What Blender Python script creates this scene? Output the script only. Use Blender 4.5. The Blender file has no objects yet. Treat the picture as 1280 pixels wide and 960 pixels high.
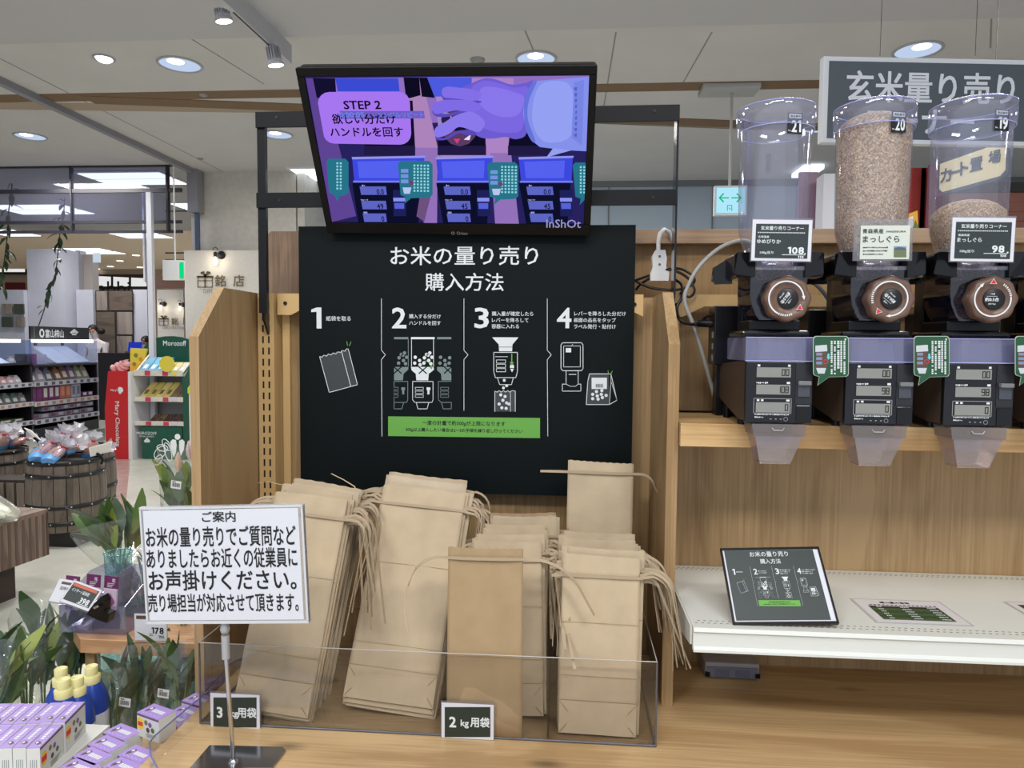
import bpy, math, random
from mathutils import Vector as V, Matrix
R = random.Random(11)
S = bpy.context.scene
COL = S.collection
# ---------------------------------------------------------------- camera
F_PX = 890.0                      # focal length in pixels of the 1280 wide frame
EYE = V((0, 0, 1.5))
_d = V((70, 50, -F_PX)).normalized()
_x = V((11940, -148, 890)); _x = (_x - _d * _x.dot(_d)).normalized()
_z = _x.cross(_d)
RM = Matrix((_x, _d, _z))         # camera axes -> world axes
cd = bpy.data.cameras.new('camera'); cam = bpy.data.objects.new('camera', cd); COL.objects.link(cam)
cam.matrix_world = Matrix.Translation(EYE) @ RM.to_4x4()
cd.sensor_width = 36; cd.lens = F_PX * 36 / 1280; cd.clip_start = 0.02; cd.clip_end = 100
S.camera = cam
# ---------------------------------------------------------------- world, exposure, big lights
w = bpy.data.worlds.new('world'); S.world = w; w.use_nodes = True
bg = w.node_tree.nodes['Background']; bg.inputs[0].default_value = (0.80, 0.88, 1.0, 1); bg.inputs[1].default_value = 0.78
S.view_settings.view_transform = 'Standard'; S.view_settings.look = 'None'
S.view_settings.exposure = 0.0; S.view_settings.gamma = 1
CEIL = 3.8
def area(loc, sx, sy, power, col=(1, .97, .93), rot=(0, 0, 0), name='ceiling_fill_light'):
    l = bpy.data.lights.new(name, 'AREA'); l.shape = 'RECTANGLE'; l.size = sx; l.size_y = sy
    l.energy = power; l.color = col
    o = bpy.data.objects.new(name, l); o.location = loc; o.rotation_euler = rot; COL.objects.link(o); return o
# unseen area lamps for aisle and shop beyond, some added to brighten dim spots
for (x, y, p) in ((-1.7, -1.5, 75), (1.5, -1.5, 75), (0, -0.3, 34), (-2.6, 2.6, 55), (1.6, 3.2, 45), (-4.5, 4.4, 60),
                  (-3.0, 7.0, 55), (-6.5, 8.5, 60), (0.2, 7.4, 45), (3.4, 4.9, 60), (-9, 12.5, 60), (-9, 18, 110)):
    area((x, y, CEIL - 0.16), 1.2, 0.6, p)
# ---------------------------------------------------------------- pixel -> place
def ray(px, py): return RM @ V((px - 640, 480 - py, -F_PX))
def P(px, py, Y=None, X=None, Z=None):
    r = ray(px, py)
    t = Y / r.y if Y is not None else X / r.x if X is not None else (Z - EYE.z) / r.z
    return EYE + r * t
# ---------------------------------------------------------------- materials
def lin(c):
    return tuple(((v / 255) / 12.92 if v / 255 <= .04045 else ((v / 255 + .055) / 1.055) ** 2.4) for v in c) + (1,)
MATS = {}
def mat(name, c=(200, 200, 200), rough=.6, metal=0, emit=None, es=1.0, spec=.5, noise=0, nscale=30, bump=0, coat=0):
    if name in MATS: return MATS[name]
    m = bpy.data.materials.new(name); m.use_nodes = True; nt = m.node_tree; b = nt.nodes['Principled BSDF']
    b.inputs['Base Color'].default_value = lin(c); b.inputs['Roughness'].default_value = rough
    b.inputs['Metallic'].default_value = metal; b.inputs['Specular IOR Level'].default_value = spec
    if coat: b.inputs['Coat Weight'].default_value = coat
    if emit: b.inputs['Emission Color'].default_value = lin(emit); b.inputs['Emission Strength'].default_value = es
    if noise or bump:
        tc = nt.nodes.new('ShaderNodeTexCoord'); n = nt.nodes.new('ShaderNodeTexNoise')
        n.inputs['Scale'].default_value = nscale; n.inputs['Detail'].default_value = 5
        nt.links.new(tc.outputs['Object'], n.inputs['Vector'])
        if noise:
            r = nt.nodes.new('ShaderNodeValToRGB')
            r.color_ramp.elements[0].position = .3; r.color_ramp.elements[1].position = .7
            r.color_ramp.elements[0].color = lin([max(0, v * (1 - noise)) for v in c]); r.color_ramp.elements[1].color = lin([min(255, v * (1 + noise)) for v in c])
            nt.links.new(n.outputs['Fac'], r.inputs[0]); nt.links.new(r.outputs[0], b.inputs['Base Color'])
        if bump:
            bp = nt.nodes.new('ShaderNodeBump'); bp.inputs['Strength'].default_value = bump; bp.inputs['Distance'].default_value = .002
            nt.links.new(n.outputs['Fac'], bp.inputs['Height']); nt.links.new(bp.outputs[0], b.inputs['Normal'])
    MATS[name] = m; return m
def wood(name, c1, c2, axis='Z', scale=1.0, rough=.5, knots=True, seed=0, fine=1.0):
    """grain runs along `axis`"""
    m = bpy.data.materials.new(name); m.use_nodes = True; nt = m.node_tree; N = nt.nodes; L = nt.links; b = N['Principled BSDF']
    b.inputs['Roughness'].default_value = rough
    tc = N.new('ShaderNodeTexCoord'); mp = N.new('ShaderNodeMapping'); L.new(tc.outputs['Object'], mp.inputs[0])
    s = [4.5 * scale] * 3; s['XYZ'.index(axis)] = .8 * scale; mp.inputs['Scale'].default_value = s
    mp.inputs['Location'].default_value = (seed, seed * 1.7, seed * .6)
    n1 = N.new('ShaderNodeTexNoise'); n1.inputs['Scale'].default_value = 1.3; n1.inputs['Detail'].default_value = 3; n1.inputs['Distortion'].default_value = .8
    L.new(mp.outputs[0], n1.inputs['Vector'])
    # cathedral rings from the low noise
    mu = N.new('ShaderNodeMath'); mu.operation = 'MULTIPLY'; mu.inputs[1].default_value = 30; L.new(n1.outputs['Fac'], mu.inputs[0])
    sn = N.new('ShaderNodeMath'); sn.operation = 'SINE'; L.new(mu.outputs[0], sn.inputs[0])
    mp2 = N.new('ShaderNodeMapping'); L.new(tc.outputs['Object'], mp2.inputs[0])
    s2 = [260 * fine] * 3; s2['XYZ'.index(axis)] = 5 * fine; mp2.inputs['Scale'].default_value = s2
    n2 = N.new('ShaderNodeTexNoise'); n2.inputs['Scale'].default_value = 1; n2.inputs['Detail'].default_value = 4; L.new(mp2.outputs[0], n2.inputs['Vector'])
    a1 = N.new('ShaderNodeMath'); a1.operation = 'MULTIPLY_ADD'; a1.inputs[1].default_value = .05; L.new(sn.outputs[0], a1.inputs[0]); L.new(n1.outputs['Fac'], a1.inputs[2])
    a2 = N.new('ShaderNodeMath'); a2.operation = 'MULTIPLY_ADD'; a2.inputs[1].default_value = .6; L.new(n2.outputs['Fac'], a2.inputs[0]); L.new(a1.outputs[0], a2.inputs[2])
    r = N.new('ShaderNodeValToRGB');     r.color_ramp.elements[0].position = .62; r.color_ramp.elements[1].position = .95
    r.color_ramp.elements[0].color = lin(c2); r.color_ramp.elements[1].color = lin(c1)
    L.new(a2.outputs[0], r.inputs[0])
    out = r.outputs[0]
    if knots:
        mp3 = N.new('ShaderNodeMapping'); L.new(tc.outputs['Object'], mp3.inputs[0])
        s3 = [5.5 * scale] * 3; s3['XYZ'.index(axis)] = 2.2 * scale; mp3.inputs['Scale'].default_value = s3; mp3.inputs['Location'].default_value = (seed * 3, 1, 2)
        vo = N.new('ShaderNodeTexVoronoi'); L.new(mp3.outputs[0], vo.inputs['Vector']); vo.inputs['Scale'].default_value = 1
        kr = N.new('ShaderNodeValToRGB'); kr.color_ramp.elements[0].position = .02; kr.color_ramp.elements[1].position = .13
        kr.color_ramp.elements[0].color = (.30, .30, .30, 1); kr.color_ramp.elements[1].color = (1, 1, 1, 1)
        L.new(vo.outputs['Distance'], kr.inputs[0])
        mx = N.new('ShaderNodeMix'); mx.data_type = 'RGBA'; mx.blend_type = 'MULTIPLY'; mx.inputs[0].default_value = .8
        L.new(out, mx.inputs[6]); L.new(kr.outputs[0], mx.inputs[7]); out = mx.outputs[2]
    L.new(out, b.inputs['Base Color'])
    bp = N.new('ShaderNodeBump'); bp.inputs['Strength'].default_value = .15; bp.inputs['Distance'].default_value = .001
    L.new(n2.outputs['Fac'], bp.inputs['Height']); L.new(bp.outputs[0], b.inputs['Normal'])
    MATS[name] = m; return m
def clear(name, tint=(255, 255, 255), gloss=.12, haze=0.0, hz=(200, 200, 255), rough=.04, film=False):
    """clear plastic or glass: tinted see-through + fresnel gloss + a little milky scatter"""
    if name in MATS: return MATS[name]
    m = bpy.data.materials.new(name); m.use_nodes = True; nt = m.node_tree; N = nt.nodes; L = nt.links
    N.remove(N['Principled BSDF']); out = N['Material Output']
    t = N.new('ShaderNodeBsdfTransparent'); t.inputs[0].default_value = lin(tint)
    g = N.new('ShaderNodeBsdfGlossy'); g.inputs['Roughness'].default_value = rough
    lw = N.new('ShaderNodeLayerWeight'); lw.inputs[0].default_value = .35
    ma = N.new('ShaderNodeMath'); ma.operation = 'MULTIPLY_ADD'; ma.inputs[1].default_value = .55; ma.inputs[2].default_value = gloss * .35
    L.new(lw.outputs['Facing'], ma.inputs[0])
    pw = N.new('ShaderNodeMath'); pw.operation = 'POWER'; pw.inputs[1].default_value = 3; L.new(lw.outputs['Facing'], pw.inputs[0]); L.new(pw.outputs[0], ma.inputs[0])
    mx = N.new('ShaderNodeMixShader'); L.new(ma.outputs[0], mx.inputs[0]); L.new(t.outputs[0], mx.inputs[1]); L.new(g.outputs[0], mx.inputs[2])
    last = mx
    if haze:
        df = N.new('ShaderNodeBsdfDiffuse'); df.inputs[0].default_value = lin(hz)
        mh = N.new('ShaderNodeMixShader'); mh.inputs[0].default_value = haze
        L.new(mx.outputs[0], mh.inputs[1]); L.new(df.outputs[0], mh.inputs[2]); last = mh
    if film:
        nz = N.new('ShaderNodeTexNoise'); nz.inputs['Scale'].default_value = 45; nz.inputs['Detail'].default_value = 3
        tc = N.new('ShaderNodeTexCoord'); L.new(tc.outputs['Object'], nz.inputs['Vector'])
        bp = N.new('ShaderNodeBump'); bp.inputs['Distance'].default_value = .0025; L.new(nz.outputs['Fac'], bp.inputs['Height']); L.new(bp.outputs[0], g.inputs['Normal'])
    L.new(last.outputs[0], out.inputs[0]); MATS[name] = m; return m
def emis(name, c=(255, 255, 255), s=1.0):
    if name in MATS: return MATS[name]
    m = bpy.data.materials.new(name); m.use_nodes = True; N = m.node_tree.nodes; N.remove(N['Principled BSDF'])
    e = N.new('ShaderNodeEmission'); e.inputs[0].default_value = lin(c); e.inputs[1].default_value = s
    m.node_tree.links.new(e.outputs[0], N['Material Output'].inputs[0]); MATS[name] = m; return m
# ---------------------------------------------------------------- mesh builder
class MB:
    def __init__(s): s.v = []; s.f = []; s.sm = []
    def add(s, vs, fs, smooth=False, M=None):
        o = len(s.v); s.v += [tuple(M @ V(p)) if M else tuple(p) for p in vs]
        s.f += [tuple(i + o for i in f) for f in fs]; s.sm += [smooth] * len(fs); return s
    def b(s, x0, x1, y0, y1, z0, z1, M=None):
        vs = [(x, y, z) for z in (z0, z1) for y in (y0, y1) for x in (x0, x1)]
        return s.add(vs, [(0, 2, 3, 1), (4, 5, 7, 6), (0, 1, 5, 4), (2, 6, 7, 3), (0, 4, 6, 2), (1, 3, 7, 5)], M=M)
    def poly(s, pts, M=None): return s.add(pts, [tuple(range(len(pts)))], M=M)
    def extr(s, pts, dv, M=None, smooth=False):
        n = len(pts); dv = V(dv); a = [V(p) for p in pts]; vs = a + [p + dv for p in a]
        s.add(vs, [tuple(range(n - 1, -1, -1)), tuple(range(n, 2 * n))], M=M)
        return s.add(vs, [(i, (i + 1) % n, n + (i + 1) % n, n + i) for i in range(n)], smooth=smooth, M=M)
    def tube(s, pts, r, n=8, cap=True, M=None, flat=None):
        pts = [V(p) for p in pts]; rings = []; prev = None
        for i, p in enumerate(pts):
            t = (pts[min(i + 1, len(pts) - 1)] - pts[max(i - 1, 0)])
            t = t.normalized() if t.length > 1e-9 else V((0, 0, 1))
            if prev is None: prev = t.orthogonal().normalized()
            a = prev - t * prev.dot(t); a = a.normalized() if a.length > 1e-6 else t.orthogonal().normalized(); prev = a; c = t.cross(a)
            rr = r[i] if isinstance(r, (list, tuple)) else r
            rings.append([p + (a * math.cos(2 * math.pi * k / n) + c * math.sin(2 * math.pi * k / n) * (flat or 1)) * rr for k in range(n)])
        vs = [q for g in rings for q in g]; fs = []
        for i in range(len(rings) - 1):
            for k in range(n): fs.append((i * n + k, i * n + (k + 1) % n, (i + 1) * n + (k + 1) % n, (i + 1) * n + k))
        s.add(vs, fs, True, M)
        if cap: s.add(rings[0], [tuple(range(n - 1, -1, -1))], M=M); s.add(rings[-1], [tuple(range(n))], M=M)
        return s
    def ribbon(s, pts, wv, w, t=.0006, M=None):
        """flat strip: pts centre line, wv list or single width direction"""
        pts = [V(p) for p in pts]; vs = []; n = len(pts)
        for i, p in enumerate(pts):
            d = (pts[min(i + 1, n - 1)] - pts[max(i - 1, 0)]).normalized()
            a = V(wv[i] if isinstance(wv, list) else wv); a = (a - d * a.dot(d)); a = a.normalized() if a.length > 1e-6 else d.orthogonal().normalized(); c = d.cross(a)
            for (k, q) in ((-1, -1), (1, -1), (1, 1), (-1, 1)): vs.append(p + a * (w / 2 * k) + c * (t * q))
        fs = []
        for i in range(n - 1):
            for k in range(4): fs.append((i * 4 + k, i * 4 + (k + 1) % 4, (i + 1) * 4 + (k + 1) % 4, (i + 1) * 4 + k))
        fs += [(3, 2, 1, 0), ((n - 1) * 4, (n - 1) * 4 + 1, (n - 1) * 4 + 2, (n - 1) * 4 + 3)]
        return s.add(vs, fs, M=M)
    def lathe(s, prof, n=32, M=None, cap=(True, True), smooth=True, flute=None):
        vs = []; m = len(prof)
        for (r, z) in prof:
            for k in range(n):
                a = 2 * math.pi * k / n; q = r * (1 + (flute(a, z) if flute else 0)); vs.append((q * math.cos(a), q * math.sin(a), z))
        fs = [(i * n + k, i * n + (k + 1) % n, (i + 1) * n + (k + 1) % n, (i + 1) * n + k) for i in range(m - 1) for k in range(n)]
        s.add(vs, fs, smooth, M)
        if cap[0]: s.add(vs[:n], [tuple(range(n - 1, -1, -1))], M=M)
        if cap[1]: s.add(vs[-n:], [tuple(range(n))], M=M)
        return s
    def mesh(s, name, m):
        me = bpy.data.meshes.new(name); me.from_pydata(s.v, [], s.f)
        me.polygons.foreach_set('use_smooth', s.sm); me.materials.append(m); me.update(); return me
def tr(x, y, z): return Matrix.Translation((x, y, z))
def rx(a): return Matrix.Rotation(math.radians(a), 4, 'X')
def ry(a): return Matrix.Rotation(math.radians(a), 4, 'Y')
def rz(a): return Matrix.Rotation(math.radians(a), 4, 'Z')
INV = {}
def tag(o, label, cat, group=None, kind=None):
    if label: o['label'] = label
    if cat: o['category'] = cat
    if group: o['group'] = group
    if kind: o['kind'] = kind
    return o
def thing(name, label, cat, M=(0, 0, 0), group=None):
    o = bpy.data.objects.new(name, None); COL.objects.link(o); o.empty_display_size = .05
    if not isinstance(M, Matrix): M = Matrix.Translation(V(M))
    o.matrix_world = M; INV[o.name] = M.inverted(); tag(o, label, cat, group); return o
def obj(name, mb, m, parent=None, local=False, label=None, bevel=0, seg=2, solid=0, kind=None):
    """link one mesh; vertices are given in world space unless local (then in the root thing's space)"""
    if parent is not None and not local and parent.name in INV:
        I = INV[parent.name]; mb.v = [tuple(I @ V(p)) for p in mb.v]
    org = None
    if parent is None and mb.v:
        xs, ys, zs = zip(*mb.v); org = V(((min(xs) + max(xs)) / 2, (min(ys) + max(ys)) / 2, min(zs)))
        mb.v = [tuple(V(p) - org) for p in mb.v]
    o = bpy.data.objects.new(name, mb.mesh(name, m)); COL.objects.link(o)
    if parent is not None:
        o.parent = parent
        if parent.name in INV: INV[o.name] = INV[parent.name]
    elif org is not None: o.location = org; INV[o.name] = Matrix.Translation(-org)
    if solid: md = o.modifiers.new('solid', 'SOLIDIFY'); md.thickness = solid; md.offset = 0
    if bevel: md = o.modifiers.new('bevel', 'BEVEL'); md.width = bevel; md.segments = seg; md.limit_method = 'ANGLE'
    if label: o['label'] = label
    if kind: o['kind'] = kind
    return o
def copy_tree(o, parent=None, M=None):
    c = o.copy(); COL.objects.link(c)
    if parent is not None: c.parent = parent
    if M is not None: c.matrix_world = M; INV[c.name] = M.inverted()
    for ch in list(o.children): copy_tree(ch, c)
    return c
TXT = {}
def glyphs(s, bold=.02, res=2):
    k = (s, bold, res)
    if k not in TXT and s.isdigit():            # numerals set from the wide gothic digits
        vs, fs, x = [], [], 0
        for ch in s:
            if ch == '1':                       # numeral one with a flag, drawn by hand
                b_ = bold * .8; vv = [(.0 - b_ * .3, .585 - b_), (.0 - b_ * .3, .655), (.17 - b_, .73), (.265 + b_, .73), (.265 + b_, 0), (.165 - b_, 0), (.165 - b_, .60 - b_)]
                g = (vv, [(0, 1, 2, 6), (6, 2, 3, 4, 5)], min(v[0] for v in vv), .265 + b_, 0, .73)
            else: g = glyphs(ch + ' ', bold, res)
            n0 = len(vs); vs += [(v[0] - g[2] + x,) + tuple(v[1:]) for v in g[0]]; fs += [tuple(q + n0 for q in f) for f in g[1]]; x += g[3] - g[2] + .07
        xs = [v[0] for v in vs]; ys = [v[1] for v in vs]; TXT[k] = (vs, fs, min(xs), max(xs), min(ys), max(ys))
    if k not in TXT:
        c = bpy.data.curves.new('glyphs', 'FONT'); c.body = s; c.size = 1; c.resolution_u = res
        o = bpy.data.objects.new('glyphs', c); COL.objects.link(o); bpy.context.view_layer.update()
        me = bpy.data.meshes.new_from_object(o.evaluated_get(bpy.context.evaluated_depsgraph_get()))
        vs = [(v.co.x, v.co.y) for v in me.vertices]; fs = [tuple(p.vertices) for p in me.polygons]
        bpy.data.objects.remove(o); bpy.data.curves.remove(c); bpy.data.meshes.remove(me)
        if bold > .004:
            n0 = len(vs); b_ = bold * .6; base = list(vs); bf = list(fs); vs = []; fs = []
            for i, (dx, dy) in enumerate(((0, 0), (-b_, -b_), (b_, b_), (-b_, b_), (b_, -b_)) if bold > .026 else ((-b_, -b_), (b_, b_), (-b_, b_), (b_, -b_))):
                vs += [(x + dx, y + dy, i * 2e-5) for x, y in base]; fs += [tuple(q + i * n0 for q in f) for f in bf]
        xs = [v[0] for v in vs]; ys = [v[1] for v in vs]; TXT[k] = (vs, fs, min(xs), max(xs), min(ys), max(ys))
    return TXT[k]
class Face:
    """a flat printed or built face: origin, u to the right, v down, n towards the viewer"""
    def __init__(s, O, u, v, parent=None, local=False):
        s.O = V(O); s.u = V(u).normalized(); v = V(v); s.v = (v - s.u * v.dot(s.u)).normalized(); s.n = s.v.cross(s.u); s.parent = parent; s.m = {}; s.local = local
    def L(s, px, py):
        r = ray(px, py); t = (s.O - EYE).dot(s.n) / r.dot(s.n); d = EYE + r * t - s.O; return d.dot(s.u), d.dot(s.v)
    def W(s, x, y, h=0): return s.O + s.u * x + s.v * y + s.n * h
    def mb(s, m, name='printing'):
        return s.m.setdefault((m.name, name), (MB(), m, name))[0]
    # metric drawing
    def lpoly(s, m, pts, h=.0003, name='printing'): s.mb(m, name).poly([s.W(x, y, h) for x, y in reversed(pts)])
    def lrect(s, m, x0, y0, x1, y1, h=.0003, name='printing'): s.lpoly(m, [(x0, y0), (x1, y0), (x1, y1), (x0, y1)], h, name)
    def lline(s, m, pts, w, h=.0004, name='printing', closed=False):
        pts = list(pts) + ([pts[0]] if closed else [])
        for (a, b) in zip(pts, pts[1:]):
            dx, dy = b[0] - a[0], b[1] - a[1]; l = math.hypot(dx, dy) or 1e-9; nx, ny = -dy / l * w / 2, dx / l * w / 2; ex, ey = dx / l * w * .3, dy / l * w * .3
            s.lpoly(m, [(a[0] - ex - nx, a[1] - ey - ny), (b[0] + ex - nx, b[1] + ey - ny), (b[0] + ex + nx, b[1] + ey + ny), (a[0] - ex + nx, a[1] - ey + ny)], h, name)
    def lcirc(s, m, x, y, r, h=.0004, n=12, name='printing', ry=None):
        s.lpoly(m, [(x + r * math.cos(2 * math.pi * k / n), y + (ry or r) * math.sin(2 * math.pi * k / n)) for k in range(n)], h, name)
    def ltext(s, m, t, x, y, w=None, h=None, bold=.02, z=.0005, res=2, rot=0, name='lettering'):
        """ink box centred on x, y; width w and/or ink height h in metres"""
        vs, fs, a, b_, c, d = glyphs(t, bold, res)
        sx = w / (b_ - a) if w else h / (d - c); sy = h / (d - c) if h else sx
        cx, cy = (a + b_) / 2, (c + d) / 2; co, si = math.cos(math.radians(rot)), math.sin(math.radians(rot)); out = []
        for vv in vs:
            p, q = vv[0], vv[1]; lx, ly = (p - cx) * sx, -(q - cy) * sy; out.append(s.W(x + lx * co - ly * si, y + lx * si + ly * co, z + (vv[2] * (3 + 400 * abs(sy) * .04) if len(vv) > 2 else 0)))
        s.mb(m, name).add(out, fs)
    # drawing in photo pixels, projected on this face's plane
    def poly(s, m, pts, h=.0003, name='printing'): s.lpoly(m, [s.L(*p) for p in pts], h, name)
    def rect(s, m, x0, y0, x1, y1, h=.0003, name='printing'):
        s.poly(m, [(x0, y0), (x1, y0), (x1, y1), (x0, y1)], h, name)
    def sc(s, px, py): a = s.L(px - 5, py); b = s.L(px + 5, py); return math.hypot(b[0] - a[0], b[1] - a[1]) / 10
    def line(s, m, pts, w, h=.0004, name='printing', closed=False): s.lline(m, [s.L(*p) for p in pts], w * s.sc(*pts[0]), h, name, closed)
    def circ(s, m, px, py, r, h=.0004, n=12, name='printing', ry=None):
        x, y = s.L(px, py); k = s.sc(px, py); s.lcirc(m, x, y, r * k, h, n, name, ry and ry * k)
    def text(s, m, t, px, py, w=None, h=None, bold=.02, z=.0005, res=2, rot=0, name='lettering'):
        x, y = s.L(px, py); k = s.sc(px, py); s.ltext(m, t, x, y, w and w * k, h and h * k, bold, z, res, rot, name)
    def dashes(s, m, x0, y0, x1, y1, n=12, h=.0004, name='printing'):
        """a line of print too small to read, kept as a row of marks"""
        rr = random.Random(int(x0 * 7 + y0 * 13))
        for k in range(n):
            a = x0 + (x1 - x0) * k / n; b = a + (x1 - x0) / n * rr.uniform(.45, .85); ya = y0 + (y1 - y0) * rr.uniform(0, .3); yb = y1 - (y1 - y0) * rr.uniform(0, .3)
            s.rect(m, a, ya, b, yb, h, name)
    def done(s):
        for (mb, m, name) in s.m.values():
            if mb.v: obj(name, mb, m, s.parent, s.local, kind='stuff' if name != 'lettering' or len(mb.f) > 1 else None)
        s.m = {}
    def box(s, x0, y0, x1, y1, h0, h1, mb=None):
        mb = mb or MB(); q = [s.W(x, y, h) for h in (h0, h1) for y in (y0, y1) for x in (x0, x1)]
        return mb.add(q, [(0, 1, 3, 2), (4, 6, 7, 5), (0, 4, 5, 1), (2, 3, 7, 6), (0, 2, 6, 4), (1, 5, 7, 3)])
    def pbox(s, px0, py0, px1, py1, h0, h1, mb=None):
        x0, y0 = s.L(px0, py0); x1, y1 = s.L(px1, py1); return s.box(x0, y0, x1, y1, h0, h1, mb)
def front(px, py, Y, parent=None): return Face(P(px, py, Y=Y), (1, 0, 0), (0, 0, -1), parent)
def bx(x0, x1, y0, y1, z0, z1): return MB().b(x0, x1, y0, y1, z0, z1)
# ---------------------------------------------------------------- palette
oakV = wood('oak_vertical', (184, 154, 112), (152, 122, 82), 'Z', 1.6, seed=3)
oakH = wood('oak_counter', (204, 174, 130), (172, 140, 98), 'X', 1.5, rough=.35, seed=5)
oakEdge = wood('oak_edge', (204, 176, 134), (178, 148, 106), 'Z', 1.5, seed=8, knots=False)
oakPart = wood('oak_partition', (182, 148, 100), (158, 122, 78), 'Z', 1.2, seed=9, knots=False)
greyWood = wood('greyish_wood', (150, 122, 98), (104, 82, 64), 'Z', 1.6, seed=2, knots=False)
greyWoodH = wood('greyish_wood_rail', (176, 148, 120), (138, 110, 86), 'X', 1.6, seed=2, knots=False)
black = mat('black_steel', (14, 16, 21), .45, spec=.25); blackP = mat('black_plastic', (10, 11, 14), .35, spec=.3)
beige = mat('beige_steel', (205, 172, 118), .45)
white = mat('white_enamel', (222, 226, 222), .35); whiteP = mat('white_paint', (225, 226, 228), .6)
boardM = mat('board_dark_green', (8, 17, 19), .55, spec=.15); wprint = mat('white_print', (222, 228, 232), .6)
gprint = mat('green_print', (104, 170, 72), .6); kprint = mat('black_print', (18, 20, 22), .6); grprint = mat('grey_print', (120, 135, 135), .6)
chrome = mat('chrome', (200, 200, 205), .12, 1)
acryl = clear('clear_acrylic', (248, 248, 248), .16); acrEdge = mat('acrylic_edge', (92, 92, 98), .2)
redprint = mat('red_print', (214, 40, 60), .5)

class MFace(Face):
    """a face whose own drawing units (k metres each, starting at x0, y0) stand in for pixels"""
    def __init__(s, O, u, v, parent, k, x0, y0, local=False): super().__init__(O, u, v, parent, local); s.k = k; s.x0 = x0; s.y0 = y0
    def L(s, px, py): return (px - s.x0) * s.k, (py - s.y0) * s.k
    def sc(s, px, py): return s.k
# ================================================================ the room
floorM = bpy.data.materials.new('polished_floor'); floorM.use_nodes = True
def _fl():
    nt = floorM.node_tree; N = nt.nodes; L = nt.links; b = N['Principled BSDF']; b.inputs['Roughness'].default_value = .32
    tc = N.new('ShaderNodeTexCoord'); n = N.new('ShaderNodeTexNoise'); n.inputs['Scale'].default_value = 3.5; n.inputs['Detail'].default_value = 8; n.inputs['Roughness'].default_value = .7
    L.new(tc.outputs['Object'], n.inputs['Vector']); r = N.new('ShaderNodeValToRGB')
    r.color_ramp.elements[0].position = .35; r.color_ramp.elements[1].position = .65
    r.color_ramp.elements[0].color = lin((186, 186, 176)); r.color_ramp.elements[1].color = lin((208, 207, 198)); L.new(n.outputs['Fac'], r.inputs[0]); L.new(r.outputs[0], b.inputs['Base Color'])
_fl()
def struct(name, mb, m, label=None, bevel=0):
    o = obj(name, mb, m, bevel=bevel); o['kind'] = 'structure'; return o
fl = struct('floor', bx(-22, 8, -3, 24, -.1, 0), floorM)
ftile = mat('floor_inlay_tile', (176, 160, 156), .2, noise=.06, nscale=8); ftile2 = mat('floor_inlay_dark', (150, 152, 150), .25, noise=.08, nscale=6)
q = [P(*a, Z=0) for a in ((133, 573), (163, 574), (150, 700), (128, 640))]
obj('inlay_tile', MB().add([(p.x, p.y, .0006) for p in q], [(3, 2, 1, 0)]), ftile, fl)
q = [P(*a, Z=0) for a in ((40, 560), (131, 535), (132, 574), (120, 590))]
obj('inlay_tile', MB().add([(p.x, p.y, .0006) for p in q], [(3, 2, 1, 0)]), ftile2, fl)
ceilM = mat('ceiling_paint', (205, 203, 201), .8, noise=.012, nscale=2); ceilN = mat('ceiling_near', (192, 191, 193), .8)
cl = struct('ceiling', bx(-22, 8, 5.23, 24, CEIL, CEIL + .1), ceilM)
struct('ceiling_near_bay', bx(-22, 8, -3, 5.23, CEIL - .06, CEIL + .1), ceilN)
jm = mat('ceiling_joint', (150, 148, 147), .8)
for (a, b) in (((0, 73), (278, 214)), ((222, 38), (330, 105)), ((640, 0), (672, 75)), ((770, 40), (752, 150)), ((1240, 0), (1238, 60)), ((890, 40), (850, 110))):
    p, q = P(*a, Z=CEIL), P(*b, Z=CEIL)
    if p.y < 5.25: p = p.lerp(q, max(0, (5.25 - p.y) / (q.y - p.y + 1e-9)))
    d = (q - p).normalized(); s_ = V((-d.y, d.x, 0)) * .006
    obj('joint', MB().extr([p - s_, q - s_, q + s_, p + s_], (0, 0, -.002)), jm, cl)
brownM = mat('brown_ceiling_band', (124, 98, 70), .7); tanM = mat('tan_ceiling_band', (172, 154, 134), .7)
def band(name, a, b, wd, m, h=.004, y2=0):
    p, q = P(*a, Z=CEIL), P(*b, Z=CEIL); return struct(name, MB().extr([p, q, q + V((0, wd, 0)), p + V((0, wd, 0))], (0, 0, -h)), m)
band('trim_1', (-30, 119), (1290, 95), .20, brownM)
p0, p1 = P(100, 119, Z=CEIL), P(1330, 166, Z=CEIL)
struct('trim_2', MB().extr([p0, p1, p1 + V((0, .22, 0)), p0 + V((0, .22, 0))], (0, 0, -.008)), brownM)
p2 = P(-30, 136, Z=CEIL); p2b = P(-30, 119, Z=CEIL)
struct('trim_3', MB().extr([p2b + V((0, .2, 0)), p0 + V((0, .22, 0)), p1 + V((0, .22, 0)), p1 + V((0, .32, 0)), P(500, 143, Z=CEIL), p2], (0, 0, -.003)), tanM)
# back of the shop: pale wallpaper wall with the brand board
paper = mat('ribbed_wallpaper', (196, 192, 184), .8, noise=.03, nscale=14); pvc = mat('sign_wallpaper', (206, 202, 196), .75, noise=.02, nscale=30)
bluew = mat('pale_blue_wall', (176, 192, 208), .6); lav = mat('lavender_white_wall', (200, 202, 216), .75, noise=.02, nscale=3)
YW = 9.5
def wallpx(name, px0, py0, px1, py1, Y, m, t=.12, zbot=None):
    a, b = P(px0, py0, Y=Y), P(px1, py1, Y=Y); return struct(name, bx(a.x, b.x, Y, Y + t, b.z if zbot is None else zbot, a.z), m)
wallpx('wall_back', 238, 209, 372, 500, YW, paper, .12, 0)
a = P(372, 300, Y=YW).x
wl = struct('wall_back_right', bx(a, 8, 10.3, 10.4, 0, CEIL), bluew)
struct('wall_back_side', bx(a, a + .1, YW, 10.3, 0, CEIL), paper)
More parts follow.
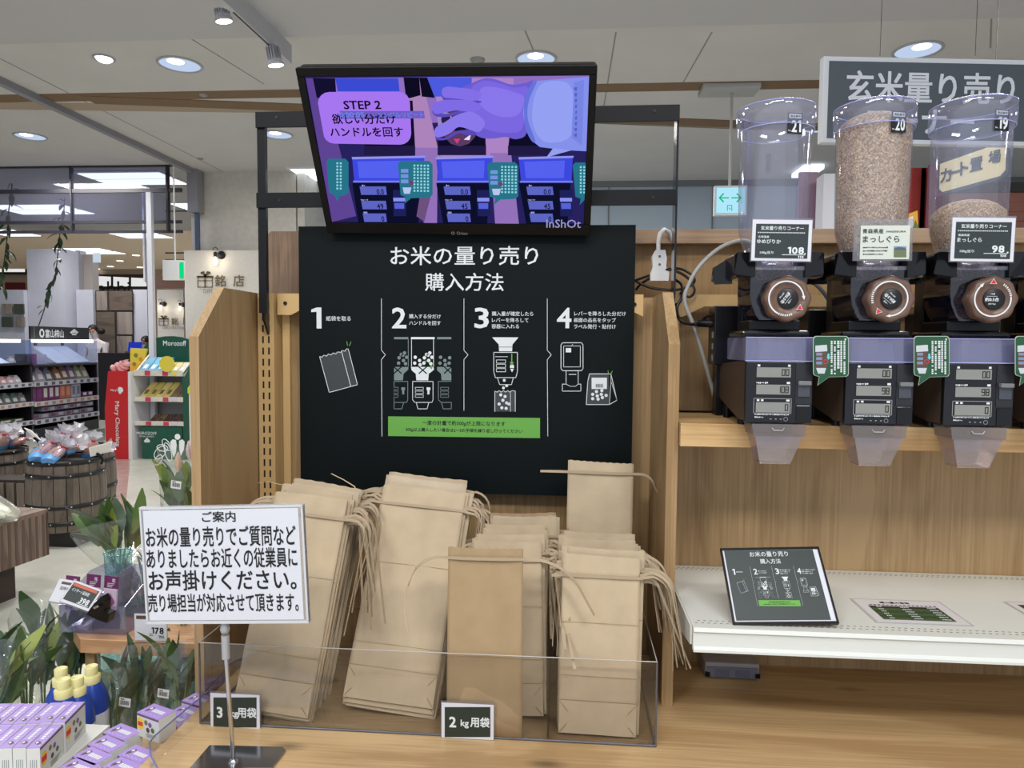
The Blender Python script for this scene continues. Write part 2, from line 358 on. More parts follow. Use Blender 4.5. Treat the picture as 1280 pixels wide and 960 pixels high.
# grey-blue bulkhead line over the blue wall
struct('trim_4', bx(a, 8, 10.26, 10.3, CEIL - .08, CEIL), mat('grey_trim', (120, 124, 130), .6))
for px in (760, 890): 
    x = P(px, 270, Y=10.28).x; struct('trim_5', bx(x, x + .015, 10.28, 10.3, 0, CEIL - .08), mat('grey_trim'))
# left shop
wallpx('wall_left_far', -140, 335, 300, 480, 22.0, mat('warm_far_wall', (196, 180, 162), .8), .1, 0)
struct('wall_left', bx(-21, -20.9, -3, 24, 0, CEIL), lav)
struct('wall_far', bx(-22, -4, 23.5, 23.6, 0, CEIL), mat('warm_far_wall'))
struct('wall_right', bx(7.9, 8, -3, 12, 0, CEIL), lav)
# warm ceiling drop beyond the column
a_, b_ = P(-60, 300, Y=15.5), P(185, 300, Y=15.5)
# ---- column, partitions
wallpx('wall_column', 33, 311, 80, 440, 13.6, lav, .5, 0)
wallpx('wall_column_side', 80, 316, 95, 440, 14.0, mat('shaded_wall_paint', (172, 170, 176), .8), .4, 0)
wallpx('wall_column_pipe', 94, 313, 103, 440, 14.2, lav, .2, 0)
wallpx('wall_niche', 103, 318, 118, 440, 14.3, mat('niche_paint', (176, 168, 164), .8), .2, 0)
wallpx('wall_low_left', -60, 362, 33, 480, 13.5, lav, .12, 0)
wallpx('wall_low_mid', 95, 362, 119, 480, 13.9, lav, .12, 0)
wallpx('wall_low_right', 166, 362, 186, 480, 13.9, lav, .12, 0)
wallpx('wall_post', 182, 240, 193, 480, 8.9, mat('pillar_white', (214, 216, 226), .5), .06, 0)
wallpx('wall_post_thin', 177, 240, 182, 380, 9.4, lav, .05, 2.3)
# ---- checkered wood cabinet wall between the white walls
cab = thing('panelled_cabinet', 'tall cabinet clad in mixed grey-brown wood panels behind the sweet shop counter', 'cabinet', P(143, 440, Y=13.85))
fr = front(119, 363, 13.85, cab); obj('carcass', fr.pbox(119, 363, 167, 480, -.2, 0), mat('dark_cabinet_frame', (48, 44, 44), .6), cab)
wA = wood('panel_light', (158, 146, 138), (120, 110, 104), 'Z', .8, knots=False); wB = wood('panel_dark', (112, 98, 88), (80, 70, 62), 'X', .8, knots=False)
for (x0, y0, x1, y1, m_) in ((121, 364, 135, 388, wA), (137, 364, 166, 388, wB), (121, 390, 145, 442, wB), (147, 390, 166, 418, wA), (147, 420, 166, 460, wA)):
    obj('panel', fr.pbox(x0, y0, x1, y1, 0, .02), m_, cab)
# four small wood / green squares on the white wall
sq = thing('wall_tile_art', 'four square swatches in wood and dark green on the white shop wall', 'wall decoration', P(17, 408, Y=13.47))
fr = front(2, 379, 13.47, sq)
for (x0, y0, m_) in ((3, 380, wA), (18, 380, mat('swatch_green', (66, 76, 62), .7)), (3, 396, mat('swatch_green')), (19, 396, wA)):
    obj('square', fr.pbox(x0, y0, x0 + 13, y0 + 13, 0, .03), m_, sq)
# clerestory glazing strips beyond, seen between the walls
def glaz(x0, y0, x1, y1, nm):
    g = thing('clerestory_window', nm, 'window', P((x0 + x1) / 2, y1, Y=21.9)); fr = front(x0, y0, 21.9, g)
    obj('frame', fr.pbox(x0, y0, x1, y1 + 3, -.05, 0), mat('dark_cabinet_frame'), g)
    n = max(2, int((x1 - x0) / 22))
    for k in range(n):
        w_ = (x1 - x0) / n
        pts = [(x0 + w_ * k + 1.5, y0 + 2 + k), (x0 + w_ * (k + 1) - 1.5, y0 + 3 + k), (x0 + w_ * (k + 1) - 1.5, y1), (x0 + w_ * k + 1.5, y1)]
        obj('pane', MB().poly([fr.W(*fr.L(*p), .01) for p in reversed(pts)]), emis('backlit_glazing', (232, 232, 232), .95), g)
glaz(-25, 325, 33, 340, 'bright glazing strip far left beyond the low white wall')
glaz(118, 343, 185, 358, 'bright glazing strip above the panelled cabinet')
rb = obj('red_cabinet', front(0, 355, 21.0).pbox(6, 353, 33, 492, -.1, 0), mat('dark_red', (110, 22, 34), .5)); tag(rb, 'dark red panel far left beyond the low white wall', 'panel')
# warm far ceiling with downlights; faint emission in its paint makes it look lit
wc = struct('ceiling_warm_far', MB().b(-21, -2, 14.4, 22, CEIL - .02, CEIL + .01), mat('warm_ceiling_glow', (232, 218, 198), .8, emit=(200, 176, 145), es=.12))
for k, (px, py) in enumerate(((170, 319), (150, 326), (138, 333), (175, 334), (121, 336))):
    c_ = P(px, py, Z=CEIL - .02)
    o = obj('recessed_spot', MB().lathe([(.09, 0), (.09, -.01)], 16, M=tr(c_.x, c_.y, CEIL - .02)), emis('lamp_white', (255, 250, 240), 3)); tag(o, 'tiny recessed spot glowing in the warm far ceiling', 'ceiling light', 'recessed spots in the far warm ceiling')
# ---- ceiling fixtures
lampW = emis('lamp_glow', (236, 244, 255), 2.6); lampH = emis('lamp_hot', (255, 255, 255), 5)
rimM = mat('downlight_rim', (176, 178, 184), .4)
def downlight(px, py, rad, lab, hot=True):
    c = P(px, py, Z=CEIL); t = thing('recessed_downlight', lab, 'ceiling light', c, 'round recessed downlights')
    zc = CEIL if c.y > 5.25 else CEIL - .06
    obj('rim', MB().lathe([(rad * 1.12, zc), (rad * 1.12, zc - .012), (rad, zc - .012), (rad, zc - .002)], 32, M=tr(c.x, c.y, 0), cap=(False, False)), rimM, t)
    obj('reflector', MB().lathe([(rad, zc - .004), (rad * .6, zc - .003)], 32, M=tr(c.x, c.y, 0), cap=(False, True)), emis('reflector_glow', (196, 214, 242), .92), t)
    obj('lamp', MB().lathe([(rad * .42, zc - .006), (rad * .2, zc - .007)], 24, M=tr(c.x, c.y - rad * .42, 0), cap=(False, True)), emis('lamp_hot') if hot else lampW, t)
    return t
for (px, py, r_, lab) in ((670, 73, .15, 'round recessed downlight directly above the tilted television'), (225, 80, .16, 'large round recessed downlight left of the spotlight track'),
    (38, 170, .15, 'round recessed downlight near the left edge under the grey beam'), (347, 168, .15, 'round recessed downlight seen through the black frame left of the television'),
    (1147, 62, .16, 'round recessed downlight above the hanging rice sign'), (1023, 160, .15, 'round recessed downlight peeking past the hopper marked 21')):
    downlight(px, py, r_, lab)
c = P(130, 72, Z=CEIL); t = thing('gimbal_downlight', 'small tilted bright gimbal downlight left of the big round one', 'ceiling light', c)
obj('rim', MB().lathe([(.085, 0), (.085, -.012), (.07, -.012)], 24, cap=(True, False)), rimM, t, True); obj('lamp', MB().lathe([(.065, -.01), (.05, -.025)], 24, M=rx(-8)), lampH, t, True)
for (px, py, lab) in ((250, 198, 'flat grey smoke detector disc beside the grey beam'), (597, 74, 'round grey smoke detector left of the television downlight'), (254, 118, 'tiny sprinkler head between the brown ceiling bands')):
    c = P(px, py, Z=CEIL); o = obj('smoke_detector', MB().lathe([(.07, 0), (.065, -.02), (.03, -.035)], 20, M=tr(c.x, c.y, CEIL) @ Matrix.Scale(.55 if px < 500 else .85, 4)), mat('detector_grey', (150, 150, 150), .5)); tag(o, lab, 'smoke detector')
# track with two spotlights
a, b = P(268, -8, Z=3.55), P(362, 80, Z=3.66); a.z = b.z = 3.6; b = P(362, 80, Z=3.6); a = P(262, -12, Z=3.6)
tk = thing('spotlight_track', 'white ceiling track holding two spotlights at top left', 'light track', a)
d = (b - a).normalized(); s_ = V((-d.y, d.x, 0)) * .018
obj('rail', MB().extr([a - s_, b - s_, b + s_, a + s_], (0, 0, .14)), mat('track_white', (190, 190, 196), .5), tk)
s2 = s_ * .35; obj('slot', MB().extr([a.lerp(b, .25) - s2, a.lerp(b, .85) - s2, a.lerp(b, .85) + s2, a.lerp(b, .25) + s2], (0, 0, -.002)), mat('slot_dark', (50, 50, 54), .6), tk)
def spot(px, py, lab, s=1.0):
    c = P(px, py, Y=a.lerp(b, .5).y * 1.0 + (0 if px < 300 else .25)); Mx = Matrix.Translation(c) @ ry(-8) @ rx(8)
    t = thing('track_spotlight', lab, 'spotlight', Mx)
    obj('lens', MB().lathe([(.052 * s, 0), (.05 * s, .012)], 28), emis('lamp_hot'), t, True)
    obj('bezel', MB().lathe([(.054 * s, 0), (.058 * s, .004), (.058 * s, .02), (.05 * s, .03)], 28, cap=(False, False)), mat('track_white'), t, True)
    for k in range(16): obj('fin', MB().b(-.0018, .0018, .018 * s, .05 * s, .03 * s, .125 * s, M=rz(360 / 16 * k)), mat('spot_silver', (186, 188, 194), .35, .6), t, True)
    obj('core', MB().lathe([(.035 * s, .02), (.032 * s, .13 * s), (.02 * s, .14 * s)], 20), mat('spot_silver'), t, True)
    obj('yoke', MB().tube([(0, 0, .13 * s), (0, .0, .2 * s)], .012, 10), mat('track_white'), t, True)
spot(280, 27, 'nearer white finned track spotlight, upper left of the television'); spot(345, 82, 'farther white finned track spotlight, at the end of the track')
# fluorescent troffers in the left shop and behind the frame
def troffer(x0, x1, py, dpt, lab, sk=0):
    a, b = P(x0, py, Z=CEIL - .02), P(x1, py, Z=CEIL - .02); t = thing('fluorescent_troffer', lab, 'ceiling light', a.lerp(b, .5))
    obj('housing', MB().b(a.x - .04, b.x + .04, a.y - .04, a.y + dpt + .04, CEIL - .02, CEIL), whiteP, t)
    for k in range(2):
        y0 = a.y + dpt * (.04 + .5 * k); obj('tube_panel', MB().b(a.x, b.x, y0, y0 + dpt * .42, CEIL - .03, CEIL - .02), emis('tube_glow', (240, 248, 255), 2.2), t)
for (x0, x1, py, dp, lab) in ((95, 200, 216, .75, 'long bright fluorescent troffer inside the black grid, top'), (-20, 78, 256, .9, 'bright fluorescent troffer at the left edge behind the hanging ivy'),
    (122, 182, 288, 1.1, 'small fluorescent troffer low in the black grid'), (64, 122, 310, 1.2, 'distant fluorescent troffer over the white column'), (212, 236, 254, .9, 'fluorescent troffer half hidden by the wallpapered wall'),
    (362, 402, 211, .7, 'fluorescent troffer seen through the black frame left of the television'), (-30, 14, 287, .9, 'distant fluorescent troffer at the far left edge')):
    troffer(x0, x1, py, dp, lab)
o = obj('fluorescent_troffer', MB().b(*(lambda a, b: (a.x, b.x, a.y, a.y + .5, CEIL - .06, CEIL - .01))(P(1005, 205, Z=CEIL), P(1030, 205, Z=CEIL))), emis('tube_glow')); tag(o, 'short fluorescent troffer between the hoppers marked 21 and 20', 'ceiling light')
# grey beam and hanging smoke-curtain grid in front of the left shop
gb = mat('beam_grey', (140, 140, 146), .5)
p, q = P(-20, 90, Z=CEIL), P(249, 217, Z=CEIL); dd = V((.07, 0, 0))
struct('trim_6', MB().extr([p, q, q + dd, p + dd], (0, 0, -.06)), gb)
p = P(249, 217, Y=YW - .1); struct('trim_7', bx(p.x - .12, p.x + .02, YW - .2, YW - .02, P(249, 268, Y=YW).z, CEIL), gb)
YG = 9.1
gd = thing('hanging_grid', 'black steel grid with clear panels hanging in front of the sweet shop', 'grid', P(100, 290, Y=YG))
fr = front(0, 207, YG, gd)
for (y, x1) in ((206, 222), (238, 227), (277, 227), (289, 228)): obj('bar', fr.pbox(-60, y, x1, y + 2.2, -.02, .02), mat('grid_black', (34, 34, 44), .4), gd)
for x in (90, 210): obj('upright', fr.pbox(x - 2, 206, x + 2, 290, -.03, .03), mat('grid_black'), gd)
for (y, x1) in ((258, 236), (312, 236), (321, 230)): obj('bar', fr.pbox(192, y, x1, y + 1.5, -.3, -.27), mat('grid_black'), gd)
obj('upright', fr.pbox(230, 256, 236, 312, -.3, -.26), mat('steel_blue', (70, 84, 110), .4), gd)
for (x0, x1) in ((-60, 90), (90, 210)): obj('glass_panel', fr.pbox(x0, 208, x1, 277, -.004, .004), clear('smoke_glass', (226, 228, 240), .1, .06, (150, 150, 175)), gd)
# exit sign with green edge, far left shop
e = thing('exit_sign_box', 'white hanging guide sign with a green end in the sweet shop', 'sign', P(216, 350, Y=9.0)); fr = front(203, 325, 9.0, e)
obj('panel', fr.pbox(203, 325, 229, 350, -.06, 0), whiteP, e); obj('green_end', fr.pbox(224.5, 328, 230, 348, 0, .01), emis('exit_green', (20, 215, 130), 1.0), e)
obj('rod', fr.pbox(216, 190, 217, 325, -.03, -.02), whiteP, e)
o = obj('guide_sign', front(117, 317, 14.3).pbox(116, 316, 125, 328, -.03, 0), emis('pale_sign', (205, 220, 235), .9)); tag(o, 'small pale lit guide sign beside the warm ceiling', 'sign')
# brown bulkhead in gift corner
o = struct('trim_8', front(193, 345, 9.3).pbox(193, 345, 230, 360, -.05, 0), mat('brown_bulkhead', (96, 66, 56), .7))
# ---- gift corner boards with sconces
def gift(x0, y0, x1, Y, icon, lx, k, lab, lamps):
    g = thing('gift_corner_sign', lab, 'sign', P((x0 + x1) / 2, 500, Y=Y)); fr = front(x0, y0, Y, g)
    a = P(x0, y0, Y=Y); b = P(x1, y0, Y=Y); obj('panel', bx(a.x, b.x, Y, Y + .04, .0, a.z), pvc, g)
    bz = mat('bronze_letters', (128, 112, 84), .35, .5); ix, iy = icon; s = k
    def ln(pts, w): 
        for q, r_ in zip(pts, pts[1:]): fr.line(bz, [(ix + q[0] * s, iy + q[1] * s), (ix + r_[0] * s, iy + r_[1] * s)], w * s, .012, 'emblem')
    ln([(-9, -4), (9, -4), (9, 9), (-9, 9), (-9, -4)], 1.2); ln([(-10, -4), (10, -4)], 2); ln([(0, -6), (0, 9)], 2.2); ln([(-9, 1), (9, 1)], 1)
    ln([(0, -5), (-5, -9), (-2, -10), (0, -5), (3, -10), (6, -9), (0, -5)], 1.8)
    fr.text(bz, '銘', lx, iy + 1 * s, h=14 * s, bold=.03, z=.014); fr.text(bz, '店', lx + 23 * s, iy + 1 * s, h=14 * s, bold=.03, z=.014)
    fr.text(mat('grey_letters', (150, 145, 138), .5), 'GIFU STATION', ix + 20 * s, iy + 14 * s, w=46 * s, h=5 * s, bold=.01, z=.006)
    fr.done()
gift(230, 313, 335, 9.3, (257, 350), 276, 1.0, 'pale wallpapered gift corner board with bronze box emblem and characters, nearer the black frame', 1)
gift(196, 362, 229, 9.9, (205, 401), 219, .62, 'second smaller gift corner board seen behind the white post', 1)
def sconce(px, py, Y, k, lab):
    g = thing('wall_sconce', lab, 'wall lamp', P(px, py, Y=Y)); fr = front(px, py, Y, g); u = fr.sc(px, py) * k
    bk = mat('sconce_black', (24, 24, 26), .4)
    obj('base', MB().lathe([(5 * u, 0), (5 * u, 1.5 * u), (3 * u, 3 * u), (1.5 * u, 5 * u)], 20, M=Matrix.Translation(P(px + 6 * k, py, Y=Y)) @ rx(90)), bk, g)
    c = P(px - 2 * k, py, Y=Y - 6 * u); obj('socket', MB().lathe([(1.8 * u, 0), (2.2 * u, 5 * u), (1.2 * u, 6 * u)], 16, M=tr(c.x, c.y, c.z - 2 * u)), bk, g)
    obj('arm', MB().tube([P(px + 6 * k, py, Y=Y - 4 * u), P(px + 2 * k, py - 1 * k, Y=Y - 6 * u), P(px - 1 * k, py - 1, Y=Y - 6 * u)], .7 * u, 8), bk, g)
    obj('hook', MB().tube([P(px - 2 + 3 * math.cos(t_) * k, py - 6 * k - 4 * math.sin(t_) * k, Y=Y - 6 * u) for t_ in [j * math.pi / 6 for j in range(7)]], .5 * u, 6), bk, g)
    obj('bulb', MB().lathe([(.8 * u, 0), (2.2 * u, -3 * u), (2.6 * u, -6 * u), (1.5 * u, -9 * u), (.2 * u, -10 * u)], 16, M=tr(c.x, c.y, c.z - 2 * u)), emis('bulb_warm', (255, 240, 215), 4), g)
    l = bpy.data.lights.new('bulb_light', 'POINT'); l.energy = 1.5 * k * k; l.color = (1, .86, .66); l.shadow_soft_size = .03
    lo = bpy.data.objects.new('bulb_light', l); COL.objects.link(lo); lo.location = (c.x, c.y - 6 * u, c.z - 8 * u)
sconce(271, 319, 9.3, 1.0, 'black wall lamp with bare bulb above the nearer gift corner characters')
sconce(202, 380, 9.9, .6, 'left small black wall lamp on the second gift corner board'); sconce(226, 381, 9.9, .6, 'right small black wall lamp on the second gift corner board')

tx = thing('wall_lettering', 'large black cursive letters half hidden behind the panelled cabinet wall', 'lettering', P(143, 362, Y=21.88)); tf0 = front(143, 362, 21.88, tx); tf0.text(kprint, 'abbi', 143, 360, w=40, h=16, bold=.01, z=.03, res=3); tf0.done()
# ================================================================ gondola shelving
CT = .84                                     # counter top height
gon = thing('shelving_gondola', 'oak clad shelving gondola with beige slotted uprights holding the rice bag and dispenser bays', 'shelving', (0, 1.4, 0))
def side(x0, x1, y0, ys, yb, zt, zf, zb=0, nm='side_panel'):
    mb = MB(); mb.extr([(x0, y0, zb), (x0, y0, zf), (x0, ys, zt), (x0, yb, zt), (x0, yb, zb)], (x1 - x0, 0, 0)); return obj(nm, mb, oakV, gon, bevel=.0008)
side(-.694, -.676, 1.26, 1.36, 1.56, 1.605, 1.508); side(.1785, .1985, 1.285, 1.385, 1.54, 1.60, 1.502, CT)
obj('back_panel', bx(-.676, .1785, 1.54, 1.555, 0, 1.60), oakV, gon)
obj('back_panel', bx(.1985, 1.25, 1.475, 1.49, CT, 1.36), oakV, gon)
obj('back_panel', bx(.1985, 1.25, 1.545, 1.56, 1.36, 1.60), oakV, gon)
for x in (-.655, .215, 1.08):
    w_ = .028 if x < 0 else .022
    u = obj('upright', bx(x - w_ / 2 - .004, x + w_ / 2 + .004, 1.505 + (.0), 1.54, 0, 1.605), beige, gon)
    mb = MB()
    for k in range(26 if x < 0 else 10):
        for s_ in (-1, 1): z = 1.585 - k * .0245; mb.b(x + s_ * .0065 - .0018, x + s_ * .0065 + .0018, 1.5045, 1.506, z - .015, z)
    obj('slot', mb, mat('slot_black', (18, 16, 14), .8), u, kind='stuff')
obj('corner_strip', bx(-.628, -.612, 1.53, 1.54, CT, 1.60), beige, gon)
# cross bar with bracket ends
for (xa, xb) in ((-.628, .155), (.205, 1.25)):
    f0 = Face((0, 1.503, 1.60), (1, 0, 0), (0, 0, -1))
    pts = [(xa, -.004), (xb, -.004), (xb, .042), (xb - .045, .020), (xa + .075, .020), (xa + .03, .042), (xa, .042)]
    obj('cross_bar', MB().extr([f0.W(x, y, 0) for x, y in pts], (0, .012, 0)), beige, gon)
    for x in (xa + .018, xb - .018): obj('bolt', MB().lathe([(.004, 0), (.004, .002)], 12, M=tr(x, 1.5025, 1.583) @ rx(90)), mat('slot_black'), gon)
# counter
cnt = thing('display_counter', 'light oak laminate counter top running under the bag bin and the white shelf', 'counter', (0, 1.1, 0))
obj('counter_top', bx(-.655, 1.25, .78, 1.50, CT - .035, CT), oakH, cnt, bevel=.001)
obj('front_panel', bx(-.65, 1.25, .80, .815, 0, CT - .035), oakV, cnt); obj('end_panel', bx(-.655, -.64, .80, 1.258, 0, CT - .035), oakV, cnt)
# partition behind the gondola
par = thing('rear_partition', 'wood partition with a greyish brown capping rail standing behind the gondola', 'partition', (0, 1.65, 0))
obj('cap_rail', bx(.08, 1.4, 1.60, 1.66, 1.722, 1.753), greyWoodH, par, bevel=.001)
obj('panel', bx(.08, 1.4, 1.635, 1.65, 0, 1.722), oakPart, par)
mb = MB(); mb.extr([(-.70, 1.612, 0), (-.70, 1.612, 1.742), (-.688, 1.612, 1.754), (-.5, 1.612, 1.754), (-.5, 1.612, 0)], (0, .025, 0)); obj('end_board', mb, greyWood, par)
obj('panel', bx(-.5, .08, 1.62, 1.64, 0, 1.60), oakPart, par)
# wooden shelf with dispensers
ws = obj('dispenser_shelf', bx(.2, 1.25, 1.27, 1.475, 1.321, 1.362), wood('oak_shelf', (220, 186, 136), (186, 148, 98), 'X', 1.6, seed=4, rough=.4), bevel=.001); tag(ws, 'thick light oak shelf carrying the row of rice dispensers', 'shelf')
# white steel shelf
sh = thing('steel_shelf', 'white enamelled steel shelf with perforated edges below the dispensers', 'shelf', (.7, 1.3, 1.0))
obj('deck', bx(.207, 1.25, 1.15, 1.473, 1.030, 1.045), white, sh, bevel=.001)
f0 = [(1.15, 1.047), (1.140, 1.047), (1.137, 1.041), (1.141, 1.038), (1.141, 1.016), (1.136, 1.012), (1.136, 1.008), (1.150, 1.008)]
obj('price_rail', MB().extr([(.207, y, z) for y, z in f0], (1.043, 0, 0)), white, sh)
mb = MB()
for (y, n0) in ((1.165, 0), (1.175, 1), (1.449, 0), (1.457, 1)):
    for k in range(104): x = .216 + k * .01 + n0 * .005; mb.b(x - .0022, x + .0022, y - .0009, y + .0009, 1.0449, 1.0453)
obj('perforation', mb, mat('hole_grey', (110, 112, 110), .8), sh, kind='stuff')
obj('end_bracket', MB().extr([(.2035, 1.15, 1.045), (.2035, 1.465, 1.045), (.2035, 1.465, .975), (.2035, 1.40, .975), (.2035, 1.15, 1.015)], (.003, 0, 0)), white, sh)
# grey device under the shelf
dv = thing('grey_control_box', 'small grey double switch box lying on the counter under the white shelf', 'device', (.33, 1.42, CT))
obj('case', bx(.279, .385, 1.405, 1.462, CT + .002, CT + .032), mat('device_grey', (158, 158, 164), .4), dv, bevel=.003)
obj('face_plate', bx(.283, .381, 1.402, 1.4055, CT + .004, CT + .024), mat('device_blue_grey', (120, 122, 134), .4), dv)
for x in (.312, .352): obj('window', bx(x - .014, x + .014, 1.4008, 1.4022, CT + .006, CT + .021), mat('device_dark', (104, 108, 128), .3), dv, bevel=.002)
for x in (.279, .376): obj('clip', bx(x, x + .009, 1.399, 1.404, CT + .006, CT + .014), blackP, dv)
# ================================================================ instruction board
BD = thing('instruction_board', 'large dark green instruction board with white steps 1 to 4 behind the paper bags', 'sign board', P(583, 617, Y=1.5))
a, b = P(373, 283, Y=1.5), P(793, 622, Y=1.5)
obj('panel', bx(a.x, .1365, 1.5, 1.504, 1.178, a.z), boardM, BD)
def z2(zx, zy): return 370 + zx / 2.977, 290 + zy / 2.977
def instructions(f, Z, k=1.0, fine=True):
    """steps artwork; Z maps the coordinates of a close look at the board to the face's px; k scales strokes"""
    W_, G_, GR_, K_ = wprint, gprint, grprint, kprint
    def T(m, t, cx, cy, wd, hd=None, bold=.014): x, y = Z(cx, cy); f.text(m, t, x, y, wd / 2.977 * k, hd and hd / 2.977 * k, bold)
    def Ln(m, pts, w=2.5, closed=False): f.line(m, [Z(*p) for p in pts], w / 2.977 * k, closed=closed, name='artwork')
    def Po(m, pts, h=.0004): f.poly(m, [Z(*p) for p in pts], h, 'artwork')
    def C(m, x, y, r, h=.0006): f.circ(m, *Z(x, y), r / 2.977 * k, h, 10, 'artwork')
    T(W_, 'お米の量り売り', 624, 88, 550, 70, .012); T(W_, '購入方法', 626, 186, 292, 66, .012)
    for n, x in (('1', 76), ('2', 384), ('3', 691), ('4', 998)): T(W_, n, x, 320, 38 if n == '1' else 54, 76, .024)
    T(W_, '紙袋を取る', 158, 322, 92); T(W_, '購入する分だけ', 480, 314, 118); T(W_, 'ハンドルを回す', 480, 339, 118)
    T(W_, '購入量が確定したら', 806, 304, 154); T(W_, 'レバーを降ろして', 797, 328, 136); T(W_, '容器に入れる', 779, 351, 102)
    T(W_, 'レバーを降ろした分だけ', 1131, 304, 192); T(W_, '画面の品名をタップ', 1112, 328, 156); T(W_, 'ラベル発行・貼付け', 1112, 352, 156)
    for x in (318, 625, 935):
        y1 = 664 if x == 625 else 760
        Ln(W_, [(x, 248), (x, 440), (x + 15, 457), (x, 475), (x + (2 if x != 625 else 0), y1)], 2)
    gr = (343, 686), (908, 692), (908, 767), (343, 759); Po(G_, gr, .0003)
    T(K_, '一度の計量で約300gが上限になります', 624, 713, 308, None, .02); T(K_, '300g以上購入したい場合は2～3の手順を繰り返し行ってください', 624, 739, 434, None, .02)
    # 1 bag
    bagG = mat('print_dark_grey', (58, 64, 68), .6)
    Po(bagG, [(88, 463), (124, 597), (229, 568), (195, 436)], .0003)
    Ln(W_, [(88, 463), (97, 466), (104, 458), (114, 462), (121, 454), (131, 458), (138, 450), (148, 454), (156, 446), (166, 449), (172, 441), (182, 444), (189, 434), (195, 436), (229, 568), (124, 597)], 2.2, True)
    Ln(W_, [(170, 446), (204, 574)], 2.2); Ln(G_, [(189, 408), (192, 422)], 2.5); Ln(G_, [(205, 409), (199, 423)], 2.5)
    # 2 dispensers
    def disp(cx, x0, x1, m, full):
        cl_ = lambda x: max(x0, min(x1, x))
        Po(m, [(cl_(cx - 44), 391), (cl_(cx + 44), 391), (cl_(cx + 44), 399), (cl_(cx - 44), 399)])
        Ln(m, [(cl_(cx - 42), 400), (cl_(cx - 42), 500)], 2.2) if cx - 42 >= x0 else 0
        Ln(m, [(cl_(cx + 40), 400), (cl_(cx + 40), 500)], 2.2) if cx + 40 <= x1 else 0
        for (dx, dy) in ((-28, 466), (-30, 488), (-12, 478), (-10, 494), (6, 468), (4, 488), (20, 458), (22, 478), (34, 466), (30, 490), (14, 448 + 8), (26, 450)):
            if x0 + 4 < cx + dx < x1 - 4: C(grprint if m is not W_ else W_, cx + dx, dy, 6.5)
        fill = W_ if full else grprint
        pts = [(cl_(cx - 44), 502), (cl_(cx + 40), 502), (cl_(cx + 42), 512), (cl_(cx + 22), 528), (cl_(cx + 20), 552), (cl_(cx - 24), 552), (cl_(cx - 26), 528), (cl_(cx - 42), 514)]
        Po(fill, pts, .0004)
        f.line(boardM, [Z(cl_(cx - 14), 502), Z(cl_(cx + 14), 526)], 4 / 2.977 * k, .0009, 'artwork'); f.line(boardM, [Z(cl_(cx + 14), 502), Z(cl_(cx - 14), 526)], 4 / 2.977 * k, .0009, 'artwork')
        if full or cx < 400:
            Ln(m, [(cl_(cx + 38), 556), (cl_(cx + 38), 624), (cl_(cx + 34), 634), (cl_(cx - 30), 634), (cl_(cx - 38), 624), (cl_(cx - 38), 556), (cl_(cx + 38), 556)], 2.2)
        else: Ln(m, [(578, 556), (cx - 36, 556), (cx - 36, 624), (cx - 26, 634), (578, 634)], 2.2)
        for yy in (578, 592, 606):
            xa, xb = cl_(cx - 28), cl_(cx + 2)
            if xb - xa > 8: Ln(m, [(xa, yy), (xb, yy), (xb, yy + 9), (xa, yy + 9)], 1.6, True)
        if cx + 26 < x1: Po(m, [(cx + 14, 578), (cx + 28, 578), (cx + 28, 588), (cx + 25, 588), (cx + 25, 604), (cx + 17, 604), (cx + 17, 588), (cx + 14, 588)])
        Ln(m, [(cl_(cx - 24), 636), (cl_(cx - 18), 658), (cl_(cx + 16), 658), (cl_(cx + 22), 636)], 2.2)
    disp(378, 365, 418, GR_, False); disp(566, 525, 578, GR_, False); disp(472, 425, 518, W_, True)
    Ln(G_, [(474, 482), (488, 480), (500, 490), (505, 502)], 4); Po(G_, [(496, 502), (510, 498), (505, 512)], .0008)
    # 3 chute
    Po(W_, [(730, 392), (828, 392), (806, 418), (804, 444), (756, 444), (754, 418)]); f.line(boardM, [Z(754, 428), Z(806, 428)], 1.5 / 2.977 * k, .0009, 'artwork')
    Ln(W_, [(736, 448), (824, 448), (824, 520), (818, 542), (742, 542), (736, 520)], 2.4, True); Ln(W_, [(742, 464), (788, 464)], 2)
    for yy in (476, 492, 508): Ln(W_, [(746, yy), (780, yy), (780, yy + 12), (746, yy + 12)], 2, True)
    Ln(G_, [(803, 454), (803, 486)], 4); Po(G_, [(795, 484), (811, 484), (803, 497)], .0007); Po(W_, [(797, 494), (810, 494), (812, 506), (796, 506)]); Po(W_, [(797, 509), (811, 509), (804, 522)])
    Ln(W_, [(750, 544), (758, 568), (802, 568), (808, 544)], 2.2)
    for (x, y) in ((775, 552), (772, 580), (784, 572)): C(W_, x, y, 5.5)
    Po(bagG, [(740, 592), (816, 592), (816, 668), (740, 668)], .0003); Ln(W_, [(740, 668), (740, 592), (748, 596), (756, 590), (764, 596), (772, 590), (780, 596), (788, 590), (796, 596), (804, 590), (816, 592), (816, 668)], 2.2); Ln(W_, [(798, 596), (798, 668)], 1.6)
    for (x, y) in ((762, 606), (778, 612), (770, 626), (784, 636), (756, 640), (766, 654), (782, 656), (792, 640)): C(W_, x, y, 6)
    # 4 label printer and bag
    Ln(W_, [(992, 412), (1062, 412), (1068, 420), (1068, 508), (1062, 516), (992, 516), (986, 508), (986, 420)], 2.6, True); Ln(W_, [(996, 424), (1058, 424), (1058, 502), (996, 502)], 1.8, True)
    Po(W_, [(1004, 432), (1024, 432), (1024, 448), (1004, 448)]); Ln(W_, [(1024, 424), (1030, 418)], 1.5)
    Ln(W_, [(1005, 518), (1005, 566), (991, 566), (991, 592), (1060, 592), (1060, 566), (1050, 566), (1050, 518)], 2.2); Ln(W_, [(1005, 566), (1020, 574), (1040, 574), (1050, 566)], 1.8); Ln(W_, [(1016, 530), (1042, 530)], 2.5)
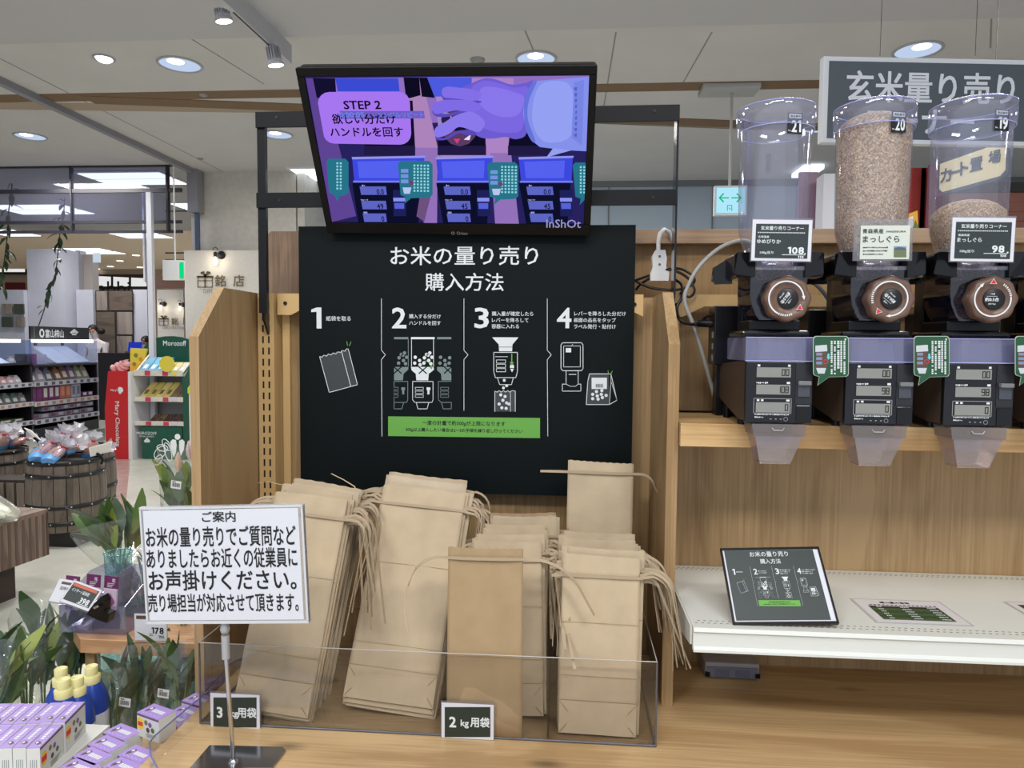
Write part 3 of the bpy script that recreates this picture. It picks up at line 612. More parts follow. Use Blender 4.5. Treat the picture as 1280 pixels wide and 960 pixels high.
    Po(bagG, [(1092, 528), (1164, 528), (1168, 642), (1080, 642)], .0003)
    Ln(W_, [(1092, 528), (1172, 528), (1194, 626), (1166, 642), (1080, 642), (1086, 556), (1092, 528)], 2.4); Ln(W_, [(1172, 528), (1172, 560), (1166, 642)], 1.8); Ln(W_, [(1174, 560), (1194, 626)], 1.6)
    Po(W_, [(1100, 542), (1157, 542), (1157, 584), (1100, 584)], .0007)
    for i in range(8): f.line(K_, [Z(1117 + i * 3.4, 566), Z(1117 + i * 3.4, 578)], (1.6 if i % 3 else 2.4) / 2.977 * k, .0011, 'artwork')
    for (x, y) in ((1104, 604), (1104, 620), (1121, 610), (1136, 604), (1124, 622), (1140, 616), (1154, 608), (1118, 594), (1138, 590)): C(W_, x, y, 6.2)
    Ln(G_, [(1161, 516), (1163, 528)], 2.5); Ln(G_, [(1177, 518), (1170, 531)], 2.5)
    f.done()
instructions(Face((a.x, 1.5, a.z), (1, 0, 0), (0, 0, -1), BD), z2)
# ================================================================ black frame and television
fm = thing('mounting_frame', 'black steel mounting frame of two posts and two rails hooked into the gondola uprights', 'frame', (-.22, 1.46, 1.5))
zt0, zt1, zl0, zl1 = 1.942, 1.974, 1.778, 1.809
obj('rail', bx(-.651, .2145, 1.455, 1.46, zt0, zt1), black, fm, bevel=.0008); obj('rail', bx(-.651, .2135, 1.455, 1.46, zl0, zl1), black, fm, bevel=.0008)
for (x0, x1) in ((-.650, -.646), (.2105, .2145)):
    obj('post', MB().extr([(x0, 1.462, 1.974), (x0, 1.462, 1.60), (x0, 1.478, 1.545), (x0, 1.502, 1.515), (x0, 1.502, 1.974)], (x1 - x0, 0, 0)), mat('post_gloss_black', (30, 32, 40), .12, .2), fm, bevel=.0006)
    obj('post_flange', bx(min(x0, x1 - .016) if x0 > 0 else x0, x1 if x0 > 0 else x0 + .017, 1.4605, 1.4625, 1.56 if x0 < 0 else 1.60, 1.972), black, fm) if x0 < 0 else None
for (z, xs) in ((1.962, (-.605, -.42, .02, .165)), (1.793, (-.6, .165))):
    for x in xs: obj('bolt', MB().lathe([(.003, 0), (.003, .0012)], 12, M=tr(x, 1.455, z) @ rx(90)), mat('bolt_black', (8, 8, 10), .4), fm)
c0, c1, c2, c3 = P(370, 86, Y=1.3), P(747, 83, Y=1.3), P(741, 297, Y=1.48), P(411, 290, Y=1.48)
cT = (c0 + c1) / 2; cB = (c2 + c3) / 2; TV = thing('television', 'black flat television tilted forward above the instruction board, playing a blue tinted video', 'television', cB)
tf = Face((c0 + c3) / 2 - (cB - cT) * .5, (c1 - c0), (cB - cT), TV); TW, TH = .550, (cB - cT).length
obj('back_shell', tf.box(.0, .0, TW, TH, -.035, -.008), blackP, TV, bevel=.006); obj('back_box', tf.box(.06, .08, TW - .06, TH - .02, -.06, -.03), blackP, TV, bevel=.008)
sx0, sy0 = tf.L(384, 97); sx1, sy1 = tf.L(733, 287)
sx0, sx1 = .014, TW - .014; sy0 = .015; sy1 = TH - .024
bz = mat('bezel_gloss', (6, 6, 8), .3, spec=.2)
for nm_, (x0, y0, x1, y1) in (('bezel', (0, 0, TW, sy0)), ('bezel', (0, sy1, TW, TH)), ('bezel', (0, sy0, sx0, sy1)), ('bezel', (sx1, sy0, TW, sy1))): obj(nm_, tf.box(x0, y0, x1, y1, -.01, .003), bz, TV, bevel=.0012)
arm = thing('bracket_arm', 'black wall bracket arm behind the television', 'bracket', (-.22, 1.44, 1.86))
obj('plate', bx(-.28, -.16, 1.44, 1.455, 1.79, 1.96), black, arm); tc_ = tf.W(TW / 2, TH * .5, -.06)
obj('arm', MB().tube([(-.22, 1.44, 1.88), tc_], .014, 10), black, arm)
# picture
sc_ = lambda n, c, s=.95: emis('screen_' + n, c, s)
pr = obj('screen', tf.box(sx0, sy0, sx1, sy1, -.0085, -.001), sc_('base', (96, 66, 150), .85), TV)
pf = Face(tf.O + tf.n * -.0008, tf.u, tf.v, TV)
def zt(zx, zy):  # close look coordinates -> photo px, kept inside the screen
    return 360 + zx / 3.048, 60 + zy / 3.048
def tclip(pts):
    out = []
    for p in pts: x, y = pf.L(*zt(*p)); out.append((max(sx0, min(sx1, x)), max(sy0, min(sy1, y))))
    return out
_h = [0]
def tp(c, *pts, s=.95, n=None): _h[0] += 1; pf.lpoly(sc_(n or 'c%d_%d_%d' % c, c, s), tclip(pts), .00003 * _h[0], 'picture')
tp((40, 34, 96), (60, 110), (1160, 100), (1145, 700), (150, 700))            # deep blue ground
tp((146, 112, 196), (110, 115), (1150, 105), (1150, 250), (300, 300), (150, 380))
tp((176, 134, 190), (440, 115), (510, 115), (580, 420), (490, 420)); tp((176, 134, 200), (560, 115), (860, 115), (850, 420), (580, 420)); tp((150, 116, 190), (480, 380), (570, 380), (570, 690), (520, 690)); tp((150, 116, 190), (770, 400), (850, 400), (880, 690), (790, 690))
tp((60, 76, 214), (180, 115), (420, 115), (425, 165), (190, 165)); tp((14, 12, 34), (440, 112), (500, 112), (505, 180), (450, 195)); tp((78, 92, 226), (520, 112), (700, 112), (700, 185), (525, 185)); tp((14, 12, 34), (500, 112), (530, 112), (560, 190), (510, 185))
tp((96, 70, 150), (68, 115), (130, 115), (260, 640), (160, 690)); tp((20, 16, 48), (95, 115), (180, 115), (185, 190), (110, 190))
for k, (x0, x1, xt0, xt1) in enumerate(((245, 520, 290, 485), (565, 780, 570, 755), (880, 1085, 838, 1045))):
    tp((16, 14, 40), (xt0 + 20, 200), (xt1 - 10, 200), (xt1, 390), (xt0, 390), s=.9); tp((34, 28, 70), (xt0, 372), (xt1, 372), (xt1, 408), (xt0, 408))
    tp((150, 150, 240), (x0 - 2, 415), (x1 + 4, 410), (x1 + 2, 418), (x0, 424))
    tp((62, 74, 226), (x0, 424), (x1, 418), (x1 - 5, 508), (x0 + 8, 508)); tp((86, 100, 244), (x0 + 20, 432), (x1 - 30, 428), (x1 - 34, 495), (x0 + 26, 495)); tp((120, 130, 240), (x0 + 3, 505), (x1, 505), (x1, 512), (x0 + 4, 512))
    tp((14, 16, 44), (x0, 514), (x1 - 8, 514), (x1 - 20, 690), (x0 + 28, 690))
    for j, yy in enumerate((527, 582, 630)):
        tp((96, 104, 200), (x0 + 28 + j * 6, yy), (x0 + 128, yy), (x0 + 132, yy + 32), (x0 + 34 + j * 6, yy + 32))
        pf.text(sc_('lcd_digit', (12, 14, 50), .5), ('0.0', ('49', '45', '45')[k], '0')[j], *zt(x0 + (108 if j < 2 else 118), yy + 18), w=(9, 8, 3.6)[j], h=7, z=.004)
        pf.text(sc_('w', (190, 200, 255)), ('重さ', '100gにつき', '値段')[j], *zt(x0 + 44 + j * 4, yy - 6), w=(4, 9, 5)[j], z=.004)
    tp((30, 34, 90), (x0 + 155, 540), (x0 + 205, 540), (x0 + 205, 640), (x0 + 158, 640)); tp((140, 150, 245), (x0 + 156, 570), (x0 + 202, 570), (x0 + 202, 584), (x0 + 157, 584)); tp((90, 100, 220), (x0 + 160, 590), (x0 + 198, 590), (x0 + 198, 612), (x0 + 162, 612))
tp((112, 82, 130), (510, 520), (545, 560), (520, 660), (490, 640))
# hand over the dial
dial = [(655 + 68 * math.cos(t_ / 12 * 2 * math.pi), 300 + 74 * math.sin(t_ / 12 * 2 * math.pi)) for t_ in range(12)]; tp((92, 60, 100), *dial)
dial = [(655 + 30 * math.cos(t_ / 12 * 2 * math.pi), 290 + 32 * math.sin(t_ / 12 * 2 * math.pi)) for t_ in range(12)]; tp((20, 18, 44), *dial)
tp((225, 60, 140), (632, 345), (656, 345), (645, 364)); tp((230, 235, 255), (670, 348), (694, 330), (700, 318), (692, 350))
hand = (126, 106, 232)
def sm(pts):
    out = []; n = len(pts)
    for i in range(n):
        p0, p1, p2, p3 = pts[i - 1], pts[i], pts[(i + 1) % n], pts[(i + 2) % n]
        for k in range(4):
            t = k / 4; out.append(tuple(.5 * (2 * b + (c - a) * t + (2 * a - 5 * b + 4 * c - d) * t * t + (3 * b - a - 3 * c + d) * t ** 3) for a, b, c, d in zip(p0, p1, p2, p3)))
    return out
def ts(c, *pts): tp(c, *sm(pts))
ring_ = [(600 + 26 * math.cos(k / 6 * math.pi), 272 + 30 * math.sin(k / 6 * math.pi)) for k in range(12)]; tp((150, 140, 200), *ring_); ring_ = [(602 + 18 * math.cos(k / 6 * math.pi), 272 + 22 * math.sin(k / 6 * math.pi)) for k in range(12)]; tp((40, 30, 70), *ring_)
ts((112, 94, 214), (655, 155), (700, 133), (745, 116), (790, 118), (850, 138), (905, 132), (938, 128), (918, 220), (910, 322), (872, 346), (830, 338), (780, 344), (735, 340), (700, 318), (668, 290), (650, 240), (645, 190))
ts((126, 106, 230), (700, 150), (745, 124), (800, 132), (860, 150), (915, 150), (905, 230), (890, 310), (840, 322), (790, 318), (740, 300), (700, 260), (690, 200))
ts((140, 122, 240), (740, 150), (800, 150), (870, 170), (900, 190), (880, 250), (820, 262), (760, 240), (725, 200))
ts((96, 78, 190), (586, 176), (604, 184), (650, 192), (700, 196), (740, 204), (700, 214), (640, 208), (596, 200))
ts((134, 114, 236), (586, 168), (592, 152), (612, 146), (650, 150), (700, 156), (740, 176), (712, 200), (660, 194), (620, 190), (594, 186))
ts((94, 76, 186), (552, 238), (600, 250), (650, 240), (710, 246), (716, 256), (650, 252), (600, 262), (562, 258))
ts((130, 110, 234), (550, 228), (556, 210), (590, 198), (640, 196), (700, 200), (740, 222), (706, 244), (650, 236), (600, 244), (562, 250))
ts((92, 74, 184), (562, 338), (600, 340), (640, 316), (690, 312), (720, 326), (690, 332), (650, 324), (610, 346), (574, 350))
ts((142, 124, 240), (557, 322), (566, 300), (600, 280), (640, 256), (700, 242), (750, 280), (730, 318), (690, 308), (650, 300), (620, 322), (590, 336), (566, 338))
tp((136, 148, 240), (935, 125), (1150, 108), (1142, 392), (1060, 388), (960, 376), (928, 350), (905, 300), (896, 250), (902, 190)); ts((152, 164, 248), (960, 140), (1060, 130), (1090, 200), (1080, 330), (1000, 360), (950, 330), (930, 250)); ts((104, 118, 222), (902, 190), (935, 128), (948, 128), (918, 200), (914, 270), (942, 350), (928, 352), (904, 296)); tp((122, 136, 232), (1090, 130), (1128, 120), (1120, 370), (1080, 340), (1085, 240))
for y in range(150, 345, 22): tp((90, 100, 200), (1096 - abs(y - 240) * .1, y), (1102, y - 2), (1100, y + 12), (1094, y + 12))
tp((150, 164, 244), (984, 416), (1010, 380), (1080, 388), (1030, 402))
for (x0, y0) in ((148, 420), (420, 428), (760, 432), (1085, 432)):
    w_ = 84 if x0 == 148 else 132 if x0 > 148 and x0 < 1085 else 60
    if x0 == 760: w_ = 118
    tp((40, 118, 140), (x0, y0 + 10), (x0 + 10, y0), (x0 + w_ - 12, y0), (x0 + w_, y0 + 14), (x0 + w_, y0 + 130), (x0 + w_ - 15, y0 + 140), (x0 + 50, y0 + 142), (x0 + 26 if x0 > 148 else x0 + 40, y0 + 162), (x0 + 30, y0 + 138), (x0 + 10, y0 + 130))
    for c_ in range(5 if w_ > 90 else 2):
        for j in range(9): xx = x0 + w_ * .45 + c_ * 13; tp((150, 220, 230), (xx, y0 + 14 + j * 12), (xx + 7, y0 + 14 + j * 12), (xx + 7, y0 + 21 + j * 12), (xx, y0 + 21 + j * 12))
    if w_ > 90:
        for j in range(3): tp((120, 150, 230), (x0 + 12, y0 + 30 + j * 20), (x0 + 40, y0 + 30 + j * 20), (x0 + 40, y0 + 44 + j * 20), (x0 + 12, y0 + 44 + j * 20))
        tp((190, 200, 245), (x0 + 18, y0 + 100), (x0 + 52, y0 + 100), (x0 + 46, y0 + 124), (x0 + 24, y0 + 124)); tp((120, 60, 120), (x0 + 44, y0 + 74), (x0 + 58, y0 + 74), (x0 + 58, y0 + 90), (x0 + 44, y0 + 90))
bub = []
for (cx, cy, a0) in ((425, 205, -90), (430, 322, 0), (180, 318, 90), (160, 206, 180)):
    for j in range(5): t_ = math.radians(a0 + j * 22.5); bub.append((cx + 42 * math.cos(t_), cy + 42 * math.sin(t_)))
tp((166, 118, 240), *bub, s=1.0)
tp((118, 98, 206), (200, 236), (520, 236), (524, 264), (204, 266), s=.9)
zz = .00003 * _h[0] + .0002; kscr = sc_('text', (24, 16, 44), .5)
pf.text(kscr, 'STEP 2', *zt(286, 213), w=46.5, h=10.2, bold=.03, z=zz); pf.text(kscr, '欲しい分だけ', *zt(292, 266), w=79, h=12.5, bold=.03, z=zz); pf.text(kscr, 'ハンドルを回す', *zt(302, 316), w=91, h=11.5, bold=.03, z=zz)
blu = sc_('osd', (120, 150, 255), .8); pf.text(blu, '0:00:05', *zt(246, 250), w=31, h=6.2, z=zz + .0002); pf.text(blu, 'シングルリピート', *zt(432, 250), w=57, h=6.4, z=zz + .0002)
pf.text(sc_('mark', (190, 190, 250), .6), 'InShOt', *zt(1050, 664), w=43, h=11, bold=.01, z=zz)
pf.done()
tf.text(mat('logo_grey', (130, 130, 134), .4), 'Orion', *zt(664, 703), w=13, h=4.4, z=.0036, bold=.01); tf.circ(mat('logo_grey'), *zt(629, 703), 2.2, .0034); tf.circ(bz, *zt(629, 703), 1.3, .0038); tf.done()
# ================================================================ hanging rice sign
hs = thing('hanging_sign', 'grey hanging sign with white rice characters above the hoppers marked 20 and 19', 'sign', P(1160, 178, Y=2.5))
hf = Face(P(1030, 70, Y=2.5), P(1280, 75, Z=P(1030, 70, Y=2.5).z) - P(1030, 70, Y=2.5), (0, 0, -1), hs)
x1, y1 = hf.L(1330, 178); x0, y0 = hf.L(1030, 178)
obj('frame', hf.box(0, 0, x1, y0, -.03, 0), mat('sign_frame_white', (215, 220, 228), .4), hs, bevel=.002)
obj('face_board', hf.box(.018, .016, x1 - .018, y0 - .014, 0, .002), mat('sign_slate', (78, 88, 96), .5), hs)
hw = mat('sign_white', (216, 222, 232), .5)
hf.text(hw, '玄米量り売り', 1163, 110, w=210, h=38, bold=.026, z=.003, res=3); hf.text(hw, 'コーナー', 1150, 152, w=134, h=30, bold=.04, z=.003, res=3); hf.done()
for px in (1100, 1219): q_ = P(px, 70, Y=2.51); obj('wire', MB().tube([q_, (q_.x, q_.y, CEIL)], .0012, 6), mat('wire_grey', (70, 70, 72), .5), hs)
# yellow cart sign and brown shutters, red wall on the right
cs = thing('cart_sign', 'cream sign reading cart place hanging at an angle behind the hopper marked 19', 'sign', P(1225, 230, Y=4.4))
cf = Face(P(1175, 205, Y=4.6), P(1262, 180, Y=4.2) - P(1175, 205, Y=4.6), (0, 0, -1), cs)
o = [cf.L(*p) for p in ((1175, 205), (1252, 178), (1257, 182), (1257, 212), (1250, 220), (1178, 240), (1174, 236))]
obj('panel', MB().extr([cf.W(x, y, 0) for x, y in o], cf.n * -.03), mat('cream_sign', (232, 222, 176), .5), cs)
o2 = [cf.L(*p) for p in ((1172, 206), (1252, 176), (1260, 180), (1260, 216), (1250, 224), (1178, 243), (1172, 238))]
obj('border', MB().extr([cf.W(x, y, -.001) for x, y in o2], cf.n * -.028), mat('cart_sign_slate', (70, 84, 96), .5), cs)
for (ch, px, py) in (('カ', 1183, 219), ('ー', 1195, 215), ('ト', 1206, 210), ('置', 1221, 205), ('場', 1244, 196)): cf.text(mat('cart_sign_slate'), ch, px, py, h=(3 if ch == 'ー' else 15), bold=.04, z=.004)
cf.done()
obj('wire', MB().tube([P(1240, 178, Y=4.4), V((P(1240, 178, Y=4.4).x, 4.4, CEIL - .06))], .002, 6), mat('wire_grey'), cs)
rw = obj('red_wall_panel', front(1129, 210, 7.5).pbox(1131, 210, 1163, 608, -.05, 0), mat('red_wall', (178, 52, 42), .6)); tag(rw, 'red painted wall panel seen right of the hopper marked 20', 'wall panel')
for px in (1141, 1152): obj('joint', front(px, 210, 7.5).pbox(px, 210, px + .6, 606, 0, .002), mat('red_wall_dark', (150, 40, 34), .6), rw)
rw = obj('mauve_wall_panel', front(1160, 205, 7.3).pbox(1163, 205, 1186, 610, -.05, 0), mat('mauve_wall', (150, 96, 118), .6)); tag(rw, 'mauve wall panel seen through the hopper marked 19', 'wall panel')
rw = obj('mauve_curtain', front(998, 210, 7.3).pbox(1000, 215, 1010, 617, -.05, 0), mat('mauve_curtain', (170, 140, 165), .7)); tag(rw, 'narrow mauve strip seen through the hopper marked 21', 'wall panel')
pl = obj('white_pillar', front(1030, 217, 7.0).pbox(1030, 217, 1046, 615, -.2, 0), mat('pillar_white')); tag(pl, 'white vertical pipe casing between the hoppers marked 21 and 20', 'pillar')
bs = thing('brown_slat_shutter', 'dark brown slatted shutter at the right edge behind the hopper marked 19', 'shutter', P(1260, 300, Y=7.0)); bf = front(1186, 228, 7.0, bs)
obj('head_box', bf.pbox(1186, 229, 1300, 240, -.1, .02), mat('shutter_black', (28, 26, 28), .5), bs)
obj('body', bf.pbox(1186, 300, 1300, 618, -.1, -.04), mat('shutter_brown', (112, 70, 58), .55), bs)
for k in range(5): obj('slat', bf.pbox(1186, 241 + k * 12, 1300, 252 + k * 12, -.04, 0), mat('shutter_brown', (112, 70, 58), .55), bs)
yb = thing('yellow_parcel', 'yellow and green printed carton top between the hoppers marked 20 and 19', 'box', P(1137, 290, Y=1.61)); yf = front(1120, 262, 1.61, yb)
pts = [yf.L(*p) for p in ((1128, 270), (1147, 263), (1148, 291), (1128, 290))]; obj('carton', MB().extr([yf.W(x, y) for x, y in pts], (0, .04, 0)), mat('carton_yellow', (226, 168, 50), .5), yb)
yf.poly(whiteP, [(1130, 275), (1141, 270), (1142, 284), (1131, 287)], .001); yf.poly(mat('leaf_print', (90, 120, 60), .6), [(1141, 284), (1144, 275), (1148, 284), (1148, 290), (1141, 290)], .0012); yf.done()
# green-arrow exit sign
ex = thing('exit_sign', 'lit white and green arrow exit sign hanging on a rod left of the hoppers', 'sign', P(912, 270, Y=6.6)); ef = front(893, 232, 6.6, ex)
obj('case', ef.pbox(893.5, 232, 933, 269, -.06, 0), mat('sign_case', (205, 210, 214), .5), ex, bevel=.004); obj('lit_face', ef.pbox(896, 235, 930.5, 266, 0, .006), emis('exit_lit', (176, 232, 250), 1.0), ex)
gr_ = emis('exit_green2', (20, 190, 130), .9)
for s_ in (-1, 1):
    cx = 912.5; ef.line(gr_, [(cx + s_ * 2, 247.5), (cx + s_ * 12.5, 247.5)], 1.5, .008, 'arrow'); ef.line(gr_, [(cx + s_ * 8.5, 242.5), (cx + s_ * 13.3, 247.5), (cx + s_ * 8.5, 252.5)], 1.8, .0085, 'arrow')
ef.line(gr_, [(909, 257), (909, 263.5)], 1, .008, 'arrow'); ef.line(gr_, [(909, 257), (914.5, 257), (914.5, 263.5)], 1, .008, 'arrow'); ef.line(gr_, [(911, 260), (913, 262)], 1, .0085, 'arrow'); ef.done()
a, b = P(876, 123, Y=6.6), P(948, 123, Y=6.6); m_ = P(912, 233, Y=6.63); obj('rod', bx(m_.x - .01, m_.x + .01, 6.62, 6.64, m_.z - .01, CEIL - .03), mat('rod_white', (170, 170, 170), .5), ex); obj('ceiling_plate', bx(a.x, b.x, 6.5, 6.75, CEIL - .05, CEIL), mat('rod_white'), ex, bevel=.01)
ORD = ('first', 'second', 'third', 'fourth', 'fifth', 'sixth', 'seventh', 'eighth', 'ninth', 'tenth', 'eleventh', 'twelfth', 'thirteenth', 'fourteenth')
# ================================================================ bag bin
BF, BL_, BR_, BB = 1.15, -.625, .1515, 1.39
BT = .983
bn = thing('acrylic_bin', 'long clear acrylic bin on the counter holding the stacks of paper bags', 'bin', (-.24, 1.27, CT))
th = .003
obj('floor_sheet', bx(BL_, BR_, BF, BB, CT + .0005, CT + .003), acryl, bn)
obj('front_sheet', bx(BL_, BR_, BF, BF + th, CT + .003, BT), acryl, bn); obj('back_sheet', bx(BL_, BR_, BB - th, BB, CT + .003, BT - .02), acryl, bn)
for x in (BL_, BR_ - th): obj('end_sheet', bx(x, x + th, BF, BB, CT + .003, BT), acryl, bn)
for px in (553, 685):
    x = P(px, 850, Y=BF).x; obj('divider', bx(x, x + .002, BF + .004, BB - .004, CT + .003, BT - .003), acryl, bn)
e = .0012
for (a_, b_) in (((BL_, BF, BT), (BR_, BF, BT)), ((BL_, BF, BT), (BL_, BB, BT)), ((BR_, BF, BT), (BR_, BB, BT)), ((BL_, BB, BT - .02), (BR_, BB, BT - .02))):
    obj('polished_edge', MB().tube([a_, b_], .0009, 6), mat('edge_light', (190, 186, 182), .2), bn)
for (a_, b_) in (((BL_, BF, CT), (BL_, BF, BT)), ((BR_, BF, CT), (BR_, BF, BT))): obj('corner_edge', MB().tube([a_, b_], .0018, 6), acrEdge, bn)
for (a_, b_) in (((BL_, BF - .0005, CT + .002), (BR_, BF - .0005, CT + .002)), ((BR_, BF, CT + .002), (BR_, BB, CT + .002)), ((BL_, BF, CT + .002), (BL_, BB, CT + .002))): obj('bottom_edge', MB().tube([a_, b_], .0022, 6), acrEdge, bn)
# ================================================================ paper bags
def kraft(name, c, n=.035):
    m = mat(name, c, .85, noise=n, nscale=22, bump=.12); return m
kA = kraft('kraft_paper', (194, 176, 148)); kB = kraft('kraft_paper_brown', (170, 146, 112)); kC = kraft('kraft_paper_pale', (200, 184, 160)); kS = mat('kraft_strip', (174, 156, 130), .8); kD = mat('kraft_crease', (158, 134, 102), .9)
def bag(name, lab, cat_group, B, Tp, w, t=.004, m=kA, yaw=0, flap=.055, left=None, right=None, bulge=.002, rr=None, tie=.035, extra=False, detail=True):
    """B, Tp: bottom and top centre points of the front sheet"""
    rr = rr or R; up = (Tp - B); h = up.length; up.normalize(); xa = V((math.cos(math.radians(yaw)), math.sin(math.radians(yaw)), 0)); xa = (xa - up * xa.dot(up)).normalized(); ya = up.cross(xa)
    M = Matrix((xa, ya, up)).transposed().to_4x4(); M.translation = B
    T = thing(name, lab, 'paper bag', M, cat_group)
    nx, nz = (20, 8) if detail else (12, 4); vs = []; fs = []
    for j in range(nz + 1):
        for i in range(nx + 1):
            u = i / nx; z = h * j / nz; x = (u - .5) * w
            if j == nz: z += (.0007 if i % 2 else -.0005) + .002 * math.sin(u * 3 + h * 50)
            y = -t * .5 - bulge * math.sin(math.pi * j / nz) * math.sin(math.pi * u) + .0012 * math.sin(7 * u + j * 2.1 + w * 90)
            vs.append((x, y, z))
    o = len(vs); vs += [(x, -y * .3 + t * .5, z - (.002 if k >= (nx + 1) * nz else 0)) for k, (x, y, z) in enumerate(list(vs))]
    W_ = nx + 1
    for j in range(nz):
        for i in range(nx):
            a = j * W_ + i; fs += [(a, a + 1, a + W_ + 1, a + W_), (o + a, o + a + W_, o + a + W_ + 1, o + a + 1)]
        for i in (0, nx):
            a = j * W_ + i; q = (a, a + W_, o + a + W_, o + a); fs.append(q if i == 0 else q[::-1])
    for i in range(nx): fs.append((i, o + i, o + i + 1, i + 1))
    mb = MB(); mb.add(vs, fs, True); obj('body', mb, m, T, True)
    if flap:
        f = MB(); y0 = -t * .5 - .0016
        f.extr([(-w / 2 + .001, y0, .001), (w / 2 - .001, y0, .001), (w / 2 - .0015, y0 - .0012, flap), (-w / 2 + .0015, y0 - .0012, flap)], (0, -.0008, 0)); obj('bottom_flap', f, m, T, True)
        if detail:
            for (p, q) in (((-w / 2 + .002, 0, flap - .002), (-w / 2 + .016, 0, flap - .018)), ((w / 2 - .002, 0, flap - .002), (w / 2 - .016, 0, flap - .018)), ((-w / 2 + .002, 0, .003), (-w / 2 + .014, 0, .017)), ((w / 2 - .002, 0, .003), (w / 2 - .014, 0, .017)), ((-w / 2, 0, flap + .001), (w / 2, 0, flap + .001))):
                yy = y0 - .0024; obj('crease', MB().tube([(p[0], yy, p[2]), (q[0], yy, q[2])], .00045, 4), kD, T, True)
            for zz_ in (flap * 1.75, h * .62):
                obj('crease', MB().tube([(-w / 2, -t * .5 - bulge * .8 - .001, zz_), (w / 2, -t * .5 - bulge * .8 - .001, zz_)], .0003, 4), kD, T, True)
    zt_ = h - tie
    def arm(sgn, L_, r_, th_, fwd, drop=0):
        c_ = min(.012, r_ * .4); pts = []; x, y, z = sgn * w / 2, -t * .5 - .002, zt_; n_ = 16; ds = L_ / n_
        for k in range(n_ + 1):
            pts.append((x, y, z)); s_ = k * ds; a_ = max(-.5, min(th_, (s_ - c_) / r_)) if s_ > c_ else drop
            x += sgn * math.cos(a_) * ds; z -= math.sin(a_) * ds; y -= fwd * ds
        return pts
    L1 = arm(-1, *left) if left else [(-w / 2, -t * .5 - .002, zt_)]; R1 = arm(1, *right) if right else [(w / 2, -t * .5 - .002, zt_)]
    mid = [(-w / 4, -t * .5 - bulge - .0022, zt_), (0, -t * .5 - bulge - .0026, zt_), (w / 4, -t * .5 - bulge - .0022, zt_)]
    pts = L1[::-1] + mid + R1; wv = [(0, 0, 1) if abs(p[0]) < w / 2 + .02 else (0, .5, .6) for p in pts]
    wv = [(0, min(1, max(0, (abs(p[0]) - w / 2) * 14)), 1) for p in pts]
    s = MB().ribbon(pts, wv, .0052, .0004)
    obj('tie_strip', s, kS, T, True, solid=0)
    if extra:                                   # the second end of each folded tie
        for sg, a_ in ((-1, left), (1, right)):
            if not a_: continue
            v_ = (a_[0] * rr.uniform(.7, 1.1), a_[1] * rr.uniform(.5, 1.6), a_[2] * rr.uniform(.85, 1.05), a_[3] * rr.uniform(.2, 1.8) + .04, rr.uniform(-.5, .6))
            p2 = arm(sg, *v_); p2 = [(x, y + .001, z + .004) for x, y, z in p2]; obj('tie_strip', MB().ribbon(p2, [(0, min(1, max(0, (abs(p[0]) - w / 2) * 14)), 1) for p in p2], .005, .0004), kS, T, True)
    return T
def px_bag(bc, tc, Yt, dz=0, dy=0, dx=0):
    return P(bc[0], bc[1], Z=CT + .0045) + V((dx, dy, 0)), P(tc[0], tc[1], Y=Yt) + V((dx, dy, 0))
def stack(bc, tc, Yt, w, n, names, group, armL, armR, step=.0075, m=kA, jit=.005, lenj=.014, lift=0, roll=.01):
    B0, T0 = px_bag(bc, tc, Yt); rr = random.Random(int(bc[0]))
    for i in range(n):
        dx, dy = (rr.uniform(-jit, jit), i * step) if i else (0, 0); B = B0 + V((dx, dy, 0)); T_ = T0 + V((dx + (rr.uniform(-roll, roll) if i else 0), dy + .0003 * i, rr.uniform(-lenj, lenj) if i else 0)); up_ = lift * (1, .45)[i] if lift and i < 2 else 0; B = B + (T0 - B0).normalized() * up_
        va = lambda a: (a[0] * rr.uniform(.75, 1.15), a[1] * rr.uniform(.7, 1.5), a[2] * rr.uniform(.85, 1.08), a[3] * rr.uniform(.3, 1.2), rr.uniform(-.4, .3)) if a else None
        lab = names[0] if i == 0 else '%s kraft bag from the front, %s' % (ORD[i], names[1].replace('kraft paper bag ', '')) if i < n - 1 else names[2]
        bag('paper_bag', lab, group, B, T_, w + (rr.uniform(-.003, .003) if i else 0), m=m if i % 4 else (kC if i else m), left=va(armL), right=va(armR), rr=rr, extra=True, detail=i < 3, flap=.055 if i < 4 else 0, bulge=.002 if i == 0 else .001)
stack((336, 903), (390, 620), 1.27, .137, 14, ('front kraft bag of the leftmost stack, behind the three kilogram sign', 'kraft paper bag inside the leftmost stack', 'rearmost kraft bag of the leftmost stack, its top edge against the dark board'),
      'bags in the leftmost stack', (.085, .045, 1.5, .1), (.20, .020, 1.5, .12), step=.0085, lift=.016)
stack((482, 896), (531, 612), 1.37, .165, 12, ('front kraft bag of the widest stack, leaning right, second from the left', 'kraft paper bag inside the wide leaning stack', 'rearmost kraft bag of the wide leaning stack'),
      'bags in the wide leaning stack', (.12, .035, 1.4, .1), (.20, .022, 1.53, .14), step=.007, lift=.022)
stack((636, 894), (634, 676), 1.27, .124, 14, ('front pale kraft bag right behind the brown two kilogram bag', 'kraft paper bag in the stack behind the brown bag', 'rearmost kraft bag of the stack behind the brown bag'),
      'bags in the stack behind the brown bag', (.03, .03, 1.4, .1), (.165, .010, 1.52, .62), step=.0085)
stack((746, 918), (752, 694), 1.205, .131, 14, ('front kraft bag of the rightmost stack, nearest the right end of the bin', 'kraft paper bag inside the rightmost stack', 'rearmost kraft bag of the rightmost stack'),
      'bags in the rightmost stack', (.02, .03, 1.3, .05), (.16, .026, 1.45, .15), step=.0085)
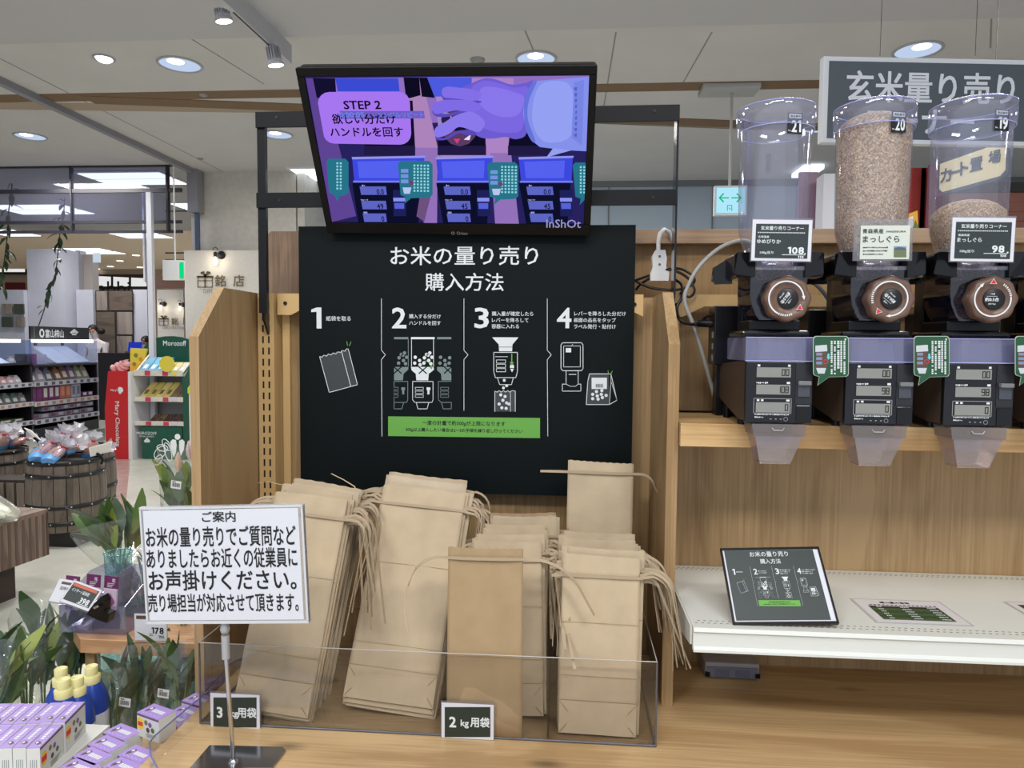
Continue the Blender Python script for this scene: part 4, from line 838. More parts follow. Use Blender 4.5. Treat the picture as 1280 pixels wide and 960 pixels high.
B0, T0 = px_bag((605, 919), (607, 684), 1.18); bag('paper_bag', 'single darker brown kraft bag standing upright behind the two kilogram sign', None, B0, T0, .127, m=kB, left=(.095, .05, 1.25, -.02, 0), right=(.16, .09, 1.05, .05, 0), tie=.018, flap=0, bulge=.004)
B0, T0 = P(745, 800, Y=1.39), P(751, 577, Y=1.42); B0.z = CT + .0045; bag('paper_bag', 'tall kraft bag sticking up highest behind the rightmost stack', None, B0, T0, .130, m=kA, left=(.055, .2, .02, 0, 0), right=(.075, .028, 1.15, 0, 0), tie=.022, flap=0, bulge=.003)
for k in range(6):
    B0, T0 = P(655, 800, Y=1.345), P(655 + R.uniform(-3, 3), 646 + R.uniform(-4, 5), Y=1.36); B0.z = CT + .0045; d_ = V((0, k * .0055, 0)); bag('paper_bag', '%s kraft bag of the short stack at the very back of the bin' % ORD[k], 'bags in the short back stack', B0 + d_, T0 + d_, .13, m=(kA, kC, kB)[k % 3], right=(.05, .03, 1.4, .1, 0), detail=False, flap=0, t=.0035)
# loose curling strips
for (pts, lab) in ((((414, 592, 1.40), (430, 600, 1.38), (443, 608, 1.36), (450, 622, 1.35)), 'thin curled paper tie sticking up between the two left stacks'),
                   (((318, 615, 1.40), (322, 604, 1.38), (335, 602, 1.36), (352, 606, 1.34)), 'thin curled paper tie arching at the left back of the leftmost stack'),
                   (((510, 790, 1.17), (506, 765, 1.17), (508, 735, 1.17), (520, 708, 1.16), (540, 697, 1.15)), 'pale paper tie hanging down over the wide leaning stack')):
    mb = MB().tube([P(a, b, Y=c) for a, b, c in pts], .0011, 6, flat=.5); o = obj('paper_tie', mb, mat('pale_strip', (214, 196, 160), .8)); tag(o, lab, 'paper tie')
# ---- size cards
def card(px0, py0, px1, py1, Y, text, lab):
    t = thing('size_card', lab, 'sign', P((px0 + px1) / 2, py1, Y=Y)); f = front(px0, py0, Y, t)
    obj('holder', f.pbox(px0 - 1, py0 - 1.5, px1 + 1, py1 + 1, -.003, .0), clear('holder_clear', (235, 235, 238), .2, .1, (220, 220, 225)), t); obj('card', f.pbox(px0, py0, px1, py1, .0, .0006), mat('card_white', (214, 216, 226), .5), t)
    f.rect(mat('card_green', (38, 50, 42), .5), px0 + 4, py0 + 5.5, px1 - 4, py1 - 4, .0009)
    cx, cy = (px0 + px1) / 2, (py0 + py1) / 2
    f.text(wprint, text[0], px0 + (14 if text[0] == '2' else 12), cy + .5, h=13.5, bold=.04, z=.0012); f.text(wprint, 'kg', px0 + (29 if text[0] == '2' else 30), cy + 3, h=11, bold=.03, z=.0012); f.text(wprint, '用袋', px1 - 17 + (0 if text[0] == '2' else 1), cy + 1, w=24, h=13, bold=.04, z=.0012); f.done()
card(263, 866, 325, 913, 1.144, '3', 'dark green card reading 3 kg bags, at the left end of the bin'); card(552, 878, 617, 925, 1.144, '2', 'dark green card reading 2 kg bags, at the middle of the bin')
# ================================================================ notice on a stand
nt_ = thing('notice_stand', 'white notice with black Japanese lines on a chrome table stand', 'sign stand', P(292, 952, Z=CT))
bp = [P(x, y, Z=CT) for x, y in ((262, 934), (353, 936), (357, 940), (340, 962), (300, 962), (296, 975), (330, 990), (200, 1010), (238, 962))]
obj('base', MB().extr([(p.x, p.y, CT + .0006) for p in bp][::-1], (0, 0, .003)), mat('mirror_plate', (150, 152, 158), .12, .95), nt_, bevel=.0006)
A_ = P(292, 953, Z=CT + .003); B_ = P(282.5, 820, Y=A_.y + .005); C_ = P(281, 780, Y=A_.y + .006)
obj('pole', MB().tube([A_, B_], .0034, 16), chrome, nt_); obj('pole_foot', MB().lathe([(.008, 0), (.008, .003), (.0045, .006)], 20, M=tr(*A_)), chrome, nt_)
obj('sleeve', MB().tube([B_ - V((0, 0, .004)), B_.lerp(C_, .65)], .0062, 16), mat('grey_clear_plastic', (176, 178, 184), .2, .3), nt_, bevel=.001)
obj('ball_joint', MB().lathe([(.001, -.009), (.006, -.006), (.0075, 0), (.006, .006), (.004, .011)], 20, M=tr(*B_.lerp(C_, .85))), mat('grey_clear_plastic'), nt_)
YS = A_.y - .002; n0, n1, n2, n3 = P(173, 634, Y=YS), P(379, 630, Y=YS), P(381, 777, Y=YS), P(181, 780, Y=YS)
nf = Face(n0, n1 - n0, n3 - n0 + (n2 - n1), nt_); nw, nh = (n1 - n0).length - .003, ((n3 - n0).length + (n2 - n1).length) / 2
nf.O = nf.O + nf.u * .003
obj('clear_holder', nf.box(0, 0, nw, nh, -.006, .0035), clear('holder_thick', (240, 240, 244), .25, .22, (225, 226, 232)), nt_, bevel=.001)
obj('holder_rim', nf.box(0, 0, nw, .0035, -.0062, .0038), mat('rim_milky', (205, 208, 214), .3), nt_); obj('holder_rim', nf.box(0, nh - .0045, nw, nh, -.0062, .0038), mat('rim_milky'), nt_)
for x0 in (0, nw - .003): obj('holder_rim', nf.box(x0, .003, x0 + .003, nh - .004, -.0062, .0038), mat('rim_milky'), nt_)
obj('paper', nf.box(.006, .005, nw - .007, nh - .006, .0036, .004), mat('paper_white', (216, 220, 230), .5), nt_)
for (t, cx, cy, wd, hd) in (('ご案内', 275, 645, 42, 13), ('お米の量り売りでご質問など', 277, 669.5, 187, 25), ('ありましたらお近くの従業員に', 278, 696.5, 188, 24.5), ('お声掛けください。', 279, 724, 184, 25), ('売り場担当が対応させて頂きます。', 280, 752, 187, 23)):
    nf.text(kprint, t, cx, cy, w=wd, h=hd, bold=.022, z=.0044, res=3)
nf.done()
# curved clear guard on the left edge of the counter
gpts = [P(248, 862, Z=.9), P(196, 914, Z=.9)]; cg = thing('clear_guard', 'bent clear plastic guard at the left edge of the counter', 'guard', (gpts[1].x, gpts[1].y, CT))
mb = MB(); top = [P(x, y, Z=.885) for x, y in ((262, 862), (225, 893), (193, 920))]; top += [P(x, y, Z=.885) for x, y in ((187, 928), (188, 943), (196, 958), (212, 980), (235, 1010))]
mb.ribbon([p - V((0, 0, .022)) for p in top], (0, 0, 1), .044, .0008); obj('sheet', mb, acryl, cg); obj('edge', MB().tube(top, .0013, 6), mat('edge_blue', (92, 104, 150), .2), cg)
# ================================================================ easel panel and laminated sheets
q0, q1, q2, q3 = P(900, 686, Y=1.25), P(1023, 684, Y=1.25), P(1047, 776, Y=1.16), P(920, 781, Y=1.16)
ez = thing('easel_panel', 'small black framed copy of the rice instructions standing on the white shelf', 'sign', ((q2 + q3) / 2))
zoff = V((0, 0, 1.0462 - min(q2.z, q3.z))); ef = Face(q0, q1 - q0, q3 - q0, ez); ewd, eh = (q1 - q0).length, (q3 - q0).length
for (x0, y0, x1, y1) in ((0, 0, ewd, .004), (0, eh - .004, ewd, eh), (0, 0, .003, eh), (ewd - .003, 0, ewd, eh)): obj('frame_bar', ef.box(x0, y0, x1, y1, -.004, .0035), blackP, ez, bevel=.0008)
obj('backing', ef.box(.002, .002, ewd - .002, eh - .002, -.004, 0), blackP, ez); obj('paper', ef.box(.003, .004, ewd - .003, eh - .004, 0, .0008), mat('paper_white'), ez)
obj('print_sheet', ef.box(.006, .0045, ewd - .011, eh - .0065, .0008, .0012), mat('easel_green', (48, 60, 60), .45), ez)
obj('strut', MB().extr([ef.W(ewd * .45, .03, -.004), ef.W(ewd * .55, .03, -.004), ef.W(ewd * .55, .03, -.004) + V((0, .03, -.06)), ef.W(ewd * .45, .03, -.004) + V((0, .03, -.06))], (0, .002, 0)), blackP, ez)
ke = (ewd - .02) / 420; mf = MFace(ef.W(.008, .004, .0012), ef.u, ef.v, ez, ke, 373, 300); mf.v = ef.v * ((eh - .012) / (300 * ke)); instructions(mf, z2, 1.0)
for (pp, lab, tit) in ((((1062, 748), (1174, 752), (1219, 783), (1090, 778)), 'laminated sheet with a dark green quantity table lying on the white shelf', True), (((1254, 752), (1350, 755), (1400, 786), (1285, 782)), 'second laminated sheet cut by the right edge of the frame', False)):
    c = [P(*p, Z=1.0456) for p in pp]; w0 = c[1] - c[0]; L_ = thing('laminated_sheet', lab, 'sheet', c[0]); f = Face((c[0].x, c[0].y, 1.0456), (1, 0, 0), (0, -1, 0), L_); W_, H_ = w0.length, .112
    obj('laminate', f.box(0, 0, W_, H_, 0, .0004), mat('laminate_grey', (196, 196, 196), .25), L_); obj('paper', f.box(.004, .004, W_ - .004, H_ - .004, .0004, .0006), mat('lam_paper', (222, 222, 228), .3), L_)
    if tit:
        g_ = mat('table_green', (46, 70, 44), .5); g2_ = mat('table_green_light', (62, 92, 58), .5)
        f.lrect(mat('table_head', (34, 40, 36), .5), .018, .035, W_ - .02, .045, .0009)
        for k in range(5): f.lrect(g_ if k % 2 else g2_, .018, .045 + k * .0105, W_ - .02, .0555 + k * .0105, .0009)
        f.ltext(kprint, '購入量の目安', W_ * .45, .018, w=.05, h=.0085, z=.001)
        for j in range(16): f.lrect(kprint, .022 + j * .0072, .028, .0265 + j * .0072, .0315, .0009)
        for k in range(6):
            for (x, s_) in ((.03, 3), (.07, 5), (.115, 5)):
                for j in range(s_): f.lrect(wprint, x + j * .003, .0378 + k * .0103, x + .002 + j * .003, .0418 + k * .0103, .0012)
    else: f.lrect(mat('lam_brown', (70, 58, 50), .5), .014, .016, W_ - .014, H_ - .014, .0009)
    f.done()
# ================================================================ rice dispensers
pclear = clear('hopper_plastic', (246, 246, 252), .34, .05, (224, 228, 255)); plid = clear('lid_plastic', (240, 242, 253), .4, .09, (222, 226, 255))
pdark = clear('drum_plastic', (160, 156, 184), .3, .04, (110, 106, 150)); pbox = clear('cover_plastic', (228, 228, 246), .35, .14, (196, 200, 246)); smoke = clear('spout_plastic', (246, 240, 240), .5, .05, (220, 208, 210)); smokeD = clear('spout_collar_plastic', (216, 208, 206), .4, .2, (176, 166, 164))
riceM = bpy.data.materials.new('brown_rice'); riceM.use_nodes = True
def _rice():
    nt = riceM.node_tree; N = nt.nodes; L = nt.links; b = N['Principled BSDF']; b.inputs['Roughness'].default_value = .6
    tc = N.new('ShaderNodeTexCoord'); nz = N.new('ShaderNodeTexNoise'); nz.inputs['Scale'].default_value = 90
    mp = N.new('ShaderNodeMix'); mp.data_type = 'RGBA'; mp.inputs[0].default_value = .02; L.new(tc.outputs['Object'], mp.inputs[6]); L.new(nz.outputs['Color'], mp.inputs[7]); L.new(tc.outputs['Object'], nz.inputs['Vector'])
    v = N.new('ShaderNodeTexVoronoi'); v.inputs['Scale'].default_value = 330; L.new(mp.outputs[2], v.inputs['Vector'])
    r = N.new('ShaderNodeValToRGB'); r.color_ramp.elements[0].position = 0; r.color_ramp.elements[0].color = lin((250, 226, 186)); r.color_ramp.elements[1].position = .75; r.color_ramp.elements[1].color = lin((160, 130, 100))
    L.new(v.outputs['Distance'], r.inputs[0])
    sp = N.new('ShaderNodeSeparateColor'); L.new(v.outputs['Color'], sp.inputs[0]); mr = N.new('ShaderNodeMapRange'); mr.inputs[3].default_value = .62; mr.inputs[4].default_value = 1.12; L.new(sp.outputs[0], mr.inputs[0])
    mx = N.new('ShaderNodeVectorMath'); mx.operation = 'SCALE'; L.new(r.outputs[0], mx.inputs[0]); L.new(mr.outputs[0], mx.inputs['Scale']); L.new(mx.outputs[0], b.inputs['Base Color'])
    bp = N.new('ShaderNodeBump'); bp.invert = True; bp.inputs['Distance'].default_value = .0015; bp.inputs['Strength'].default_value = .8; L.new(v.outputs['Distance'], bp.inputs['Height']); L.new(bp.outputs[0], b.inputs['Normal'])
_rice()
knobM = mat('knob_brown', (112, 86, 74), .38); knobD = mat('knob_brown_dark', (74, 58, 52), .4); bodyM = mat('scale_side_brown', (74, 60, 50), .5); lcdM = mat('lcd_grey', (138, 142, 138), .25); segM = mat('lcd_digit', (24, 26, 24), .5); clampM = mat('clamp_black', (12, 12, 16), .14)
SEG = {'0': 'abcdef', '1': 'bc', '8': 'abcdefg', '9': 'abcdfg', '6': 'acdefg', '3': 'abcdg', '2': 'abged'}
def seg7(f, s, xr, yc, h, w):
    x = xr - w
    for ch in s[::-1]:
        if ch == '.': f.lrect(segM, x + w * 1.05, yc + h / 2 - .0006, x + w * 1.05 + .0006, yc + h / 2, .0011); continue
        p = {'a': (x, yc - h / 2, x + w, yc - h / 2), 'b': (x + w, yc - h / 2, x + w, yc), 'c': (x + w, yc, x + w, yc + h / 2), 'd': (x, yc + h / 2, x + w, yc + h / 2), 'e': (x, yc, x, yc + h / 2), 'f': (x, yc - h / 2, x, yc), 'g': (x, yc, x + w, yc)}
        for k in SEG[ch]: a = p[k]; f.lline(segM, [(a[0], a[1]), (a[2], a[3])], .0013, .0011)
        x -= w + .0022
LOC = V((0, 0, 0))
def L1(x0, x1, y0, y1, z0, z1): return MB().b(x0, x1, y0, y1, z0, z1)
def dispenser(X, lab, fill, num, lcd, knob_rot):
    T = thing('rice_dispenser', lab, 'dispenser', (X, 1.26, 1.3625))
    SX = [.009]
    def o(n, mb, m, **k): mb.v = [(p[0] + SX[0], p[1], p[2]) for p in mb.v]; return obj(n, mb, m, T, True, **k)
    # scale unit
    sd = MB().extr([(-.054, -.04, .012), (-.054, .0, .010), (-.054, .19, .040), (-.054, .19, .100), (-.054, .02, .110), (-.054, -.04, .111)], (.108, 0, 0)); o('scale_body', sd, bodyM, bevel=.002)
    for (x, y) in ((-.045, .015), (.045, .015), (-.045, .13), (.045, .13)): o('foot', MB().lathe([(.007, 0), (.007, .02 + max(0, y - .1) * .4)], 12, M=tr(x, y, 0)), blackP)
    o('front_panel', L1(-.0545, .0545, -.047, -.036, .008, .112), mat('panel_black', (20, 22, 28), .3), bevel=.0025)
    f = MFace((-.0535, -.0472, .111), (1, 0, 0), (0, 0, -1), T, .001365, 938, 452, True); ff_ = MFace((-.0535 + SX[0], -.0472, .111), (1, 0, 0), (0, 0, -1), T, .001365, 938, 452, True)
    for i, (y0, y1) in enumerate(((459, 471), (480, 492), (501.5, 514))):
        x0, y0_ = f.L(950, y0); x1, y1_ = f.L(990.5, y1); o('display', f.box(x0, y0_, x1, y1_, 0, .0007), lcdM)
        seg7(ff_, lcd[i], x1 - .0035, (y0_ + y1_) / 2, .0098, .0042)
    ff_.rect(wprint, 951, 455.5, 954, 458, .0004); ff_.rect(wprint, 987, 455.5, 990, 458, .0004); ff_.dashes(wprint, 950, 476.5, 964, 479, 7); ff_.rect(wprint, 986, 476.5, 990, 479, .0004)
    ff_.rect(wprint, 951, 498, 954, 500.3, .0004); ff_.rect(wprint, 956, 498, 959, 500.3, .0004); ff_.rect(wprint, 986, 498, 990, 500.3, .0004)
    ff_.line(mat('panel_line', (150, 152, 156), .5), [(947.5, 497), (992, 497), (992, 515), (947.5, 515)], .7, .0004, closed=True)
    ff_.dashes(wprint, 949, 515.8, 990, 517.4, 20); ff_.dashes(wprint, 949, 519, 960, 521, 6)
    ff_.lcirc(mat('panel_line'), *f.L(986, 522), .0036, .0004); ff_.lcirc(mat('panel_black'), *f.L(986, 522), .0028, .0006)
    for x in (967, 973, 979): ff_.rect(mat('panel_line'), x, 521.5, x + 2.2, 522.6, .0004)
    ff_.done()
    x0, y0_ = f.L(996.5, 454); x1, y1_ = f.L(1015.5, 503); slot = mat('slider_slot', (36, 38, 44), .35)
    o('slider_slot', f.box(x0, y0_, x1, y1_, 0, .0008), slot); xa, ya = f.L(998.5, 475); xb, yb_ = f.L(1013.5, 480); o('slider_lever', f.box(xa, ya, xb, yb_, .0008, .009), mat('lever_grey', (118, 120, 124), .4), bevel=.001)
    xa, ya = f.L(999, 480); xb, yb_ = f.L(1013, 494); o('slider_plate', f.box(xa, ya, xb, yb_, .0008, .003), mat('slider_grey', (70, 74, 84), .3))
    xa, ya = f.L(998, 505); xb, yb_ = f.L(1014, 526); o('sensor_window', f.box(xa, ya, xb, yb_, 0, .0012), mat('gloss_black', (8, 8, 10), .08), bevel=.001)
    # clear cover over the scale pan
    z0, z1 = .112, .150
    for (a, b_, c, d) in ((-.056, .056, -.047, -.0455), (-.056, -.0545, -.0455, .09), (.0545, .056, -.0455, .09)): o('cover', L1(a, b_, c, d, z0, z1), pbox)
    o('cover_top', L1(-.056, .056, -.047, .09, z1, z1 + .0015), pbox); o('cover_edge', MB().tube([(-.056, -.047, z1 + .001), (.056, -.047, z1 + .001)], .0008, 6), mat('edge_violet', (176, 180, 240), .2)); o('cover_edge', MB().tube([(-.056, -.0475, z0), (.056, -.0475, z0)], .0009, 6), mat('edge_violet'))
    o('pan', MB().extr([(-.03, -.03, z0 + .002), (.03, -.03, z0 + .002), (.024, -.03, z1 - .006), (-.024, -.03, z1 - .006)], (0, .06, 0)), smoke)
    # collar and spout
    SX[0] = .018
    o('spout_collar', MB().extr([(-.052, -.050, .007), (.036, -.050, .007), (.034, -.050, -.013), (-.049, -.050, -.013)], (0, .056, 0)), smokeD, bevel=.002)
    s0 = [(-.046, -.048, -.013), (.031, -.048, -.013), (.031, .004, -.013), (-.046, .004, -.013)]; s1 = [(-.036, -.044, -.060), (.013, -.044, -.060), (.013, -.006, -.060), (-.036, -.006, -.060)]
    sm = MB().add(s0 + s1, [(0, 1, 5, 4), (1, 2, 6, 5), (2, 3, 7, 6), (3, 0, 4, 7)]); o('spout', sm, smoke, solid=.0015)
    o('spout_rim', MB().tube(s1 + [s1[0]], .0009, 6), clear('spout_rim', (230, 220, 220), .5, .3, (210, 195, 195)))
    o('spout_latch', MB().tube([(-.02, -.0515, .001), (-.017, -.0525, -.003), (-.003, -.0525, -.003), (0, -.0515, .001)], .0007, 6), mat('latch_grey', (200, 196, 194), .4))
    # stand plate and neck
    SX[0] = .004
    o('base_plate', L1(-.056, .054, -.042, .06, .1525, .163), clampM, bevel=.004); o('neck', L1(-.044, .040, -.036, .045, .163, .180), blackP, bevel=.002)
    o('stand_column', L1(-.03, .03, .075, .11, .1525, .30), blackP, bevel=.002)
    # drum housing
    prof = [(-.046, .262), (-.046, .222), (-.043, .205), (-.036, .188), (-.030, .180), (.030, .180), (.038, .19), (.044, .21), (.046, .262)]
    o('drum_housing', MB().extr([(x, -.046, z) for x, z in prof], (0, .088, 0), smooth=False), pdark, bevel=.002)
    rot = MB().lathe([(.010, -.038), (.010, .034)], 16, M=tr(.004, 0, .218) @ rx(90)); 
    for k in range(6): rot.b(-.0015, .0015, .0, .034, -.032, .032, M=tr(.004, 0, .218) @ ry(60 * k) @ rx(90) @ rx(-90) @ Matrix(((1, 0, 0, 0), (0, 0, 1, 0), (0, 1, 0, 0), (0, 0, 0, 1))))
    o('drum_rotor', rot, mat('rotor_navy', (34, 34, 58), .3))
    o('loose_rice', MB().extr([(-.040, -.036, .262), (-.036, -.036, .245), (.01, -.036, .25), (.03, -.036, .262), (.03, -.036, .268), (-.04, -.036, .268)], (0, .06, 0)), riceM, kind='stuff')
    if fill > 0: o('loose_rice', MB().extr([(-.014, -.040, .186), (.03, -.040, .186), (.038, -.040, .205), (.02, -.040, .225), (-.002, -.040, .235), (-.012, -.040, .215)], (0, .06, 0)), riceM, kind='stuff')
    # clamps
    for s_ in (-1, 1):
        mb = MB().extr([(s_ * .040, -.052, .250), (s_ * .068, -.050, .250), (s_ * .072, -.044, .256), (s_ * .072, -.044, .288), (s_ * .068, -.050, .291), (s_ * .040, -.052, .291)], (0, .075, 0)); o('clamp', mb, clampM, bevel=.003)
        mb = MB().extr([(s_ * .060, .02, .245), (s_ * .086, .03, .245), (s_ * .092, .034, .252), (s_ * .090, .034, .275), (s_ * .070, .02, .288)], (0, .012, 0)); o('clamp_lever', mb, clampM, bevel=.002)
    o('throat', MB().lathe([(.045, .262), (.0455, .300)], 40, cap=(False, False)), pclear, solid=.001); o('throat_band', MB().b(-.045, .045, -.0495, -.046, .262, .268), pclear)
    # hopper
    prof = [(.040, .268), (.0425, .280), (.0435, .288), (.0455, .298), (.0520, .318), (.0550, .331), (.0563, .345), (.0585, .500)]
    o('hopper', MB().lathe(prof, 56, cap=(False, False)), pclear)
    lid = thing  # noqa
    lo = o('lid', MB().lathe([(.0612, .496), (.0628, .499), (.0636, .528), (.0625, .535), (.057, .538), (.03, .541), (.001, .542)], 56, cap=(False, False)), plid)
    for (r_, z) in ((.0616, .4965), (.0630, .534)): o('lid_ring', MB().tube([(r_ * math.cos(k * math.pi / 24), r_ * math.sin(k * math.pi / 24), z) for k in range(49)], .0007, 5, cap=False), mat('edge_violet'))
    if fill > 0:
        zt_ = .30 + fill; pr_ = [(r_ * .972, z) for r_, z in prof if z < zt_ - .012] ; last = pr_[-1][0]
        if fill < .15: pr_ += [(.0545, zt_ - .015), (.042, zt_ - .003), (.03, zt_ + .003), (.012, zt_ + .007), (.001, zt_ + .008)]
        else: pr_ += [(.0562, .503), (.050, .511), (.040, .518), (.028, .523), (.012, .527), (.001, .528)]
        o('rice', MB().lathe(pr_, 48), riceM, kind='stuff')
    # number sticker
    a0 = math.radians(-90 + 14); r_ = .0592
    u = V((-math.sin(a0), math.cos(a0), 0)); fs = MFace(V((SX[0], 0, 0)) + V((r_ * math.cos(a0), r_ * math.sin(a0), .512)) - u * .013 + V((math.cos(a0), math.sin(a0), 0)) * .0012, u, (0, 0, -1), T, .0012, 975, 139, True)
    a1, b1 = fs.L(975, 139); a2, b2 = fs.L(996.5, 166.5); obj('number_sticker', fs.box(a1, b1, a2, b2, -.0008, 0), mat('sticker_black', (18, 20, 26), .4), T, True)
    if num: fs.rect(wprint, 977, 140.5, 994.5, 146, .0002); fs.text(kprint, '商品番号', 986, 143.3, w=15, h=3.6, z=.0004); fs.text(wprint, num, 987.5, 156.5, w=14, h=16, bold=.04, z=.0004); fs.text(wprint, 'No.', 978, 162.5, w=4, z=.0004); fs.done()
    # knob
    kx, kz = .008, .214; Mk = tr(kx, -.046, kz) @ rx(90)
    kn = o('dial_knob', MB().lathe([(.0335, 0), (.0365, .004), (.0365, .022), (.0345, .0265), (.0285, .0285), (.0255, .0265), (.0205, .0235), (.016, .0235), (.001, .0235)], 96, M=Mk, flute=lambda a, z: .035 * math.cos(8 * a) if z < .0275 else 0), knobM)
    o('dial_cap', MB().lathe([(.0165, .023), (.0165, .0262), (.0155, .0268), (.001, .0268)], 40, M=Mk), mat('sticker_black'))
    c = (kx, -.046 - .0288, kz); co, si = math.cos(math.radians(knob_rot)), math.sin(math.radians(knob_rot))
    fk = Face(c, (co, 0, -si), (-si, 0, -co), T, True)
    def ring(a0, a1, r0, r1, n=24):
        for k in range(n):
            p, q = math.radians(a0 + (a1 - a0) * k / n), math.radians(a0 + (a1 - a0) * (k + 1) / n)
            fk.lpoly(wprint, [(r0 * math.cos(p), r0 * math.sin(p)), (r1 * math.cos(p), r1 * math.sin(p)), (r1 * math.cos(q), r1 * math.sin(q)), (r0 * math.cos(q), r0 * math.sin(q))], .0004)
    ring(-8, 228, .0262, .0285); 
    for k in range(7): p = math.radians(-12 - k * 7); fk.lline(wprint, [(.0262 * math.cos(p), .0262 * math.sin(p)), (.0285 * math.cos(p), .0285 * math.sin(p))], .0018, .0004)
    p = math.radians(234); fk.lpoly(wprint, [(.0245 * math.cos(p - .12), .0245 * math.sin(p - .12)), (.0300 * math.cos(p - .12), .0300 * math.sin(p - .12)), (.0285 * math.cos(p + .12), .0285 * math.sin(p + .12))], .0005)
    fk.lpoly(wprint, [(-.0055, -.0235), (0, -.0325), (.0055, -.0235)], .0004); fk.lpoly(redprint, [(-.0043, -.0241), (0, -.0311), (.0043, -.0241)], .0006)
    z_ = -.0018; fk.ltext(wprint, '約0.5合', 0, .0008, w=.021, h=.006, bold=.04, z=z_); fk.ltext(wprint, '一目盛', 0, -.008, w=.0085, h=.0026, z=z_); fk.ltext(wprint, '(約75g)', 0, .0078, w=.011, h=.003, z=z_)
    fk.lrect(wprint, -.008, -.0045, .008, -.0040, z_); fk.done()
    return T
KX = [P(x, 374, Y=1.19).x - .006 for x in (980, 1109, 1237)]; KX.append(KX[2] + (KX[2] - KX[1]))
dispenser(KX[0], 'empty clear rice dispenser marked 21, leftmost on the oak shelf', 0, '21', ('0.0', '108', '0'), 125)
dispenser(KX[1], 'rice dispenser marked 20, its hopper full of brown rice to the lid', .24, '20', ('0.0', '98', '0'), 220)
dispenser(KX[2], 'rice dispenser marked 19, its hopper about one fifth full of brown rice', .075, '19', ('0.0', '98', '0'), 0)
dispenser(KX[3], 'fourth rice dispenser, cut off by the right edge of the frame', .07, '', ('0.0', '0', '0'), 30)
# price cards clipped in front of the hoppers
def price(px0, py0, px1, py1, lab, name, price_, sub, tilt=0):
    Y = 1.165; t = thing('price_card', lab, 'price card', P((px0 + px1) / 2, py1, Y=Y)); c = P((px0 + px1) / 2, (py0 + py1) / 2, Y=Y)
    co, si = math.cos(math.radians(tilt)), math.sin(math.radians(tilt)); k = 1.165 / 890; w_, h_ = (px1 - px0), (py1 - py0)
    u = V((co, 0, -si)); v = V((-si, 0, -co)); f = MFace(c - u * w_ / 2 * k - v * h_ / 2 * k, u, v, t, k, 0, 0)
    obj('holder', f.box(-.0015, -.003, w_ * k + .0015, h_ * k + .0015, -.0035, -.0005), clear('holder_clear'), t); obj('card', f.box(0, 0, w_ * k, h_ * k, -.0005, .0003), mat('card_white'), t)
    obj('clip', MB().tube([f.W(w_ * k / 2, h_ * k * .6, -.003), f.W(w_ * k / 2, h_ * k * .6, -.016)], .003, 8), clear('holder_clear'), t)
    f.rect(mat('card_slate', (40, 50, 54), .5), 4, 5, w_ - 4, h_ - 3, .0006)
    f.text(wprint, '玄米量り売りコーナー', w_ / 2, 10, w=w_ * .72, h=5, z=.0009)
    for k_ in range(26): f.rect(wprint, 6.5 + k_ * (w_ - 14) / 26, 14.8, 7.8 + k_ * (w_ - 14) / 26, 16, .0009)
    f.text(wprint, name[0], 13.5, 20.5, w=13, h=2.8, z=.0009); f.text(wprint, name[1], 20, 26, w=28, h=5.2, z=.0009); f.text(wprint, '100g当り', 18, 39.5, w=16, h=4, z=.0009)
    f.text(wprint, price_, w_ - 18, 36.5, w=19 if len(price_) > 2 else 14, h=8.5, bold=.045, z=.0009); f.rect(wprint, w_ - 34, 41.3, w_ - 7, 42, .0009); f.text(wprint, sub, w_ - 12, 44.2, w=7, h=3, bold=.03, z=.0009); f.rect(wprint, w_ - 8, 39.5, w_ - 6.2, 41, .0009); f.done()
price(942, 276, 1012, 325, 'dark price card on the empty leftmost hopper', ('北海道産', 'ゆめぴりか'), '108', '119', 1.0); price(1193, 274, 1264, 325, 'dark price card on the hopper that is one fifth full', ('青森県産', 'まっしぐら'), '98', '108', .8)
t = thing('price_card', 'clear holder with a white card and a small field photo, on the hopper marked 20', 'price card', P(1106, 325, Y=1.165)); f = front(1068, 274, 1.165, t)
obj('holder', f.pbox(1068, 274, 1140, 326, -.003, 0), clear('holder_clear'), t); obj('card', f.pbox(1076, 282, 1136, 324, 0, .0006), mat('card_cream', (206, 214, 206), .5), t)
obj('clip', MB().tube([P(1106, 305, Y=1.168), P(1106, 305, Y=1.184)], .003, 8), clear('holder_clear'), t)
f.text(kprint, '青森県産', 1091, 289, w=26, h=6, bold=.006, z=.001); f.text(kprint, 'MASSIGURA', 1120, 289.5, w=24, h=2.2, bold=.006, z=.001); f.text(kprint, 'まっしぐら', 1101, 299, w=46, h=8.5, bold=.012, z=.001)
for k in range(3): f.dashes(kprint, 1078.5, 308.5 + k * 4.2, 1110 if k < 2 else 1104, 310.5 + k * 4.2, 14, .001)
f.rect(mat('photo_sky', (120, 140, 160), .5), 1117, 308, 1132.5, 313, .001); f.poly(mat('photo_hill', (70, 90, 120), .5), [(1117, 313), (1117, 311), (1122, 309), (1128, 309.5), (1132.5, 311), (1132.5, 313)], .0012); f.rect(mat('photo_field', (104, 116, 84), .5), 1117, 312.5, 1132.5, 321.5, .0013); f.done()
